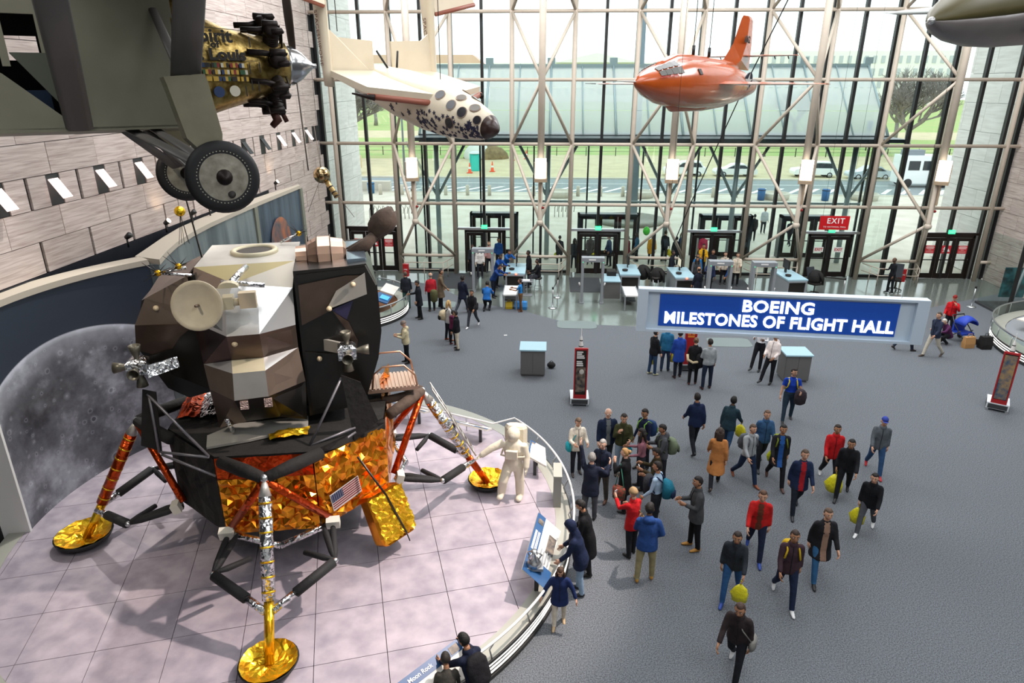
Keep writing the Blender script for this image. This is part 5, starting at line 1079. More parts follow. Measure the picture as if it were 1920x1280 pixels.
# red frame displays with model rockets
m_rf=mat('red frame','#a81e22',.4); m_wp=mat('white plinth','#dfe3e6',.4)
def rocket_sign(x,y,rz,lb,rocket=1,pic=1):
    t=thing('rocket_display',lb,'display',(x,y,0),rz,'red display boards on the carpet')
    M().bx(-.3,.3,-.34,.34,.07,.27).build('plinth_body',m_wp,t)
    M().bx(-.26,.26,-.355,-.34,.09,.235).bx(-.355+.05,-.3,-.29,.29,.09,.235).build('plinth_inset',m_dg,t)
    for sx in (-.26,.26):
        for sy in (-.3,.3): M().bx(sx-.04,sx+.04,sy-.04,sy+.04,0,.07).build('foot',m_grey2,t)
    f=M(); f.bx(-.21,-.17,-.33,-.26,.27,2.0).bx(.17,.21,-.33,-.26,.27,2.0).bx(-.17,.17,-.33,-.26,1.94,2.0).bx(-.17,.17,-.33,-.26,.27,.4); f.build('frame',m_rf,t)
    pn=M().bx(-.17,.17,-.31,-.28,.4,1.94).build('poster',m_ink if pic!=2 else m_rf,t)
    if pic==1:
        ph=M().bx(-.15,.15,-.316,-.31,.5,1.35).build('photo_print',m_photo,t)
        M().ball((.03,-.318,1.2),(.075,.006,.09),12,8).build('helmet_print',mat('printed white suit','#cfc9bf',.5),ph)
        
        for q,ww in enumerate((.2,.16,.23,.25,0,.18,.2,.21)):
            if ww: M().bx(-.14,-.14+ww,-.316,-.31,1.85-.065*q,1.85-.065*q+.04).build('text_line',m_whiteink,t)
    if pic==2:
        rg=M().lathe([(.12,-.003),(.155,-.003),(.155,.003),(.12,.003)],28,T=Matrix.Translation((0,-.318,1.72))@Rx).build('ring_print',m_whiteink,t); M().prism([(.118*math.cos(2*pi*k/24),.118*math.sin(2*pi*k/24)) for k in range(24)],-.004,.002,T=Matrix.Translation((0,-.316,1.72))@Rx).build('disc_print',m_ink,t)
        
        for q,(xx,ww) in enumerate(((-.13,.12),(.03,.1),(-.12,.24))): M().bx(xx,xx+ww,-.318,-.31,1.4-.1*(q//2),1.4-.1*(q//2)+.07).build('text_line',mat('orange print','#d8822e',.5),t)
    if pic==3: M().bx(-.16,.16,-.316,-.31,.42,1.9).build('photo_print',mat('launch photo print','#a98a5c',.5,noise=.9,nscale=5,col2='#35506a'),t)
    if rocket:
        r=M(); r.lathe([(.13,.27),(.13,.5),(.105,.52),(.105,1.5),(.105,1.52),(.078,1.68),(.078,1.95),(.05,2.06),(.05,2.14),(.03,2.24),(.012,2.3),(.01,2.5),(0,2.55)],16,c=(0,.05,0)); k=r.build('model_rocket',m_white,t)
        for z,rr_,hh in ((.62,.107,.16),(1.26,.107,.1),(1.55,.104,.03),(1.93,.08,.03),(2.12,.052,.03)): M().lathe([(rr_,z),(rr_,z+hh)],16,c=(0,.05,0),cap=False).build('black_band',m_ink,k)
        for q in range(4): 
            a=q*pi/2+.4; M().slab([(.1*math.cos(a),.05+.1*math.sin(a),.5),(.1*math.cos(a),.05+.1*math.sin(a),.3),(.2*math.cos(a),.05+.2*math.sin(a),.28)],.01).build('fin',m_white,k)
    return t
rocket_sign(-3.04,-15.65,0,'red framed board with astronaut picture and white model rocket, right of the lone cabinet')
rocket_sign(10.35,-15.35,-.55,'red framed board with launch picture and white model rocket at the right edge',1,3)
rocket_sign(.98,-12.6,.05,'red board with white ring print half hidden under the hanging sign',0,2)
# metal detector arches
arch=[(-7.35,-3.3,0,'grey walk-through metal detector nearest the lander, by the blue uniformed officers'),(-2.05,-4.85,0,'grey walk-through metal detector standing alone over the dark mat'),(3.72,-5.2,0,'grey walk-through metal detector in front of the queue'),(5.65,-5.3,0,'grey walk-through metal detector just right of the queue')]
for x,y,rz,lb in arch:
    t=thing('metal_detector',lb,'metal detector',(x,y,0),rz,'walk-through metal detectors')
    for s in (-1,1):
        M().bx(s*.47-.055,s*.47+.055,-.22,.22,.03,2.2).bx(s*.47-.09,s*.47+.09,-.26,.26,0,.06).build('side_pillar',m_grey2,t)
        M().bx(s*.47-.012,s*.47+.012,-.232,-.22,1.98,2.02).build('status_light',m_green,t)
        M().tube([(s*.57,-.05,.85),(s*.6,0,.95),(s*.57,.05,.85)],.04,6).build('cable_cover',m_white,t)
    M().bx(-.42,.42,-.2,.2,2.0,2.2).build('top_beam',m_grey2,t); M().bx(-.2,.12,-.215,-.2,2.08,2.14).build('display',m_white,t)
# x-ray desks, roller tables, monitors, trays
m_scr=mat('bright screen','#d9d3b8',.3,emit=.6); m_redl=mat('red light',(1,.1,.06,1),.5,emit=6)
desk=[(-5.75,-2.5,0,'grey screening desk with red light, beside the blue uniformed officers',1,1),(-.1,-2.4,0,'grey screening desk right of the lone detector, white roller table in front',0,1),(2.45,-2.85,.05,'grey screening desk with bright screen and red light, left of the queue',1,0),(7.65,-2.95,.12,'grey screening desk with dark monitor at the right end',0,0)]
for x,y,rz,lb,redl,tb in desk:
    t=thing('screening_desk',lb,'desk',(x,y,0),rz,'grey screening desks')
    M().bx(-.5,.5,-1.0,1.0,.93,1.0).build('desk_top',m_cabt,t)
    M().bx(-.48,-.4,-.98,.98,0,.93).bx(.4,.48,-.98,.98,0,.93).bx(-.4,.4,.1,.98,.05,.93).build('desk_body',m_grey2,t); M().bx(-.4,.4,-.93,.1,.12,.85).build('scanner_mouth',m_ink,t); M().bx(-.46,.46,-1.0,-.96,.85,.93).build('front_panel',m_grey2,t)
    mo=M().bx(-.02,.02,.3,.5,1.0,1.2).bx(-.02,.05,.08,.72,1.2,1.62).build('monitor',m_ink,t); M().bx(-.03,-.02,.11,.69,1.23,1.59).build('screen',m_scr if redl else m_dg,mo)
    tr=M().lathe([(.12,1.0),(.15,1.08),(.13,1.09),(.1,1.02),(0,1.02)],12,c=(-.2,-.35,0)).build('tray',m_ink,t)
    if redl: M().ball((.05,-1.02,.97),.05,8,6).build('red_lamp',m_redl,t)
    if tb:
        r=thing('roller_table','low white-topped roller table in front of the screening desk %s'%('by the blue uniformed officers' if redl else 'left of the guards in black'),'table',(x-.1 if redl else x-.2,y-2.95 if not redl else y-3.0,0),rz,'roller tables')
        M().bx(-.3,.3,-.75,.75,.68,.74).build('table_top',m_white,r); M().bx(-.34,-.3,-.78,.78,.62,.76).bx(.3,.34,-.78,.78,.62,.76).build('side_rail',m_grey2,r)
        for sx in (-.3,.3):
            for sy in (-.7,.7): M().bx(sx-.03,sx+.03,sy-.03,sy+.03,0,.64).build('leg',m_grey2,r)
        M().bx(-.3,.3,.1,.7,.2,.24).build('shelf',m_dg,r)
t=thing('side_counter','low dark grey counter joined to the left of the screening desk with the roller table','counter',(-1.05,-3.6,0)); M().bx(-.36,.4,-.6,.75,0,.82).build('counter_body',m_cabg,t); M().bx(-.4,.42,-.64,.79,.82,.87).build('counter_top',m_cabt,t)
bn_=thing('tray_stack','stack of dark plastic trays on the low counter by the screening desk','trays',(-1.0,-3.0,.87))
for q in range(4): M().bx(-.22,.22,-.3,.3,.06*q,.06*q+.05).build('tray',m_ink,bn_)
t=thing('laptop','open silver laptop on a stand beside the seated guard','laptop',(-5.15,-3.85,0)); M().bx(-.3,.3,-.25,.25,.72,.75).bx(-.03,.03,-.03,.03,0,.72).bx(-.25,.25,-.2,.2,0,.03).build('stand',m_grey2,t); M().bx(-.2,.16,-.14,.14,.75,.77).build('keyboard',m_white,t); M().slab([(.16,-.14,.77),(.16,.14,.77),(.28,.14,1.0),(.28,-.14,1.0)],.012).build('screen',m_dg,t)
# floor mats and plates
for (x0,x1,y0,y1,lb) in ((-10.4,-7.8,-2.9,0,'dark grey entrance mat under the detector nearest the lander'),(-3.0,-1.4,-3.2,-.5,'dark grey entrance mat in front of the double doors by the lone detector'),(3.6,6.2,-3.2,-.5,'dark grey entrance mat in front of the queue doors')): M().bx(x0,x1,y0,y1,-.003,.012).build('floor_mat',mat('dark mat','#3b3d40',.95),label=lb,cat='mat',group='entrance mats')
for x,y,lb in ((-2.85,-8.1,'thin rounded clear floor plate on the carpet edge, before the lone detector'),(-9.3,-5.6,'thin rounded clear floor plate on the carpet, by the kneeling officer'),(3.2,-9.9,'thin rounded clear floor plate on the carpet just under the hanging sign')):
    M().prism([(x+.85*math.copysign(abs(math.cos(a))**.35,math.cos(a)),y+.5*math.copysign(abs(math.sin(a))**.35,math.sin(a))) for a in [2*pi*k/28+.01 for k in range(28)]],.001,.012).build('floor_plate',mat('grey green plate','#76817f',.4),label=lb,cat='floor plate',group='floor plates')
# stanchions
def stanchion(x,y,lb,belt=None):
    t=thing('stanchion',lb,'stanchion',(x,y,0),0,'chrome stanchions')
    M().lathe([(.19,0),(.19,.02),(.05,.05),(0,.05)],16).build('base',m_steel,t); M().tube([(0,0,.04),(0,0,.98)],.032,10).build('pole',m_steel,t); M().lathe([(.045,.9),(.045,1.0),(0,1.01)],10).build('belt_head',m_ink,t)
    if belt: M().slab([(0,0,.95),belt+(0.93,) if len(belt)==2 else belt,(belt[0],belt[1],.88),(0,0,.9)],.006).build('belt',m_ink,t)
stanchion(-3.89,-5.81,'chrome stanchion nearest the carpet, before the seated guard',(.24,1.65)); stanchion(-3.65,-4.13,'chrome stanchion behind the other one, by the seated guard',(.3,2.2)); stanchion(-10.0,-3.4,'chrome stanchion with a plate on top, by the man in the long tweed coat'); stanchion(10.15,-3.5,'chrome stanchion with sagging rope at the right end of the security line',(-1.0,.6)); stanchion(15.6,-4.6,'chrome stanchion on the grey carpet corner near the right stone wall')
# guard rails at the truss feet
for j,i in enumerate((1,3,5,7,9)):
    a,b=PX[i],PX[i+1]; t=thing('guard_rail','low tan guard rail at the foot of the %s window truss from the lamp wall'%ordn[j],'railing',((a+b)/2,0,0),0,'guard rails at the window trusses')
    pts=[(-P/2+.15,-.2),(-1.0,-1.3),(1.0,-1.3),(P/2-.15,-.2)]
    for z in (.55,.92): M().tube([(x,y,z) for x,y in pts],.024,6).build('rail',m_tan,t)
    for x,y in ((-1.0,-1.3),(0,-1.3),(1.0,-1.3),(-1.18,-.75),(1.18,-.75)): M().tube([(x,y,0),(x,y,.92)],.022,6).build('rail_post',m_tan,t)
# red fire boxes on the rail corners
for x,y,lb in ((-11.5,-1.95,'red fire call box on the guard rail near the man in the red cardigan'),(13.75,-1.6,'red fire call box beside the empty swivel chair')):
    t=thing('fire_box',lb,'fire equipment',(x,y,0)); M().bx(-.14,.14,-.1,.1,.35,1.0).build('box',mat('fire red','#b01a20',.4),t); M().bx(-.03,.03,.0,.05,0,.4).build('post',m_tan,t); text('lettering','FIRE',.1,m_whiteink,t,Matrix.Translation((0,-.105,.72))@Rx,.002)
# swivel chair and stools
def stool(x,y,rz,lb):
    t=thing('stool',lb,'stool',(x,y,0),rz,'tall stools'); M().lathe([(.19,.7),(.21,.74),(.19,.78),(0,.78)],14).build('seat',m_ink,t)
    for k in range(4):
        a=pi/4+k*pi/2; M().tube([(.14*math.cos(a),.14*math.sin(a),.7),(.27*math.cos(a),.27*math.sin(a),0)],.014,6).build('leg',m_steel,t)
    M().lathe([(.23,.26),(.23,.28)],14,cap=False).build('foot_ring',m_steel,t); return t
stool(-4.62,-3.35,0,'tall chrome stool under the seated guard'); stool(1.2,-3.0,0,'tall stool draped with black coats left of the bright screen')
def swivel(x,y,rz,lb):
    t=thing('swivel_chair',lb,'chair',(x,y,0),rz); M().bx(-.24,.24,-.24,.24,.5,.58).build('seat',m_ink,t); M().loft([[(-.22,.22+.06*k,.62+.16*k),(.22,.22+.06*k,.62+.16*k),(.22,.28+.06*k,.62+.16*k),(-.22,.28+.06*k,.62+.16*k)] for k in range(5)],sm=False).build('backrest',mat('charcoal fabric','#2d3238',.8),t)
    M().tube([(0,.2,.52),(0,.3,.7)],.025,6).build('back_bracket',m_ink,t); M().tube([(0,0,.08),(0,0,.5)],.03,8).build('gas_column',m_ink,t)
    for k in range(5):
        a=2*pi*k/5; M().tube([(0,0,.12),(.3*math.cos(a),.3*math.sin(a),.06)],.022,6).ball((.3*math.cos(a),.3*math.sin(a),.03),.03,6,5).build('base_leg',m_ink,t)
swivel(13.3,-2.0,-.5,'empty dark swivel chair beside the standing guard at the right end')
swivel(9.0,-2.9,.4,'black swivel chair with a coat over it, at the right end screening desk')
# black coats hung over chairs by the second desk
for x,y,lb in ((.65,-2.2,'black coat heaped over a chair by the screening desk with the roller table'),(1.3,-2.7,'black coat heaped over the tall stool left of the bright screen'),(9.0,-2.75,'dark coat hung on the swivel chair at the right end desk')):
    t=thing('black_coat',lb,'coat',(x,y,.0),0,'black coats over seats'); cm=M(); rnd=random.Random(int(x*10)); cm.loft([[Vector((r*math.cos(a)*(1+.2*math.sin(3*a+k)),r*.8*math.sin(a)*(1+.2*math.cos(4*a)),z)) for a in [2*pi*q/14 for q in range(14)]] for k,(z,r) in enumerate(((.45,.24),(.7,.36),(.95,.34),(1.15,.2),(1.2,.05)))]); cm.build('coat_body',m_blkc,t)
    M().tube([(.1,-.2,1.1),(.3,-.25,.8),(.32,-.25,.5)],[.08,.07,.06],8).build('sleeve',m_blkc,t)
# ---- reader rails on the lander platform
def reader(corners,lb,title,dark=0):
    a,b,c,d=[Vector(q) for q in corners] # a,b inner edge (high), c,d outer edge (low); a->b runs along
    t=thing('reader_panel',lb,'info panel',(0,0,0),0,'reader panels on the lander platform')
    pn=M().slab([a,b,c,d],.05) if ((b-a).cross(c-a)).z>0 else M().slab([d,c,b,a],.05); pn.build('panel',m_paper,t)
    ux=(b-a); uy=(d-a); n_=ux.cross(uy).normalized(); 
    if n_.z<0: n_=-n_
    Pt=lambda s,w,e=.004: a+ux*s+uy*w+n_*e
    def rect(s0,s1,w0,w1,nm_,mt,e=.004): q=[Pt(s0,w0,e),Pt(s1,w0,e),Pt(s1,w1,e),Pt(s0,w1,e)]; q=q if (q[1]-q[0]).cross(q[2]-q[0]).dot(n_)>0 else q[::-1]; return M().slab(q,.003).build(nm_,mt,t)
    rect(0,1,0,.34,'blue_band',m_blu); rect(.02,.16,.36,.95,'photo_print',m_photo) if 0 else None
    rect(.2,.5,.62,.92,'photo_print',m_photo); rect(.08,.17,.08,.3,'photo_print',m_photo,.008)
    if dark: rect(.72,1,.34,1,'blue_block',m_blu)
    T=frame(Pt(.48,.17,.01),ux if ux.cross(-uy).dot(n_)>0 else -ux,-uy); 
    if title: text('lettering',title,.1,m_whiteink,t,T,.001,bold=.002)
    else: rect(.3,.62,.08,.16,'text_line',m_whiteink,.008); rect(.3,.66,.2,.23,'text_line',m_whiteink,.008); rect(.3,.6,.25,.28,'text_line',m_whiteink,.008)
    for r in range(4): rect(.54 if not dark else .5,.9 if not dark else .68,.46+.11*r,.5+.11*r,'text_line',m_grey2,.006)
    for s in (.2,.8):
        p=Pt(s,.5,-.05); M().bx(p.x-.04,p.x+.04,p.y-.04,p.y+.04,.44,p.z-.02).build('support',m_dg,t)
    return Pt,n_
reader([(-4.24,-23.42,1.12),(-4.52,-25.25,1.12),(-4.10,-25.3,.86),(-3.76,-23.7,.86)],'slanted info panel with engine model, by the people in dark coats','',1)
reader([(-5.47,-26.95,1.12),(-6.75,-28.45,1.12),(-6.36,-28.75,.86),(-5.12,-27.3,.86)],'slanted info panel titled Moon Rock at the bottom edge','Moon Rock')
reader([(-4.50,-20.2,1.08),(-4.55,-21.0,1.08),(-4.08,-21.1,.86),(-4.12,-20.2,.86)],'small slanted info panel behind the white astronaut statue','')
reader([(-7.57,-18.6,1.0),(-8.9,-17.95,1.0),(-8.8,-17.5,.8),(-7.5,-18.15,.8)],'slanted info panel seen edge-on behind the ladder leg, farther one',''); reader([(-5.7,-19.55,1.0),(-7.0,-19.0,1.0),(-6.9,-18.55,.8),(-5.6,-19.1,.8)],'slanted info panel seen edge-on behind the ladder leg, nearer one','')
t=thing('engine_model','small silver rocket engine model on the corner of the slanted info panel','model',(-4.3,-25.05,1.08))
M().lathe([(.16,0),(.12,.08),(.05,.2),(.07,.24),(.06,.32),(0,.33)],14).build('engine_bell',m_steel,t)
for k in range(5): a=k*1.3; M().tube([(.08*math.cos(a),.08*math.sin(a),.1),(.15*math.cos(a),.15*math.sin(a),.22),(.04*math.cos(a),.04*math.sin(a),.3)],.016,6).build('pipe',m_steel,t)
M().bx(-.18,.18,-.14,.14,-.06,0).build('base_plate',m_grey2,t)
t=thing('label_plinth','narrow upright grey plinth on the platform ledge, right of the astronaut statue','plinth',(-3.82,-21.95,.44)); M().bx(-.09,.09,-.3,.3,0,.82).build('plinth_body',mat('plinth grey','#8f9089',.5),t); M().bx(-.1,.1,-.31,.31,.82,.85).build('plinth_cap',m_ledge,t)
# ---- small curved exhibit behind the lander
def kiosk(C_,R_,a0,a1,lb,n=28):
    t=thing('curved_exhibit',lb,'exhibit',(C_[0],C_[1],0))
    ar=lambda r,k:(r*math.cos(math.radians(a0+(a1-a0)*k/n)),r*math.sin(math.radians(a0+(a1-a0)*k/n)))
    def strip(r0,r1,z0,z1): 
        m=M(); return m.loft([[(ar(r0,k)+(z0,)),(ar(r1,k)+(z0,)),(ar(r1,k)+(z1,)),(ar(r0,k)+(z1,))] for k in range(n+1)],sm=False)
    strip(R_-.5,R_-.02,0,.42).build('base',m_base,t); strip(R_-.5,R_-.0,.42,.44).build('ledge',m_ledge,t); strip(R_-.04,R_,0,.1).build('base_band',m_base,t)
    for z in (.13,.22,.31): strip(R_-.04,R_-.008,z,z+.035).build('light_strip',m_led,t)
    strip(R_+.0,R_+.05,.86,.9).build('handrail',m_steel,t); strip(R_+.0,R_+.012,.46,.86).build('glass_panel',m_glass2,t)
    for k in range(0,n+1,4): x,y=ar(R_+.02,k); M().tube([(x,y,.4),(x,y,.88)],.018,6).build('rail_post',m_steel,t)
    return t
k1_=kiosk((-13.2,-6.9),2.75,-75,75,'curved exhibit stand with white light strips and glass rail, behind the lander')
M().prism([(2.3*math.cos(math.radians(a)),2.3*math.sin(math.radians(a))) for a in range(-90,91,10)],.02,.4).build('sand_floor',mat('rust brown ground','#8a5a3a',.9,noise=.2,nscale=3),k1_)
for y0,y1,lbm in ((-1.3,-.2,m_blu),(.0,1.2,m_paper)): M().slab([(1.55,y0,1.05),(2.15,y0,.85),(2.15,y1,.85),(1.55,y1,1.05)][::1],.05).build('panel',lbm,k1_)
M().slab([(1.75,-1.0,1.02),(2.1,-1.0,.895),(2.1,-.5,.895),(1.75,-.5,1.02)],.01).build('screen',mat('lit blue screen','#3f9fd8',.3,emit=.5),k1_)
for y in (.6,1.3): M().tube([(1.0,y,.4),(1.0,y,1.5)],.03,8).ball((1.0,y,1.52),.06,8,6).build('microphone_post',m_ink,k1_)
k2_=kiosk((18.3,-11.0),4.9,95,215,'curved exhibit stand with white light strips at the right edge',40)
M().prism([(4.4*math.cos(math.radians(a)),4.4*math.sin(math.radians(a))) for a in range(90,221,10)]+[(0,0)],.02,.42).build('stand_floor',m_grey2,k2_)
for (x0,y0,w,mt) in ((-3.0,2.1,.9,m_paper),(-2.1,1.5,1.0,m_blu),(-3.3,.9,.9,m_blu),(-2.7,-.2,1.2,m_paper)): M().box((x0,y0,.85),(w,.55,.05),.5,mi=0).build('panel',mt,k2_); M().box((x0,y0,.62),(.1,.1,.42)).build('support',m_dg,k2_)
# tall glass case at the right edge
t=thing('glass_case','tall glass case with a black corner post at the right edge','display case',(16.2,-6.2,0))
M().bx(-.06,.06,-.06,.06,0,3.4).build('corner_post',m_black,t); M().bx(.06,2.4,-.01,.01,.1,3.4).build('pane',m_glass2,t); M().bx(-.01,.01,.06,2.2,.1,3.4).build('pane',m_glass2,t); M().bx(-.06,2.5,-.06,2.3,0,.1).build('base',m_dg,t)
M().tube([(.4,.6,.1),(.9,.9,2.4)],.05,8).tube([(1.4,.6,.1),(.9,.9,2.4)],.05,8).build('exhibit_stand',m_grey2,t); M().slab([(.5,1.6,.5),(1.6,1.6,.5),(1.6,1.6,1.9),(.5,1.6,1.9)],.04).build('backing_panel',mat('teal print','#3f7c84',.5,noise=.5,nscale=3,col2='#20383e'),t)
# stroller, bags
t=thing('stroller','blue folding stroller parked by the kneeling woman in purple, at the right','stroller',(12.6,-9.3,0),.3)
m_sb=mat('bright blue nylon','#1c3fae',.6)
M().loft([[Vector((.34*math.sin(a),-.25+.5*q,.75+.36*math.cos(a)*(.7+.3*math.sin(pi*q)))) for a in [-1.5+3*k/8 for k in range(9)]]+[Vector((.30*math.sin(a),-.25+.5*q,.72+.33*math.cos(a)*(.7+.3*math.sin(pi*q)))) for a in [1.5-3*k/8 for k in range(9)]] for q in (0,.33,.66,1)]).build('hood',m_sb,t); M().bx(-.28,.28,-.2,.3,.35,.42).bx(-.28,.28,.26,.34,.4,.85).build('seat',m_sb,t)
for s in (-1,1):
    M().tube([(s*.3,-.4,.12),(s*.3,.25,.7),(s*.28,.45,1.02)],.02,6).tube([(s*.3,.4,.12),(s*.3,-.1,.5)],.02,6).build('frame_tube',m_dg,t)
    for y in (-.42,.42): M().lathe([(.04,-.03),(.11,-.03),(.12,0),(.11,.03),(.04,.03)],12,T=Matrix.Translation((s*.3,y,.12))@Matrix.Rotation(pi/2,4,'Y')).build('wheel',m_tyre,t)
M().tube([(-.28,.45,1.02),(.28,.45,1.02)],.025,8).build('push_handle',m_ink,t)
def bag(name,x,y,z,d,mt,lb,rz=0,handles=1,cat='bag'):
    t=thing(name,lb,cat,(x,y,z),rz); w,dp,h=d
    M().loft([[(-w/2,-dp/2,0),(w/2,-dp/2,0),(w/2,dp/2,0),(-w/2,dp/2,0)],[(-w/2*1.05,-dp/2*1.1,h*.4),(w/2*1.05,-dp/2*1.1,h*.4),(w/2*1.05,dp/2*1.1,h*.4),(-w/2*1.05,dp/2*1.1,h*.4)],[(-w/2,-dp/3,h),(w/2,-dp/3,h),(w/2,dp/3,h),(-w/2,dp/3,h)]],sm=False).build('bag_body',mt,t)
    if handles: M().tube([(-w*.2,0,h),(-w*.18,0,h+.12),(w*.18,0,h+.12),(w*.2,0,h)],.01,5).build('handle',mt,t)
    return t
bag('paper_bag',12.45,-9.95,0,(.42,.2,.45),mat('brown kraft paper','#b98a55',.8),'brown paper shopping bag standing beside the blue stroller',.2)
bag('backpack',13.05,-10.0,0,(.4,.3,.5),m_blkc,'black backpack on the floor between the paper bag and the light strips',.1)
bag('duffel_bag',-5.35,-6.0,0,(.55,.35,.34),mat('sky blue nylon','#2f7fc0',.6),'sky blue bag on the floor beside the kneeling officer'); bag('duffel_bag',-5.9,-5.95,0,(.3,.3,.28),mat('yellow black nylon','#c9a91f',.6),'yellow and black bag on the floor next to the sky blue bag'); bag('duffel_bag',-7.6,-6.1,0,(.5,.4,.25),m_blkc,'black bag heap left of the kneeling officer')
t=thing('dropped_paper','tiny scrap of white paper lying on the carpet behind the lone cabinet','paper',(-5.9,-9.6,.003)); M().slab([(0,0,0),(.13,.02,0),(.12,.09,.004),(-.01,.07,.002)],.002).build('scrap',m_white,t)
# ------------------------------------------------ people
PEND=[]
def clothm(c,b=.45): return mat('cloth '+c,c,.85,noise=.18,nscale=9,bump=b,bscale=9,spec=.25)
SK={'l':'#c99a7f','m':'#a9795a','d':'#5e4130','p':'#d3a78f'}
def skinm(k): return mat('skin '+k,SK[k],.55)
def ring(c,ax,ay,rx,ry,n=14): return [c+ax*(rx*math.cos(2*pi*k/n))+ay*(ry*math.sin(2*pi*k/n)) for k in range(n)]
def person(x,y,face,h,label,top='#333333',tr='#22252b',shoe='#1d1a18',skin='l',hair=('short','#2a211b'),coat=None,hem=-.12,sleeve=1,legs=((3,2),(-3,4)),lean=2,armR=(6,9,14),armL=(6,9,14),head=(0,0),bw=1.0,spread=.0,pz=None,vox=.021,group=None,z0=0,hoodup=0,inner=None,collar=1,belly=0,inw=(.25,.25)):
    s=h/1.75; root=thing('person',label,'person',(x,y,z0),math.radians(face-90),group); X=Vector((1,0,0))
    rad=math.radians; L={}
    J={}
    for sd,(f,k) in ((1,legs[0]),(-1,legs[1])):
        hp=Vector((sd*.088*s,0,0)); d=Vector((sd*.05+sd*spread,math.sin(rad(f)),-math.cos(rad(f)))).normalized(); kn=hp+d*.44*s; d2=Vector((sd*.01+sd*spread*.6,math.sin(rad(f-k)),-math.cos(rad(f-k)))).normalized(); an=kn+d2*.42*s; J[sd]=[hp,kn,an,d2]
    lowest=min(min(J[sd][2].z-.08*s,J[sd][1].z-.06*s) for sd in (1,-1)); pel=Vector((0,0,-lowest if pz is None else pz))
    cy_=(J[1][2].y+J[-1][2].y)/2 if pz is None else 0; pel.y=-cy_*.0
    for sd in (1,-1):
        for i in range(3): J[sd][i]=J[sd][i]+pel
    T_=Vector((0,math.sin(rad(lean)),math.cos(rad(lean)))); Fw=Vector((0,math.cos(rad(lean)),-math.sin(rad(lean))))
    sp_=lambda d:pel+T_*d*s
    A_={}
    for sd,(f,o,e),iw in ((1,armR,inw[0]),(-1,armL,inw[1])):
        sh=sp_(.475)+X*sd*.168*s*bw; f+=lean*.4; d=Vector((sd*math.sin(rad(o)),math.sin(rad(f))*math.cos(rad(o)),-math.cos(rad(f))*math.cos(rad(o)))); el=sh+d*.29*s
        q=e/90; d2=Vector((sd*(math.sin(rad(o))*(1-q)-iw*q),math.sin(rad(f+e)),-math.cos(rad(f+e)))).normalized(); wr=el+d2*.25*s; A_[sd]=(sh,el,wr,d2)
    b=M()
    b.loft([ring(sp_(d),X,Fw,rx*s*bw,ry*s*(bw+ (belly if 0<d<.4 else 0))) for d,rx,ry in ((-.1,.12,.09),(-.02,.165,.115),(.05,.165,.115),(.16,.145,.10),(.34,.165,.115),(.44,.165,.10),(.50,.115,.085),(.55,.058,.058),(.65,.052,.056))])
    segs=[(sp_(-.02),sp_(.05),.14*s,1),(sp_(.1),sp_(.46),.13*s,0),(sp_(.54),sp_(.66),.055*s,3)]
    for sd in (1,-1):
        hp,kn,an,d2=J[sd]; b.tube([hp+Vector((0,0,.03*s)),hp.lerp(kn,.5),kn,kn.lerp(an,.35),an],[.10*s*bw,.088*s*bw,.068*s,.064*s,.054*s],12)
        ft=Vector((sd*.12,1,0)).normalized(); up_=Vector((0,0,1)); tilt=min(max(-d2.y,0),.7); ft=(ft-up_*tilt).normalized() if d2.y<-.2 else ft
        hl=an-ft*.055*s; nrm=ft.cross(X).normalized(); nrm=nrm if nrm.z>0 else -nrm; sx_=ft.cross(nrm)
        b.loft([ring(hl+ft*t*s+nrm*(zc-.08)*s,sx_,nrm,w*s,hh*s,10) for t,zc,w,hh in ((-.015,.05,.022,.03),(.02,.055,.036,.052),(.08,.055,.04,.055),(.15,.036,.043,.036),(.21,.028,.04,.027),(.245,.024,.022,.018))])
        segs+=[(hp,kn,.085*s,1),(kn,an+(kn-an).normalized()*.03*s,.055*s,1),(hl+nrm*-.03*s,hl+ft*.2*s-nrm*.045*s,.05*s,2)]
        sh,el,wr,w2=A_[sd]; b.ball(sh-X*sd*.015*s,.062*s,10,8); b.tube([sh,sh.lerp(el,.5),el,el.lerp(wr,.4),wr],[.056*s*bw,.05*s*bw,.042*s,.042*s,.031*s],10)
        sm_=0 if sleeve>=1 else 3
        segs+=[(sh,el,.05*s,0),(el,wr,.038*s,sm_)] if sleeve>.3 else [(sh,sh.lerp(el,.6),.052*s,0),(sh.lerp(el,.6),wr,.04*s,3)]
    body=b.build('body',[clothm(top),clothm(tr),mat('shoe '+shoe,shoe,.5),skinm(skin)],root)
    # fine details: head and hands join the body mesh afterwards
    D=M(); hc=sp_(.735)+Fw*.02*s; yw,pt=rad(head[0]),rad(head[1])
    R_=Matrix.Translation(hc)@Matrix.Rotation(yw,4,'Z')@Matrix.Rotation(-pt-rad(lean)*.3,4,'X')@Matrix.Scale(s*1.07,4)
    def hv(u,v,k=1.0,g=0):
        zz=-math.cos(v); r=math.sin(v); x_,y_=r*math.sin(u),r*math.cos(u)
        px,py,pz_=x_*.076,y_*.094,zz*.114
        if zz<0: t=-zz; px*=1-.30*t**1.5; py=(py if y_>0 else py*(1-.35*t)); py+=.012*t
        return Vector((px*k+g*x_,py*k+g*y_,pz_*k+g*zz))
    nu,nv=16,11
    hr=[[R_@hv(2*pi*q/nu,max(min(pi*j/nv,pi-.08),.08)) for q in range(nu)] for j in range(nv+1)]
    D.loft(hr,0); D.loft([[R_@Vector(p) for p in ((-.012,.086,.012),(.012,.086,.012),(0,.1,.008))],[R_@Vector(p) for p in ((-.02,.085,-.03),(.02,.085,-.03),(0,.118,-.028))],[R_@Vector(p) for p in ((-.012,.083,-.04),(.012,.083,-.04),(0,.1,-.04))]],0,False)
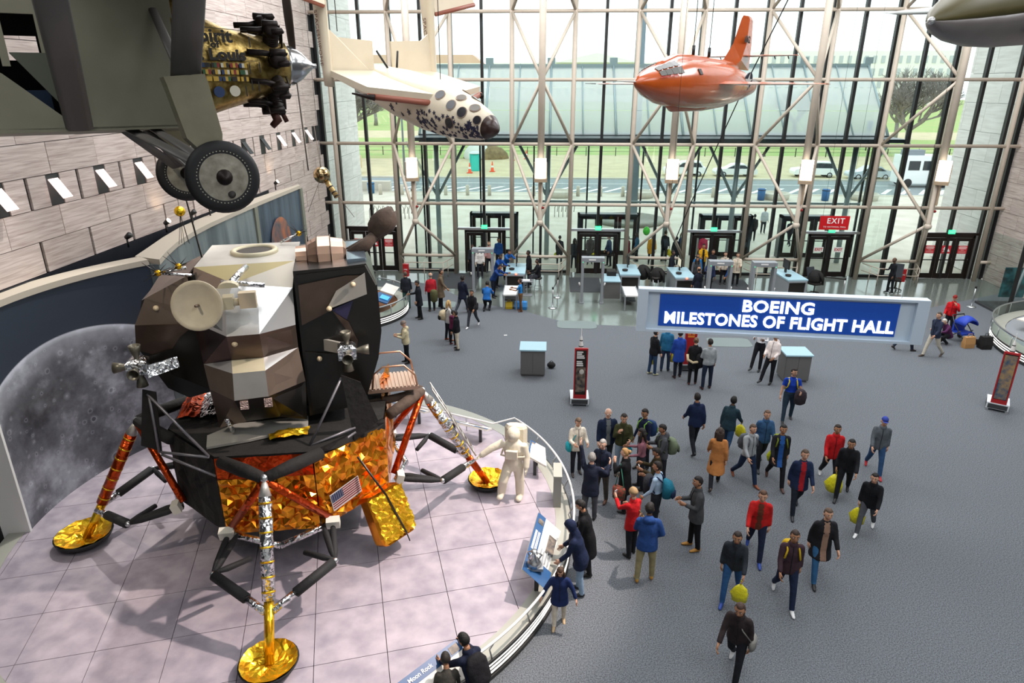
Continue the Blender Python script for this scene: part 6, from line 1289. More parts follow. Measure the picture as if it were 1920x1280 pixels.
    for sd in (1,-1):
        D.ball((sd*.031,.079,.012),(.015,.011,.010),8,6,1,R_); D.ball((sd*.031,.087,.012),(.008,.006,.008),6,5,2,R_); D.bx(sd*.031-.018,sd*.031+.018,.08,.09,.03,.037,4,R_); D.ball((sd*.076,-.005,-.005),(.012,.022,.034),8,6,0,R_)
    D.ball((0,.082,-.062),(.025,.008,.008),8,5,3,R_)
    for sd in (1,-1):
        sh,el,wr,w2=A_[sd]; a=w2; ins=(-X*sd-a*(-X*sd).dot(a)).normalized(); th=a.cross(ins); th=th if th.dot(Vector((0,1,.3)))>0 else -th; P_=lambda t,w,n_:wr+a*t*s+th*w*s+ins*n_*s
        D.loft([[P_(t,w*c,n_*d) for c,d in ((-1,-1),(1,-1),(1,1),(-1,1))] for t,w,n_ in ((-.02,.024,.02),(.03,.036,.015),(.085,.04,.013),(.095,.038,.011))],0)
        for q,(ww,ln) in enumerate(((.030,.068),(.011,.078),(-.009,.072),(-.029,.056))): D.tube([P_(.085,ww,0),P_(.085+ln*.5,ww*1.05,.012),P_(.085+ln*.85,ww*1.05,.034),P_(.085+ln*.9,ww,.05)],[.0095*s,.009*s,.008*s,.006*s],5,0)
        D.tube([P_(.015,.03,.005),P_(.05,.058,.014),P_(.085,.066,.028)],[.012*s,.011*s,.008*s],5,0)
        L[sd]=P_(.1,0,.03)
    # hair or headgear
    st,hcol=hair; H=M(); hm_=mat('hair '+hcol,hcol,.7,noise=.25,nscale=25,stretch=(1,1,.4),bump=.3,bscale=40)
    def shell(k,inside,g=.0):
        out=[]
        for j in range(nv+1):
            row=[]
            for q in range(nu):
                u,v=2*pi*q/nu,max(min(pi*j/nv,pi-.08),.08); zz=-math.cos(v); y_=math.sin(v)*math.cos(u); x_=math.sin(v)*math.sin(u)
                row.append(R_@hv(u,v,.8 if inside(x_,y_,zz) else k,0 if inside(x_,y_,zz) else g))
            out.append(row)
        return out
    face_=lambda x_,y_,z_:(y_>.15 and z_<.42 and abs(x_)<.93) or z_<-.45
    if st in ('short','long','bun','curly'): H.loft(shell(1.06 if st!='curly' else 1.16,face_,.006))
    if st=='bald': H.loft(shell(1.04,lambda x_,y_,z_:face_(x_,y_,z_) or z_>.45 or (y_>.2),.004))
    if st in ('long','curly'):
        w=1 if st=='long' else 1.25; H.loft([[R_@(c_+Vector((rx*w*math.cos(a),ry*math.sin(a),0))) for a in [2*pi*q/12 for q in range(12)]] for c_,rx,ry in ((Vector((0,-.045,.05)),.072,.05),(Vector((0,-.06,-.04)),.085,.05),(Vector((0,-.075,-.14)),.085,.04),(Vector((0,-.085,-.24)),.06,.025))])
    if st in ('long','curly'):
        for sd in (1,-1): H.tube([R_@Vector((sd*.072,.03,.05)),R_@Vector((sd*.088,.035,-.06)),R_@Vector((sd*.085,.055,-.2)),R_@Vector((sd*.07,.06,-.27))],[.022*s,.034*s,.034*s,.012*s],8)
    if st=='bun': H.ball((0,-.105,.05),.045,10,7,0,R_)
    if st=='beanie': H.loft(shell(1.1,lambda x_,y_,z_:z_<.12,.012)); H.lathe([(.088,.0),(.098,.0),(.1,.03),(.094,.05)],16,T=R_@Matrix.Translation((0,0,.012))@Matrix.Diagonal((.9,1.1,1,1)),cap=False)
    if st=='cap': H.loft(shell(1.08,lambda x_,y_,z_:z_<.22,.01)); H.loft([[R_@Vector((.07*math.sin(a),.085*math.cos(a)+e,.035-.1*e)) for a in [-1.1+2.2*q/6 for q in range(7)]] for e in (0,.07)],cap=False)
    ho=None
    if st!='none' and not hoodup: ho=H.build({'beanie':'hat','cap':'cap'}.get(st,'hair'),clothm(hcol) if st in ('beanie','cap') else hm_,root)
    jk=None
    if coat:
        c=M(); e=.02; ys=.0; hm=hem; rg=[]
        w0=.200+max(0,-.1-hm)*.13
        rg=[(hm,w0,.135+max(0,-.1-hm)*.13),(hm+.02,w0*1.0,.14+max(0,-.1-hm)*.12)]+([(-.1,.205,.15)] if hm<-.2 else [])+[(.03,.198,.145),(.16,.172,.13),(.34,.180,.14),(.43,.172,.122),(.50,.118,.10),(.555,.08,.082),(.575,.076,.08)]
        lx=.02*s; rr_=[]
        ym=(J[1][1].y+J[-1][1].y)/2
        for d,rx,ry in rg:
            off=Vector((0,0,0))
            if d<-.15:  # skirts of long coats hang straight down and widen over the stride
                sw=min(abs(J[1][1].y-J[-1][1].y)*.5,.2)*min((-d-.1)/.4,1); cc=pel+Vector((0,0,d*s))+Vector((0,(ym-pel.y)*min((-d)/.45,1)*.8,0)); rr_.append(ring(cc,X,Vector((0,1,0)),rx*s*bw,(ry+sw*1.05)*s,16))
            else: rr_.append(ring(sp_(d),X,Fw,rx*s*bw,ry*s*(bw+belly*.6),16))
        c.loft(rr_)
        for sd in (1,-1):
            sh,el,wr,w2=A_[sd]; c.ball(sh-X*sd*.015*s,.068*s,10,8); c.tube([sh,sh.lerp(el,.5),el,el.lerp(wr,.5),el.lerp(wr,.93)],[.066*s*bw,.064*s*bw,.058*s,.054*s,.05*s],10)
        if hoodup:
            H2=shell(1.22,lambda x_,y_,z_:(y_>.45 and z_<.35 and z_>-.8),.015); c.loft(H2); c.loft([ring(sp_(.5)-Fw*.02*s,X,Fw,.13*s,.12*s,12),ring(sp_(.64)-Fw*.025*s,X,Fw,.09*s,.09*s,12)])
        elif collar==2: c.loft([ring(sp_(.49)-Fw*.07*s,X,Fw,.12*s,.09*s,12),ring(sp_(.56)-Fw*.085*s,X,Fw,.12*s,.085*s,12),ring(sp_(.62)-Fw*.08*s,X,Fw,.08*s,.05*s,12)])
        rgf=[(d,ry) for d,rx,ry in rg if d>=-.13]
        if not inner and pz is None and vox<.025:
            M().tube([sp_(d)+Fw*(ry*(bw+belly*.6)+.004)*s for d,ry in rgf[:-1]],.006*s,4).build('zip',mat('zip dark','#15161a',.4),root)
            if collar==1 and not hoodup: M().loft([ring(sp_(d)+Fw*.004*s,X,Fw,r*s,r*1.05*s,12) for d,r in ((.535,.092),(.56,.088),(.60,.076),(.602,.066),(.56,.07))],cap=False).build('collar',clothm(coat,.4),root)
        jm=[clothm(coat,.4)]+([clothm(inner)] if inner else [])
        jk=c.build('jacket',jm,root)
    PEND.append((body,jk,D,[skinm(skin),mat('eye white','#d8d4cc',.4),mat('eye dark','#1e1712',.3),mat('lip '+skin,{'l':'#a9665a','m':'#7d4a3e','d':'#4a2a25','p':'#b06a62'}[skin],.5),mat('brow '+hcol,hcol if st not in ('beanie','cap') else '#3a2c22',.8)],segs,vox*s,s,sp_,inner,Fw,T_,pel))
    root['_']=0; del root['_']
    return dict(root=root,J=J,A=A_,L=L,sp=sp_,s=s,Fw=Fw,R=R_,xy=(x,y,z0),face=face)
def wpt(p,v): return p['root'].matrix_basis@Vector(v)
def worn(name,p,label,cat='bag'):
    t=thing(name,label,cat); t.matrix_basis=Matrix.Translation((p['xy'][0],p['xy'][1],p['xy'][2]))@Matrix.Rotation(math.radians(p['face']-90),4,'Z'); return t
def backpack(p,col,label,col2=None,big=1,d=.0):
    t=worn('backpack',p,label); s=p['s']; sp_,Fw=p['sp'],p['Fw']; X=Vector((1,0,0)); m_=clothm(col)
    M().loft([ring(sp_(z)-Fw*(.145+dd*.5+d)*s,X,Fw,w*s*big,dd*s*.55*big,12) for z,w,dd in ((.02,.10,.1),(.05,.145,.2),(.25,.15,.24),(.40,.13,.18),(.46,.07,.06))]).build('pack_body',m_,t)
    M().loft([ring(sp_(z)-Fw*(.145+.23*big+d)*s,X,Fw,w*s*big,dd*s*big,10) for z,w,dd in ((.06,.08,.02),(.09,.105,.04),(.2,.105,.04),(.23,.07,.02))]).build('front_pocket',clothm(col2 or col),t)
    for sd in (1,-1): M().tube([sp_(.42)-Fw*.15*s+X*sd*.09*s,sp_(.52)-Fw*.03*s+X*sd*.105*s,sp_(.46)+Fw*.12*s+X*sd*.11*s,sp_(.3)+Fw*.14*s+X*sd*.14*s,sp_(.14)-Fw*.02*s+X*sd*.185*s],.018*s,6).build('strap',clothm(col2 or col),t)
    return t
def plastic_bag(p,sd,col,label,sc=1.0,drop=.1,name='shopping_bag'):
    t=worn(name,p,label); c=p['L'][sd]; s=sc; rnd=random.Random(int(c.x*1000)); X=Vector((1,0,0)); Y=Vector((0,1,0))
    m_=mat('plastic '+col,col,.4,bump=.5,bscale=14)
    o=c-Vector((0,0,drop*s)); M().loft([[o+X*(w*math.cos(a)*(1+.12*math.sin(3*a+z*20)))+Y*(dp*math.sin(a))+Vector((0,0,z)) for a in [2*pi*k/12 for k in range(12)]] for z,w,dp in ((-.36*s,.06*s,.04*s),(-.33*s,.13*s,.07*s),(-.18*s,.16*s,.09*s),(-.05*s,.11*s,.05*s),(.02*s,.04*s,.02*s))]).build('bag_body',m_,t)
    M().tube([o+Vector((0,0,.0)),c,c+Vector((0,0,.02))],.014,5).build('handle',m_,t); return t
def shoulder_bag(p,sd,col,label,name='handbag'):
    t=worn(name,p,label); s=p['s']; sp_,Fw=p['sp'],p['Fw']; X=Vector((1,0,0)); m_=clothm(col)
    c=sp_(-.02)+X*sd*.25*s; M().loft([ring(c+Vector((0,0,z)),X,Vector((0,1,0)),w,d,12) for z,w,d in ((-.14,.03,.08),(-.1,.065,.15),(.04,.06,.15),(.1,.02,.1))]).build('bag_body',m_,t)
    M().tube([c+Vector((0,.1,.06)),sp_(.35)+X*sd*.1*s+Fw*.13*s,sp_(.52)-X*sd*.06*s,sp_(.3)-Fw*.14*s+X*sd*.08*s,c+Vector((0,-.1,.06))],.012,5).build('strap',m_,t); return t
def held_coat(p,sd,col,label):
    t=worn('coat',p,label,'coat'); c=p['A'][sd][1].lerp(p['A'][sd][2],.6); rnd=random.Random(2); M().loft([[c+Vector((rx*math.cos(a)*(1+.2*math.sin(3*a)),ry*math.sin(a),z)) for a in [2*pi*k/12 for k in range(12)]] for z,rx,ry in ((-.42,.08,.07),(-.36,.15,.11),(-.15,.17,.13),(0.0,.15,.12),(.07,.09,.08))]).build('coat_body',clothm(col,.5),t); return t
W1=((20,6),(-18,22)); W2=((-18,24),(22,6))
SA=dict(armR=(-18,8,18),armL=(20,8,25)); SB=dict(armR=(20,8,25),armL=(-18,8,18))
FOLD=dict(armR=(18,14,95),armL=(18,14,95))
# -- tour group by the lander rail
p=person(-3.29,-20.04,285,1.66,'woman in cream jacket and mint scarf with lanyard, left end of the tour group','#d9d2c4','#20222a','#2a2320','l',('short','#6b5644'),'#d8d0c0',armR=(15,12,75),armL=(15,12,70),head=(0,25),hem=-.16)
shoulder_bag(p,1,'#1f9aa8','turquoise shoulder bag of the woman in the cream jacket')
person(-2.5,-19.75,280,1.8,'tall white-haired man in navy jacket over a grey sweater, back row of the tour group','#6d7273','#2a2c30','#2a2320','p',('bald','#d8d5d0'),'#1b2740',inner='#6d7273',bw=1.1,hem=-.16,head=(0,20))
p=person(-2.1,-19.95,265,1.76,'dark-haired man in olive green sweater and light jeans, hand to chin','#3f4126','#8fa3b5','#3b2e22','l',('short','#241c17'),'#3f4126',armR=(25,10,125),armL=(10,12,85),head=(10,10),hem=-.06)
plastic_bag(p,-1,'#2aa6c0','turquoise carrier bag hanging by the man in the olive sweater',.75)
p=person(-1.5,-19.7,215,1.78,'man in navy shirt with a green-strapped pack, rear right of the tour group','#1c2440','#2b2d35','#2a2320','m',('short','#221a15'),None,head=(10,10)); backpack(p,'#27406a','navy and green backpack on the man in the navy shirt','#7fb04a')
p=person(-3.05,-22.1,80,1.78,'grey-haired tour guide in dark navy suit with one arm raised, back to the camera','#1c2236','#4a4c52','#201c1a','p',('short','#8d8a86'),'#1b2133',armL=(160,12,10),armR=(35,35,95),inw=(-.2,-.3),hem=-.2,legs=((5,2),(-4,4)),inner=None)
person(-2.72,-21.3,240,1.74,'grey-haired man in navy jacket with grey trousers facing the guide','#2c3140','#4f4a44','#5a3520','p',('short','#a9a6a1'),'#1f2638',armR=(15,12,60),armL=(15,12,80),head=(5,5),hem=-.14)
p=person(-2.2,-21.65,150,1.68,'blonde woman in long black coat, hand to mouth, beside the red flowered bag','#1a1a1c','#191a1c','#1c1a19','p',('bun','#b48a56'),'#17171a',armL=(35,12,128),armR=(5,10,30),hem=-.38,head=(10,0))
t=worn('flowered_bag',p,'red and green flowered bag at the side of the blonde woman in black'); M().loft([ring(Vector((-.28,.02,z)),Vector((1,0,0)),Vector((0,1,0)),w,d,12) for z,w,d in ((.48,.05,.08),(.52,.1,.16),(.75,.1,.17),(.84,.05,.14))]).build('bag_body',mat('flowered red cloth','#a83a2f',.8,noise=.9,nscale=14,col2='#26452e'),t); M().tube([(-.28,.12,.82),(-.2,.05,1.4),(-.28,-.1,.82)],.014,5).build('strap',mat('green strap','#3d8a72',.7),t)
person(-1.68,-20.65,170,1.68,'woman with long dark curly hair and pink sweater in the middle of the group','#9a6672','#26272e','#2a2320','m',('curly','#1d1512'),None,armR=(20,10,70),armL=(12,10,60),head=(10,5))
p=person(-1.15,-20.5,190,1.75,'dark-haired man in charcoal hoodie with olive roll-top pack','#4a4c50','#24262c','#2a2320','m',('short','#1f1814'),'#4a4c50',armR=(20,10,85),armL=(20,10,90),head=(0,15),collar=2,hem=-.08); backpack(p,'#6f7a62','olive grey roll-top backpack on the man in the charcoal hoodie','#565f4b',1.1)
p=person(-1.45,-21.6,175,1.7,'bearded man in olive brown jacket looking at a phone, behind the pale blue shirt','#4a3d28','#22252b','#2a2320','m',('short','#1f1814'),'#3e3522',armR=(25,12,85),armL=(25,12,85),head=(0,25))
t=worn('phone',p,'white phone held by the bearded man in the olive brown jacket','phone'); c=p['L'][-1]; M().box(c,(.08,.012,.15),.3).build('phone_body',m_white,t)
p=person(-1.55,-22.35,150,1.76,'man in pale blue shirt with a teal pack, right of the red coat','#a9c3da','#23262d','#2a2320','m',('short','#1d1613'),None,armR=(25,10,80),armL=(10,12,30),head=(15,0)); backpack(p,'#1f6f86','teal and navy backpack on the man in the pale blue shirt','#1d2c4a',1.05); held_coat(p,1,'#3a3b40','dark grey jacket hanging beside the teal backpack')
p=person(-2.2,-23.3,125,1.66,'woman in tan knit hat and bright red coat holding up a phone','#c01f22','#22242a','#1d1a18','l',('beanie','#a98c66'),'#c21d22',armL=(50,10,80),armR=(20,10,60),hem=-.18); shoulder_bag(p,1,'#b5935f','tan handbag of the woman in the red coat')
t=worn('phone',p,'silver phone held up by the woman in the red coat','phone'); c=p['L'][-1]; M().box(c,(.08,.012,.15),.2).build('phone_body',m_steel,t)
person(-2.0,-24.1,85,1.83,'man in blue hooded jacket, khaki trousers and tan boots, back to the camera','#2c4a86','#9a8f6a','#c08a34','d',('short','#1a1411'),'#2b4c88',armR=(-6,22,55),armL=(20,10,80),inw=(.9,.3),collar=2,hem=-.16,head=(-20,5),legs=((4,0),(-4,2)),spread=.05,bw=1.05)
person(-.78,-23.0,185,1.82,'bearded man in dark grey blazer and tan boots standing alone beside the tour group','#3a3a3d','#141416','#b27f34','m',('short','#17120f'),'#47484a',armR=(12,10,85),armL=(15,10,95),hem=-.2,head=(5,0))
# -- people leaning over the rail panels
person(-3.2,-23.95,170,1.78,'dark-haired man in long black coat reading the slanted panel, behind the navy hood','#18181b','#1b1b1e','#1b1918','m',('short','#17120f'),'#161619',hem=-.45,lean=12,armR=(8,10,25),armL=(8,10,25),head=(0,30))
person(-3.38,-24.55,170,1.7,'person in navy coat with fur-edged hood up, leaning on the rail panel','#1c2744','#8ea6bf','#22242a','l',('none','#3a2c22'),'#1a2440',hoodup=1,lean=16,armR=(12,10,25),armL=(12,10,25),head=(0,20),hem=-.22,bw=1.1)
person(-3.80,-25.45,268,1.36,'girl with long brown hair, navy puffer coat and cream boots, hand on the rail','#1c2c58','#d9cdbb','#c9ab83','l',('long','#4a3322'),'#1b2b57',hem=-.24,armR=(8,32,8),armL=(5,28,15),head=(0,25),bw=1.05,legs=((10,4),(-8,8)))
p=person(-5.12,-27.75,135,1.74,'young man with black hair and navy jacket bent over the moon rock panel','#1b2036','#22242a','#1d1a18','m',('short','#120e0c'),'#1a2036',lean=24,armR=(40,12,30),armL=(40,12,20),head=(10,20)); t=worn('coat',p,'black jacket slung over the back of the young man at the moon rock panel','coat'); M().loft([ring(p['sp'](z)-p['Fw']*.16,Vector((1,0,0)),p['Fw'],w,.07,12) for z,w in ((.0,.1),(.1,.2),(.4,.2),(.52,.12))]).build('coat_body',clothm('#211f22',.5),t)
person(-5.55,-27.95,105,1.5,'boy with cropped dark hair at the bottom edge, bent over the moon rock panel','#4a4640','#22242a','#1d1a18','m',('short','#2a241f'),None,lean=22,head=(0,20))
# -- middle of the hall
p=person(3.3,-16.65,262,1.76,'man in bright blue T-shirt and jeans with a pack and coat over his arm','#1b44b4','#2c3d4c','#1a1a1c','l',('short','#1d1512'),None,sleeve=.2,armR=(2,14,15),armL=(15,12,75),legs=((14,2),(-12,6)),spread=.05,bw=1.12,belly=.12,head=(25,0)); backpack(p,'#8a8d92','grey and yellow backpack on the man in the bright blue T-shirt','#d6c21f'); held_coat(p,-1,'#3a3238','dark coat carried by the man in the bright blue T-shirt')
person(3.55,-12.6,235,1.78,'guard in white shirt leaning by the cabinet, half hidden by the hanging sign, left one','#e6e6e8','#15161c','#121214','d',('short','#15100e'),None,legs=((24,0),(10,4)),lean=-6,**FOLD)
person(3.62,-13.75,225,1.78,'guard in white hooded top leaning by the cabinet, nearer one with hands clasped','#ece2dc','#14151a','#121214','m',('short','#15100e'),'#e9dcd6',hem=-.06,legs=((26,2),(8,6)),lean=-6,armR=(16,10,45),armL=(16,10,45),inw=(.6,.6),collar=2)
p=person(.92,-14.05,80,1.66,'woman with hair up and black coat tied round, in front of the red tour board','#1a1a1d','#1b1b20','#5a2620','p',('bun','#6a4e36'),'#18181b',hem=-.3,armR=(15,10,90),armL=(5,10,20),head=(-10,5)); t=worn('coat_trim',p,'cream fur trim hanging at the hip of the woman in black by the red board','fur trim'); M().tube([(-.24,-.02,1.1),(-.22,-.12,.95),(-.05,-.2,.88),(.12,-.18,.92)],.045,8).build('trim',clothm('#cdbb97',.5),t)
p=person(1.32,-14.4,95,1.76,'man in light grey sweater and jeans, back to the camera, beside the woman in black','#9ba0a2','#1f2a3c','#4a2a22','m',('short','#1c1613'),'#9a9fa1',hem=-.05,armL=(10,10,70),armR=(2,10,15),head=(10,0),spread=.04); held_coat(p,-1,'#1a1a1d','black coat carried by the man in the light grey sweater')
p=person(-.35,-13.3,30,1.66,'person in black jacket and jeans with yellow bag, at the left end of the sign','#17181c','#2c4260','#c2bd9a','l',('short','#221a16'),'#18191d'); plastic_bag(p,-1,'#e3d21c','yellow bag of the person in black at the left end of the sign')
p=person(.15,-12.95,70,1.72,'person in turquoise blue top with yellow waist bag under the sign edge','#2f7f9c','#33405a','#22242a','l',('short','#3a2c22'),'#2a6f96'); plastic_bag(p,1,'#d8c41c','yellow bag of the person in turquoise blue')
person(.5,-13.5,100,1.72,'person in royal blue long coat left of the woman in black','#27479c','#1f2430','#4a2c24','m',('short','#221a16'),'#24479f',hem=-.3)
# -- near the lander back side
person(-9.32,-12.7,195,1.62,'woman in cream quilted jacket and grey knit hat, looking at her phone alone','#d9cba6','#17181c','#2a2320','l',('beanie','#8a7a70'),'#d8caa4',armR=(22,8,80),armL=(22,8,80),inw=(.55,.55),head=(0,20),hem=-.1,collar=2,bw=1.08)
person(-9.75,-7.7,195,1.72,'man in dark coat with head bowed beside the curved exhibit rail','#1d2026','#17181c','#2a2320','m',('short','#17120f'),'#1a1d24',hem=-.3,head=(0,25),armR=(25,8,60))
person(-9.4,-6.55,110,1.75,'grey-haired man in red cardigan with green coat over his arm, looking up','#b3222e','#1b1c20','#4a3a2c','l',('bald','#8a8580'),'#b3222e',hem=-.04,head=(5,-25),inner='#d8d4cc'); 
t=thing('coat','olive green coat hanging over the arm of the man in the red cardigan','coat',(-9.25,-6.8,0)); M().loft([[Vector((rx*math.cos(a)*(1+.2*math.sin(3*a)),ry*math.sin(a),z)) for a in [2*pi*k/12 for k in range(12)]] for z,rx,ry in ((.5,.08,.06),(.56,.15,.1),(.85,.17,.12),(1.02,.15,.12),(1.08,.09,.08))]).build('coat_body',clothm('#5a5a3a',.5),t)
person(-10.6,-6.3,100,1.72,'man in dark jacket with red bag behind the one in the dark coat, looking up','#22262e','#3a5a58','#22242a','l',('short','#5a4a3c'),'#20242c',head=(5,-20))
person(-9.05,-6.1,10,1.8,'tall man in long brown tweed overcoat near the entrance mat','#6a5a48','#1b1c20','#2a2320','m',('short','#1c1613'),'#6f5f4c',hem=-.42,armR=(20,8,20))
person(-7.95,-6.85,60,1.76,'man in navy suit jacket and grey trousers, back to the camera, by the tweed overcoat','#1c2233','#3d4048','#1d1a18','d',('short','#14100e'),'#1a2032',hem=-.2,legs=W1)
p=person(-7.3,-8.65,250,1.66,'youth in black jacket and white trainers walking on the carpet behind the lander','#1a1b1f','#3c3f46','#e6e6e6','m',('short','#1c1613'),'#1b1c20',legs=W1,**SA)
p=person(-8.1,-10.3,30,1.66,'blonde woman in white top with a cream pack, beside the children','#d8d6d2','#24262c','#8a4a2c','p',('long','#c9a468'),'#d5d3cf'); backpack(p,'#cbbb9a','cream and black backpack on the blonde woman','#1a1a1c',1.1)
person(-7.85,-10.75,50,1.4,'child in red and purple jacket between the blonde woman and the boy','#b3202a','#1d1e22','#6a2a2a','m',('short','#1c1613'),'#6a2a4a',hem=-.1,collar=2)
person(-7.62,-11.25,170,1.55,'boy in black jacket and cream trousers beside the child in red and purple','#1b1c22','#cfc3ae','#22201f','m',('short','#1a1411'),'#17181d')
# -- security line
person(-6.9,-6.4,85,1.75,'officer in blue shirt kneeling on the carpet edge among the bags','#2467b0','#14161c','#17171a','m',('short','#17120f'),'#2467b0',hem=-.02,legs=((62,118),(40,115)),lean=16,armR=(30,10,50),armL=(30,10,50),head=(0,20))
person(-5.35,-6.4,170,1.5,'youngster in bright blue T-shirt and brown trousers at the roller table','#2a7fc4','#6a4c30','#7a4a2c','m',('short','#3a2318'),None,sleeve=.2,armR=(40,8,55),armL=(40,8,55))
person(-6.75,-4.3,330,1.76,'person in dark blue jacket bending over the roller table, nearest the lander detector','#1d3f7c','#1c2030','#17171a','m',('short','#17120f'),'#1c3d78',lean=30,armR=(50,8,40),armL=(50,8,40),head=(0,15))
person(-6.75,-2.5,320,1.76,'officer in blue shirt leaning on the desk with the red light','#1f4f9c','#14161c','#17171a','d',('short','#17120f'),'#1f4f9c',lean=22,armR=(45,8,40),armL=(40,8,40))
person(-6.35,-1.0,300,1.76,'officer in royal blue shirt bending by the doorway behind the screening desk','#2563b0','#14161c','#17171a','m',('short','#2a1d16'),'#2563b0',lean=34,armR=(55,8,30),armL=(55,8,30))
person(-5.1,-2.1,185,1.78,'guard in black standing behind the desk with the red light','#121318','#121318','#121214','d',('short','#0f0c0b'),'#121318')
person(-4.62,-3.35,190,1.74,'guard in black seated on the tall stool with coat hanging behind','#15161b','#3a3c44','#121214','d',('short','#0f0c0b'),'#15161b',pz=.86,legs=((80,70),(76,66)),armR=(30,8,50),armL=(30,8,50),hem=-.05)
p=person(12.81,-2.5,190,1.75,'guard in black uniform standing beside the empty swivel chair','#14161c','#14161c','#121214','d',('bald','#1a1411'),None,armR=(15,10,80),armL=(5,10,15))
person(2.9,-4.75,110,1.72,'bald man in dark suit at the desk with the bright screen, above the hanging sign','#1b1f2b','#1b1f2b','#121214','m',('bald','#2a221d'),'#1b1f2b',hem=-.2)
person(2.2,-1.4,330,1.72,'officer with orange collar behind the bright screen','#20242c','#17181c','#121214','d',('short','#0f0c0b'),'#20242c'); person(3.3,-2.1,270,1.66,'dark-haired person in grey jacket stooping beside the bright screen','#6a6c70','#1b1c20','#121214','m',('long','#14100e'),'#5f6266',lean=18)
person(3.5,-1.5,265,1.6,'child in blue jacket with red bag strap at the front of the queue','#1f6fae','#22252b','#22242a','m',('short','#14100e'),'#1f6fae',collar=2); person(4.1,.1,270,1.74,'person in golden yellow jacket standing in the queue doorway','#d8a21c','#22252b','#22242a','m',('short','#1c1613'),'#d9a41e',inner='#17171a',armR=(15,10,70),armL=(15,10,70),collar=2)
person(4.35,-1.0,285,1.7,'person in black jacket behind the child in blue, in the queue','#1b1c20','#1b1c20','#22242a','m',('short','#3a2a20'),'#1b1c20'); person(5.45,-1.7,255,1.72,'woman in cream belted coat at the right end of the queue','#d6c9b4','#17181c','#22242a','l',('short','#3a2a20'),'#d6c9b4',hem=-.22,armR=(20,8,70),armL=(20,8,70)); person(4.9,-1.4,260,1.68,'woman in pale beige jacket left of the cream belted coat','#cdbfae','#17181c','#22242a','l',('short','#4a3426'),'#cdbfae')
person(3.75,-3.2,275,1.74,'officer in navy standing inside the detector in front of the queue','#1f2a48','#17181c','#121214','d',('short','#14100e'),'#1f2a48',armR=(40,25,60)); person(4.75,-3.1,150,1.72,'person in blue sweater and dark jeans just behind the queue detector','#27508f','#1d2430','#22242a','m',('short','#14100e'),None)
# -- entering by the left doorway and waiting in the vestibule
EN=[(-7.75,-.9,275,'#e6e2dc','#2a2c34','person in white top coming through the left open doorway','p',('long','#3a2a20')),(-7.35,.3,265,'#b58a86','#22252b','person in dusty pink top behind the white top in the open doorway','l',('short','#5a4030')),(-8.2,-.4,280,'#22252b','#22252b','person in black at the left side of the open doorway','d',('short','#14100e')),(-6.9,1.2,260,'#2c5fa6','#22252b','person in blue jacket outside the open left doorway, farthest back','m',('short','#14100e'))]
for a in EN: person(a[0],a[1],a[2],1.7,a[5],a[3],a[4],'#22242a',a[6],a[7],a[3],vox=.028)
VE=[(-3.5,2.3,80,'#23262e','person in dark coat with lime bag, first from the left in the vestibule','#b9c41c'),(-2.7,1.4,70,'#2b3038','person in charcoal coat holding an upright yellow green bag, left of the double doors','#c4cc1a'),(-1.75,2.4,265,'#55504e','person in taupe jacket framed by the left leaf of the middle double doors','#e0cf1c'),(-.7,2.0,200,'#2c3f63','person in denim blue with orange scarf behind the right leaf of the middle double doors',None),(.4,2.5,150,'#7a2f3c','person in wine red jacket right of the middle double doors',None),(1.0,3.2,170,'#3a6a8c','person in slate blue coat leaning, behind the second pair of window posts',None),(1.75,2.6,265,'#d99a1e','person in amber jacket with a lime balloon in the vestibule',None),(2.6,3.3,60,'#1d1f25','person in black coat with a big yellow bag on the left of the dark mullion','#d9cc1c'),(3.1,2.4,90,'#22252d','person in near black coat with a yellow bag, nearest the queue doors','#cfc21a'),(3.6,3.4,120,'#2b3f66','person in navy padded jacket outside the queue doors',None),(4.7,2.9,255,'#c83a5a','person in pink jacket outside the queue doors, behind the yellow jacket',None)]
for i,(x,y,f,c,lb,bc) in enumerate(VE):
    p=person(x,y,f,1.62+.05*(i%4),lb,c,'#20232a','#1d1a18','mld'[i%3],(('short','long','beanie','short')[i%4],('#1c1613','#2a1d16','#22252b','#3a2a20')[i%4]),c,hem=-.16 if i%2 else -.3,vox=.028)
    if bc: plastic_bag(p,1 if i%2 else -1,bc,'%s bag carried by the one in %s'%('lime' if i==0 else 'yellow',lb.split(' in ',1)[1].split(' with ')[0].split(' holding')[0].split(' framed')[0]+', in the vestibule'))
    if i==6:
        t=worn('balloon',p,'lime green balloon above the person in the amber jacket','balloon'); c=p['L'][1]; M().ball((c.x+.15,c.y,1.95),(.2,.2,.25),14,10).build('balloon_body',mat('lime balloon','#4fd83a',.3),t); M().tube([c,(c.x+.15,c.y,1.7)],.005,4).build('string',m_white,t)
person(10.67,11.6,265,1.76,'man in white jacket with shoulder bag standing on the plaza outside','#d5dbe2','#1f2430','#17171a','m',('short','#17120f'),'#d5dce4',vox=.028); person(9.25,9.0,80,1.74,'person in black standing outside, just left of the white jacket','#17181d','#17181d','#17171a','d',('short','#0f0c0b'),'#17181d',vox=.028); person(11.2,7.8,100,1.74,'person in navy stepping outside, right of the white jacket','#1f2a40','#1d2230','#17171a','m',('short','#17120f'),'#1f2a40',vox=.028,legs=W1)
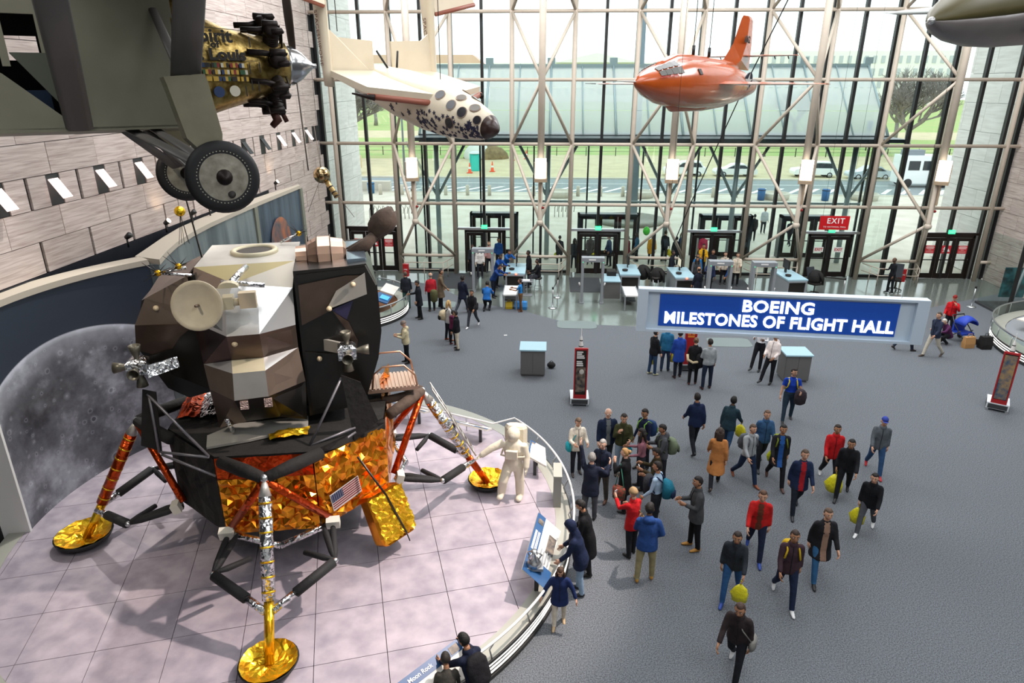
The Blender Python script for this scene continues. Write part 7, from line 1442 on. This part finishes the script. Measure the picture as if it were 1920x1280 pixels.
# -- at the right
person(12.35,-8.6,230,1.7,'person in bright red sweater and cap adjusting glasses, behind the stroller','#c71a20','#22252b','#22242a','l',('cap','#8a2a26'),'#c71a20',hem=-.04,armL=(40,20,125),armR=(10,8,40)); person(11.85,-9.55,200,1.62,'white-haired woman in purple jacket crouching beside the blue stroller','#4a2348','#1b1c20','#22242a','p',('short','#d9d2c6'),'#52264e',legs=((95,135),(80,130)),lean=30,armR=(40,10,40),armL=(40,10,40),head=(0,15))
person(10.5,-11.0,200,1.78,'man in navy jacket and cream trousers striding past the right end of the sign','#2a3146','#c9c2b2','#4a3a2c','l',('short','#4a3c30'),'#2b3348',legs=W1,**SA); person(9.8,-10.4,10,1.72,'person in dark clothes hidden by the hanging sign except one leg and shoe','#24262c','#1f2a3a','#3a3230','m',('short','#17120f'),'#24262c',legs=W1)
# -- crowd walking towards the camera over the open carpet
wk=lambda i:dict(legs=(W1,W2)[i%2],**((SA,SB)[i%2]))
person(.05,-18.65,100,1.78,'person in navy jacket walking away, leftmost of the walking crowd','#1d2a4a','#1a1c24','#17171a','m',('short','#1c1613'),'#1b2848',**wk(0))
p=person(.95,-18.75,55,1.74,'person in dark teal jacket striding right, behind the orange coat','#26404a','#2c4a6a','#22242a','d',('short','#14100e'),'#233a44',lean=10,**wk(1)); plastic_bag(p,1,'#cfc41f','yellow bag of the person in the dark teal jacket')
person(.25,-20.45,80,1.68,'person in long camel orange coat among the walkers','#b87a44','#1f2026','#3a2a20','l',('long','#3a2a20'),'#bd7c45',hem=-.42,**wk(0))
p=person(1.1,-20.2,290,1.72,'person in light grey sweatshirt and navy trousers walking in the crowd','#a3a7aa','#20304a','#8a4a2c','l',('short','#5a4636'),'#a1a5a8',hem=-.05,**wk(1)); backpack(p,'#5a5f66','slate backpack on the person in the light grey sweatshirt')
p=person(1.7,-19.4,270,1.72,'person in denim blue jacket with lime bag straps, behind the light grey sweatshirt','#35587f','#22252b','#22242a','l',('short','#6a5140'),'#35587f',**wk(0)); plastic_bag(p,-1,'#c9d01f','lime bag of the person in the denim blue jacket')
p=person(1.85,-20.25,265,1.76,'man in open black coat with blue shirt and lime bag straps, centre of the walkers','#2a4f94','#1c1d22','#4a2a20','m',('short','#17120f'),'#1d1e22',inner='#2a5aa0',hem=-.28,**wk(1)); backpack(p,'#8c9a2c','lime yellow backpack on the man in the open black coat','#6f7a24')
person(1.95,-21.5,265,1.76,'man in navy coat with red scarf walking towards the camera','#1d2a48','#1f2430','#22242a','l',('short','#5a4636'),'#1c2a48',inner='#a8222a',hem=-.2,**wk(0))
p=person(3.25,-20.1,260,1.72,'person in bright red jacket walking in the middle of the carpet, back right','#c01a20','#22242c','#e0e0e0','m',('short','#2a1d16'),'#c21b21',**wk(1))
p=person(3.35,-20.75,245,1.74,'person in black jacket with a large yellow bag, beside the bright red jacket','#1c1d22','#1c1d22','#17171a','m',('short','#17120f'),'#1c1d22',lean=12,**wk(0)); plastic_bag(p,1,'#ddd31f','large yellow bag of the person in black beside the bright red jacket',1.35)
person(4.65,-19.55,255,1.72,'person in blue cap, grey top and red shoes, farthest right of the walkers','#6d7378','#2f4f76','#b3222a','l',('cap','#3a4aa0'),'#5f666c',lean=6,**wk(1))
p=person(3.3,-22.2,235,1.66,'person in black padded coat, grey trousers and white trainers, right side of the walkers','#1a1b20','#55585e','#e8e8e8','l',('short','#1c1613'),'#191a1f',hem=-.14,lean=10,**wk(0)); plastic_bag(p,1,'#d8ce1e','yellow bag swinging from the person in the black padded coat',1.1)
p=person(.5,-23.2,255,1.78,'man in open red jacket and navy trousers striding, left front of the walkers','#c4201f','#1f2740','#27469a','l',('short','#5a3c2a'),'#c62221',lean=8,inner='#6a3a2a',**wk(1))
p=person(-.35,-24.55,250,1.74,'person in charcoal jacket and blue jeans with a yellow bag, lower left of the walkers','#2e333a','#2f5a8c','#2848a0','m',('short','#2a1d16'),'#2e333a',lean=12,**wk(0)); plastic_bag(p,-1,'#d9cf20','yellow bag of the person in the charcoal jacket and blue jeans',1.05)
p=person(.7,-24.6,262,1.76,'man in plum brown jacket with yellow straps and white trainers, front of the walkers','#3d2b32','#1f2a44','#e6e6e6','m',('short','#3a2a22'),'#3f2d34',**wk(1)); backpack(p,'#c9a51f','mustard yellow backpack on the man in the plum brown jacket')
person(1.6,-23.85,268,1.76,'man in open black coat and blue jeans, right of the plum brown jacket','#8a6a5a','#33628c','#1c1b1d','l',('short','#5a4636'),'#1f1f23',inner='#9a7a68',hem=-.3,**wk(0))
p=person(-.75,-26.45,240,1.74,'person in dark brown jacket and pale trainers, nearest the camera on the carpet','#33292a','#1f2026','#e0e0e0','m',('short','#4a342a'),'#352b2c',lean=14,**wk(1)); shoulder_bag(p,-1,'#8c8a84','grey shoulder bag of the person nearest the camera')
# -- white astronaut statue stepping off the footpad
m_stat=mat('ivory statue plaster','#e2d8c2',.7,noise=.05,nscale=4,bump=.2,bscale=14)
def statue(x,y,z,face,h):
    s=h/1.75; t=thing('astronaut_statue','life-size ivory white astronaut statue with backpack, stepping beside the ladder footpad','statue',(x,y,z),math.radians(face-90)); b=M(); V_=Vector
    b.loft([ring(V_((0,yy,zz)),V_((1,0,0)),V_((0,1,0)),rx,ry,14) for yy,zz,rx,ry in ((0,.78,.15,.13),(0,.92,.2,.16),(0,1.1,.2,.16),(.02,1.3,.23,.18),(.02,1.46,.2,.15),(.02,1.54,.12,.12))])
    for hp,kn,an in ((V_((-.1,0,.9)),V_((-.14,-.02,.5)),V_((-.14,-.06,.09))),(V_((.1,0,.9)),V_((.2,.2,.56)),V_((.26,.12,.2)))):
        b.tube([hp,kn,an],[.13,.11,.1],12); b.loft([ring(an+V_((0,yy,-.03)),V_((1,0,0)),V_((0,0,1)),w,hh,10) for yy,w,hh in ((-.1,.05,.05),(-.06,.08,.075),(.08,.08,.075),(.2,.075,.055),(.24,.04,.03))])
    for sh,el,wr in ((V_((-.22,.02,1.44)),V_((-.3,.02,1.14)),V_((-.31,.12,.9))),(V_((.22,.02,1.44)),V_((.48,.12,1.32)),V_((.7,.2,1.16)))):
        b.tube([sh,el,wr],[.1,.085,.07],12); d=(wr-el).normalized()
        b.loft([ring(wr+d*q,V_((0,1,0)),d.cross(V_((0,1,0))).normalized(),w,ww,8) for q,w,ww in ((-.02,.06,.055),(.06,.055,.035),(.1,.05,.03))])
    b.ball((0,.03,1.68),(.155,.17,.175),18,12)
    o=b.build('suit',m_stat,t); r=o.modifiers.new('r','REMESH'); r.mode='VOXEL'; r.voxel_size=.02; r.use_smooth_shade=True; sm=o.modifiers.new('s','SMOOTH'); sm.iterations=3
    for wr,d in ((V_((-.31,.14,.87)),V_((0,.3,-.95))),(V_((.73,.21,1.13)),V_((.8,.25,-.5)))):
        d=d.normalized(); f_=M()
        for q in range(4): side_=V_((0,1,0)); p0=wr+d*.04+side_*(.03-.02*q); f_.tube([p0,p0+d*.05,p0+d*.08+V_((0,0,-.02))],[.013,.012,.009],6)
        f_.tube([wr+V_((0,.05,0)),wr+d*.04+V_((0,.08,0))],[.016,.011],6); f_.build('glove_fingers',m_stat,t)
    M().ball((0,.05,1.68),(.125,.165,.12),16,10).build('visor',mat('pale visor','#c9c2b2',.35),t)
    M().loft([ring(V_((0,-.3,zz)),V_((1,0,0)),V_((0,1,0)),w,d,8) for zz,w,d in ((.95,.22,.1),(1.0,.26,.14),(1.68,.26,.14),(1.75,.22,.1))],sm=False).build('life_support_pack',m_stat,t); M().bx(-.13,.13,.17,.26,1.16,1.36).build('chest_box',m_stat,t)
    for sd in (1,-1): M().tube([(sd*.1,.2,1.2),(sd*.26,.12,1.18),(sd*.25,-.2,1.25)],.022,6).build('hose',m_stat,t)
    t.scale=(s,s,s); return o
STAT=statue(-4.86,-21.9,PZ,262,1.82)
# -- grow every body and jacket into one continuous skin, then set clothing by limb
def rm(o,v,it):
    r=o.modifiers.new('r','REMESH'); r.mode='VOXEL'; r.voxel_size=v; r.use_smooth_shade=True; q=o.modifiers.new('s','SMOOTH'); q.iterations=it; q.factor=.5
for P_ in PEND:
    rm(P_[0],P_[5],2)
    if P_[1]: rm(P_[1],P_[5]*1.15,3)
dg=bpy.context.evaluated_depsgraph_get()
def centres(me):
    n=len(me.polygons); c=np.empty(n*3,np.float32); me.polygons.foreach_get('center',c); return c.reshape(n,3).astype(float)
for body,jk,D,dm,segs,vx,s,sp_,inner,Fw,T_,pel in PEND:
    me=bpy.data.meshes.new_from_object(body.evaluated_get(dg)); mats_=list(body.data.materials); c=centres(me); best=None
    for a,b_,r,mi in segs:
        a=np.array(a);d=np.array(b_)-a; t=np.clip(((c-a)@d)/max(d@d,1e-9),0,1); ds=np.linalg.norm(c-a-t[:,None]*d,axis=1)-r
        if best is None: best=ds.copy(); idx=np.full(len(c),mi)
        else: m_=ds<best; best[m_]=ds[m_]; idx[m_]=mi
    vs=np.empty(len(me.vertices)*3,np.float32); me.vertices.foreach_get('co',vs); vs=vs.reshape(-1,3).tolist(); fs=[tuple(p.vertices) for p in me.polygons]
    n=len(vs); nb=len(mats_); vs+=D.v; fs2=[tuple(i+n for i in f) for f in D.f]
    new=bpy.data.meshes.new('body'); new.from_pydata(vs,[],fs+fs2)
    for m_ in mats_+dm: new.materials.append(m_)
    new.polygons.foreach_set('material_index',idx.tolist()+[i+nb for i in D.mi]); new.polygons.foreach_set('use_smooth',[True]*len(fs)+D.sm); new.update()
    body.modifiers.clear(); body.data=new
    if jk:
        me=bpy.data.meshes.new_from_object(jk.evaluated_get(dg))
        if inner:
            c=centres(me); rel=c-np.array(pel); f_=rel@np.array(Fw); u=rel@np.array(T_)
            mk=(np.abs(c[:,0])<.05*s+.0*u)&(f_>.05*s)&(u<.56*s); me.polygons.foreach_set('material_index',mk.astype(int).tolist())
        jk.modifiers.clear(); jk.data=me
me=bpy.data.meshes.new_from_object(STAT.evaluated_get(dg)); STAT.modifiers.clear(); STAT.data=me
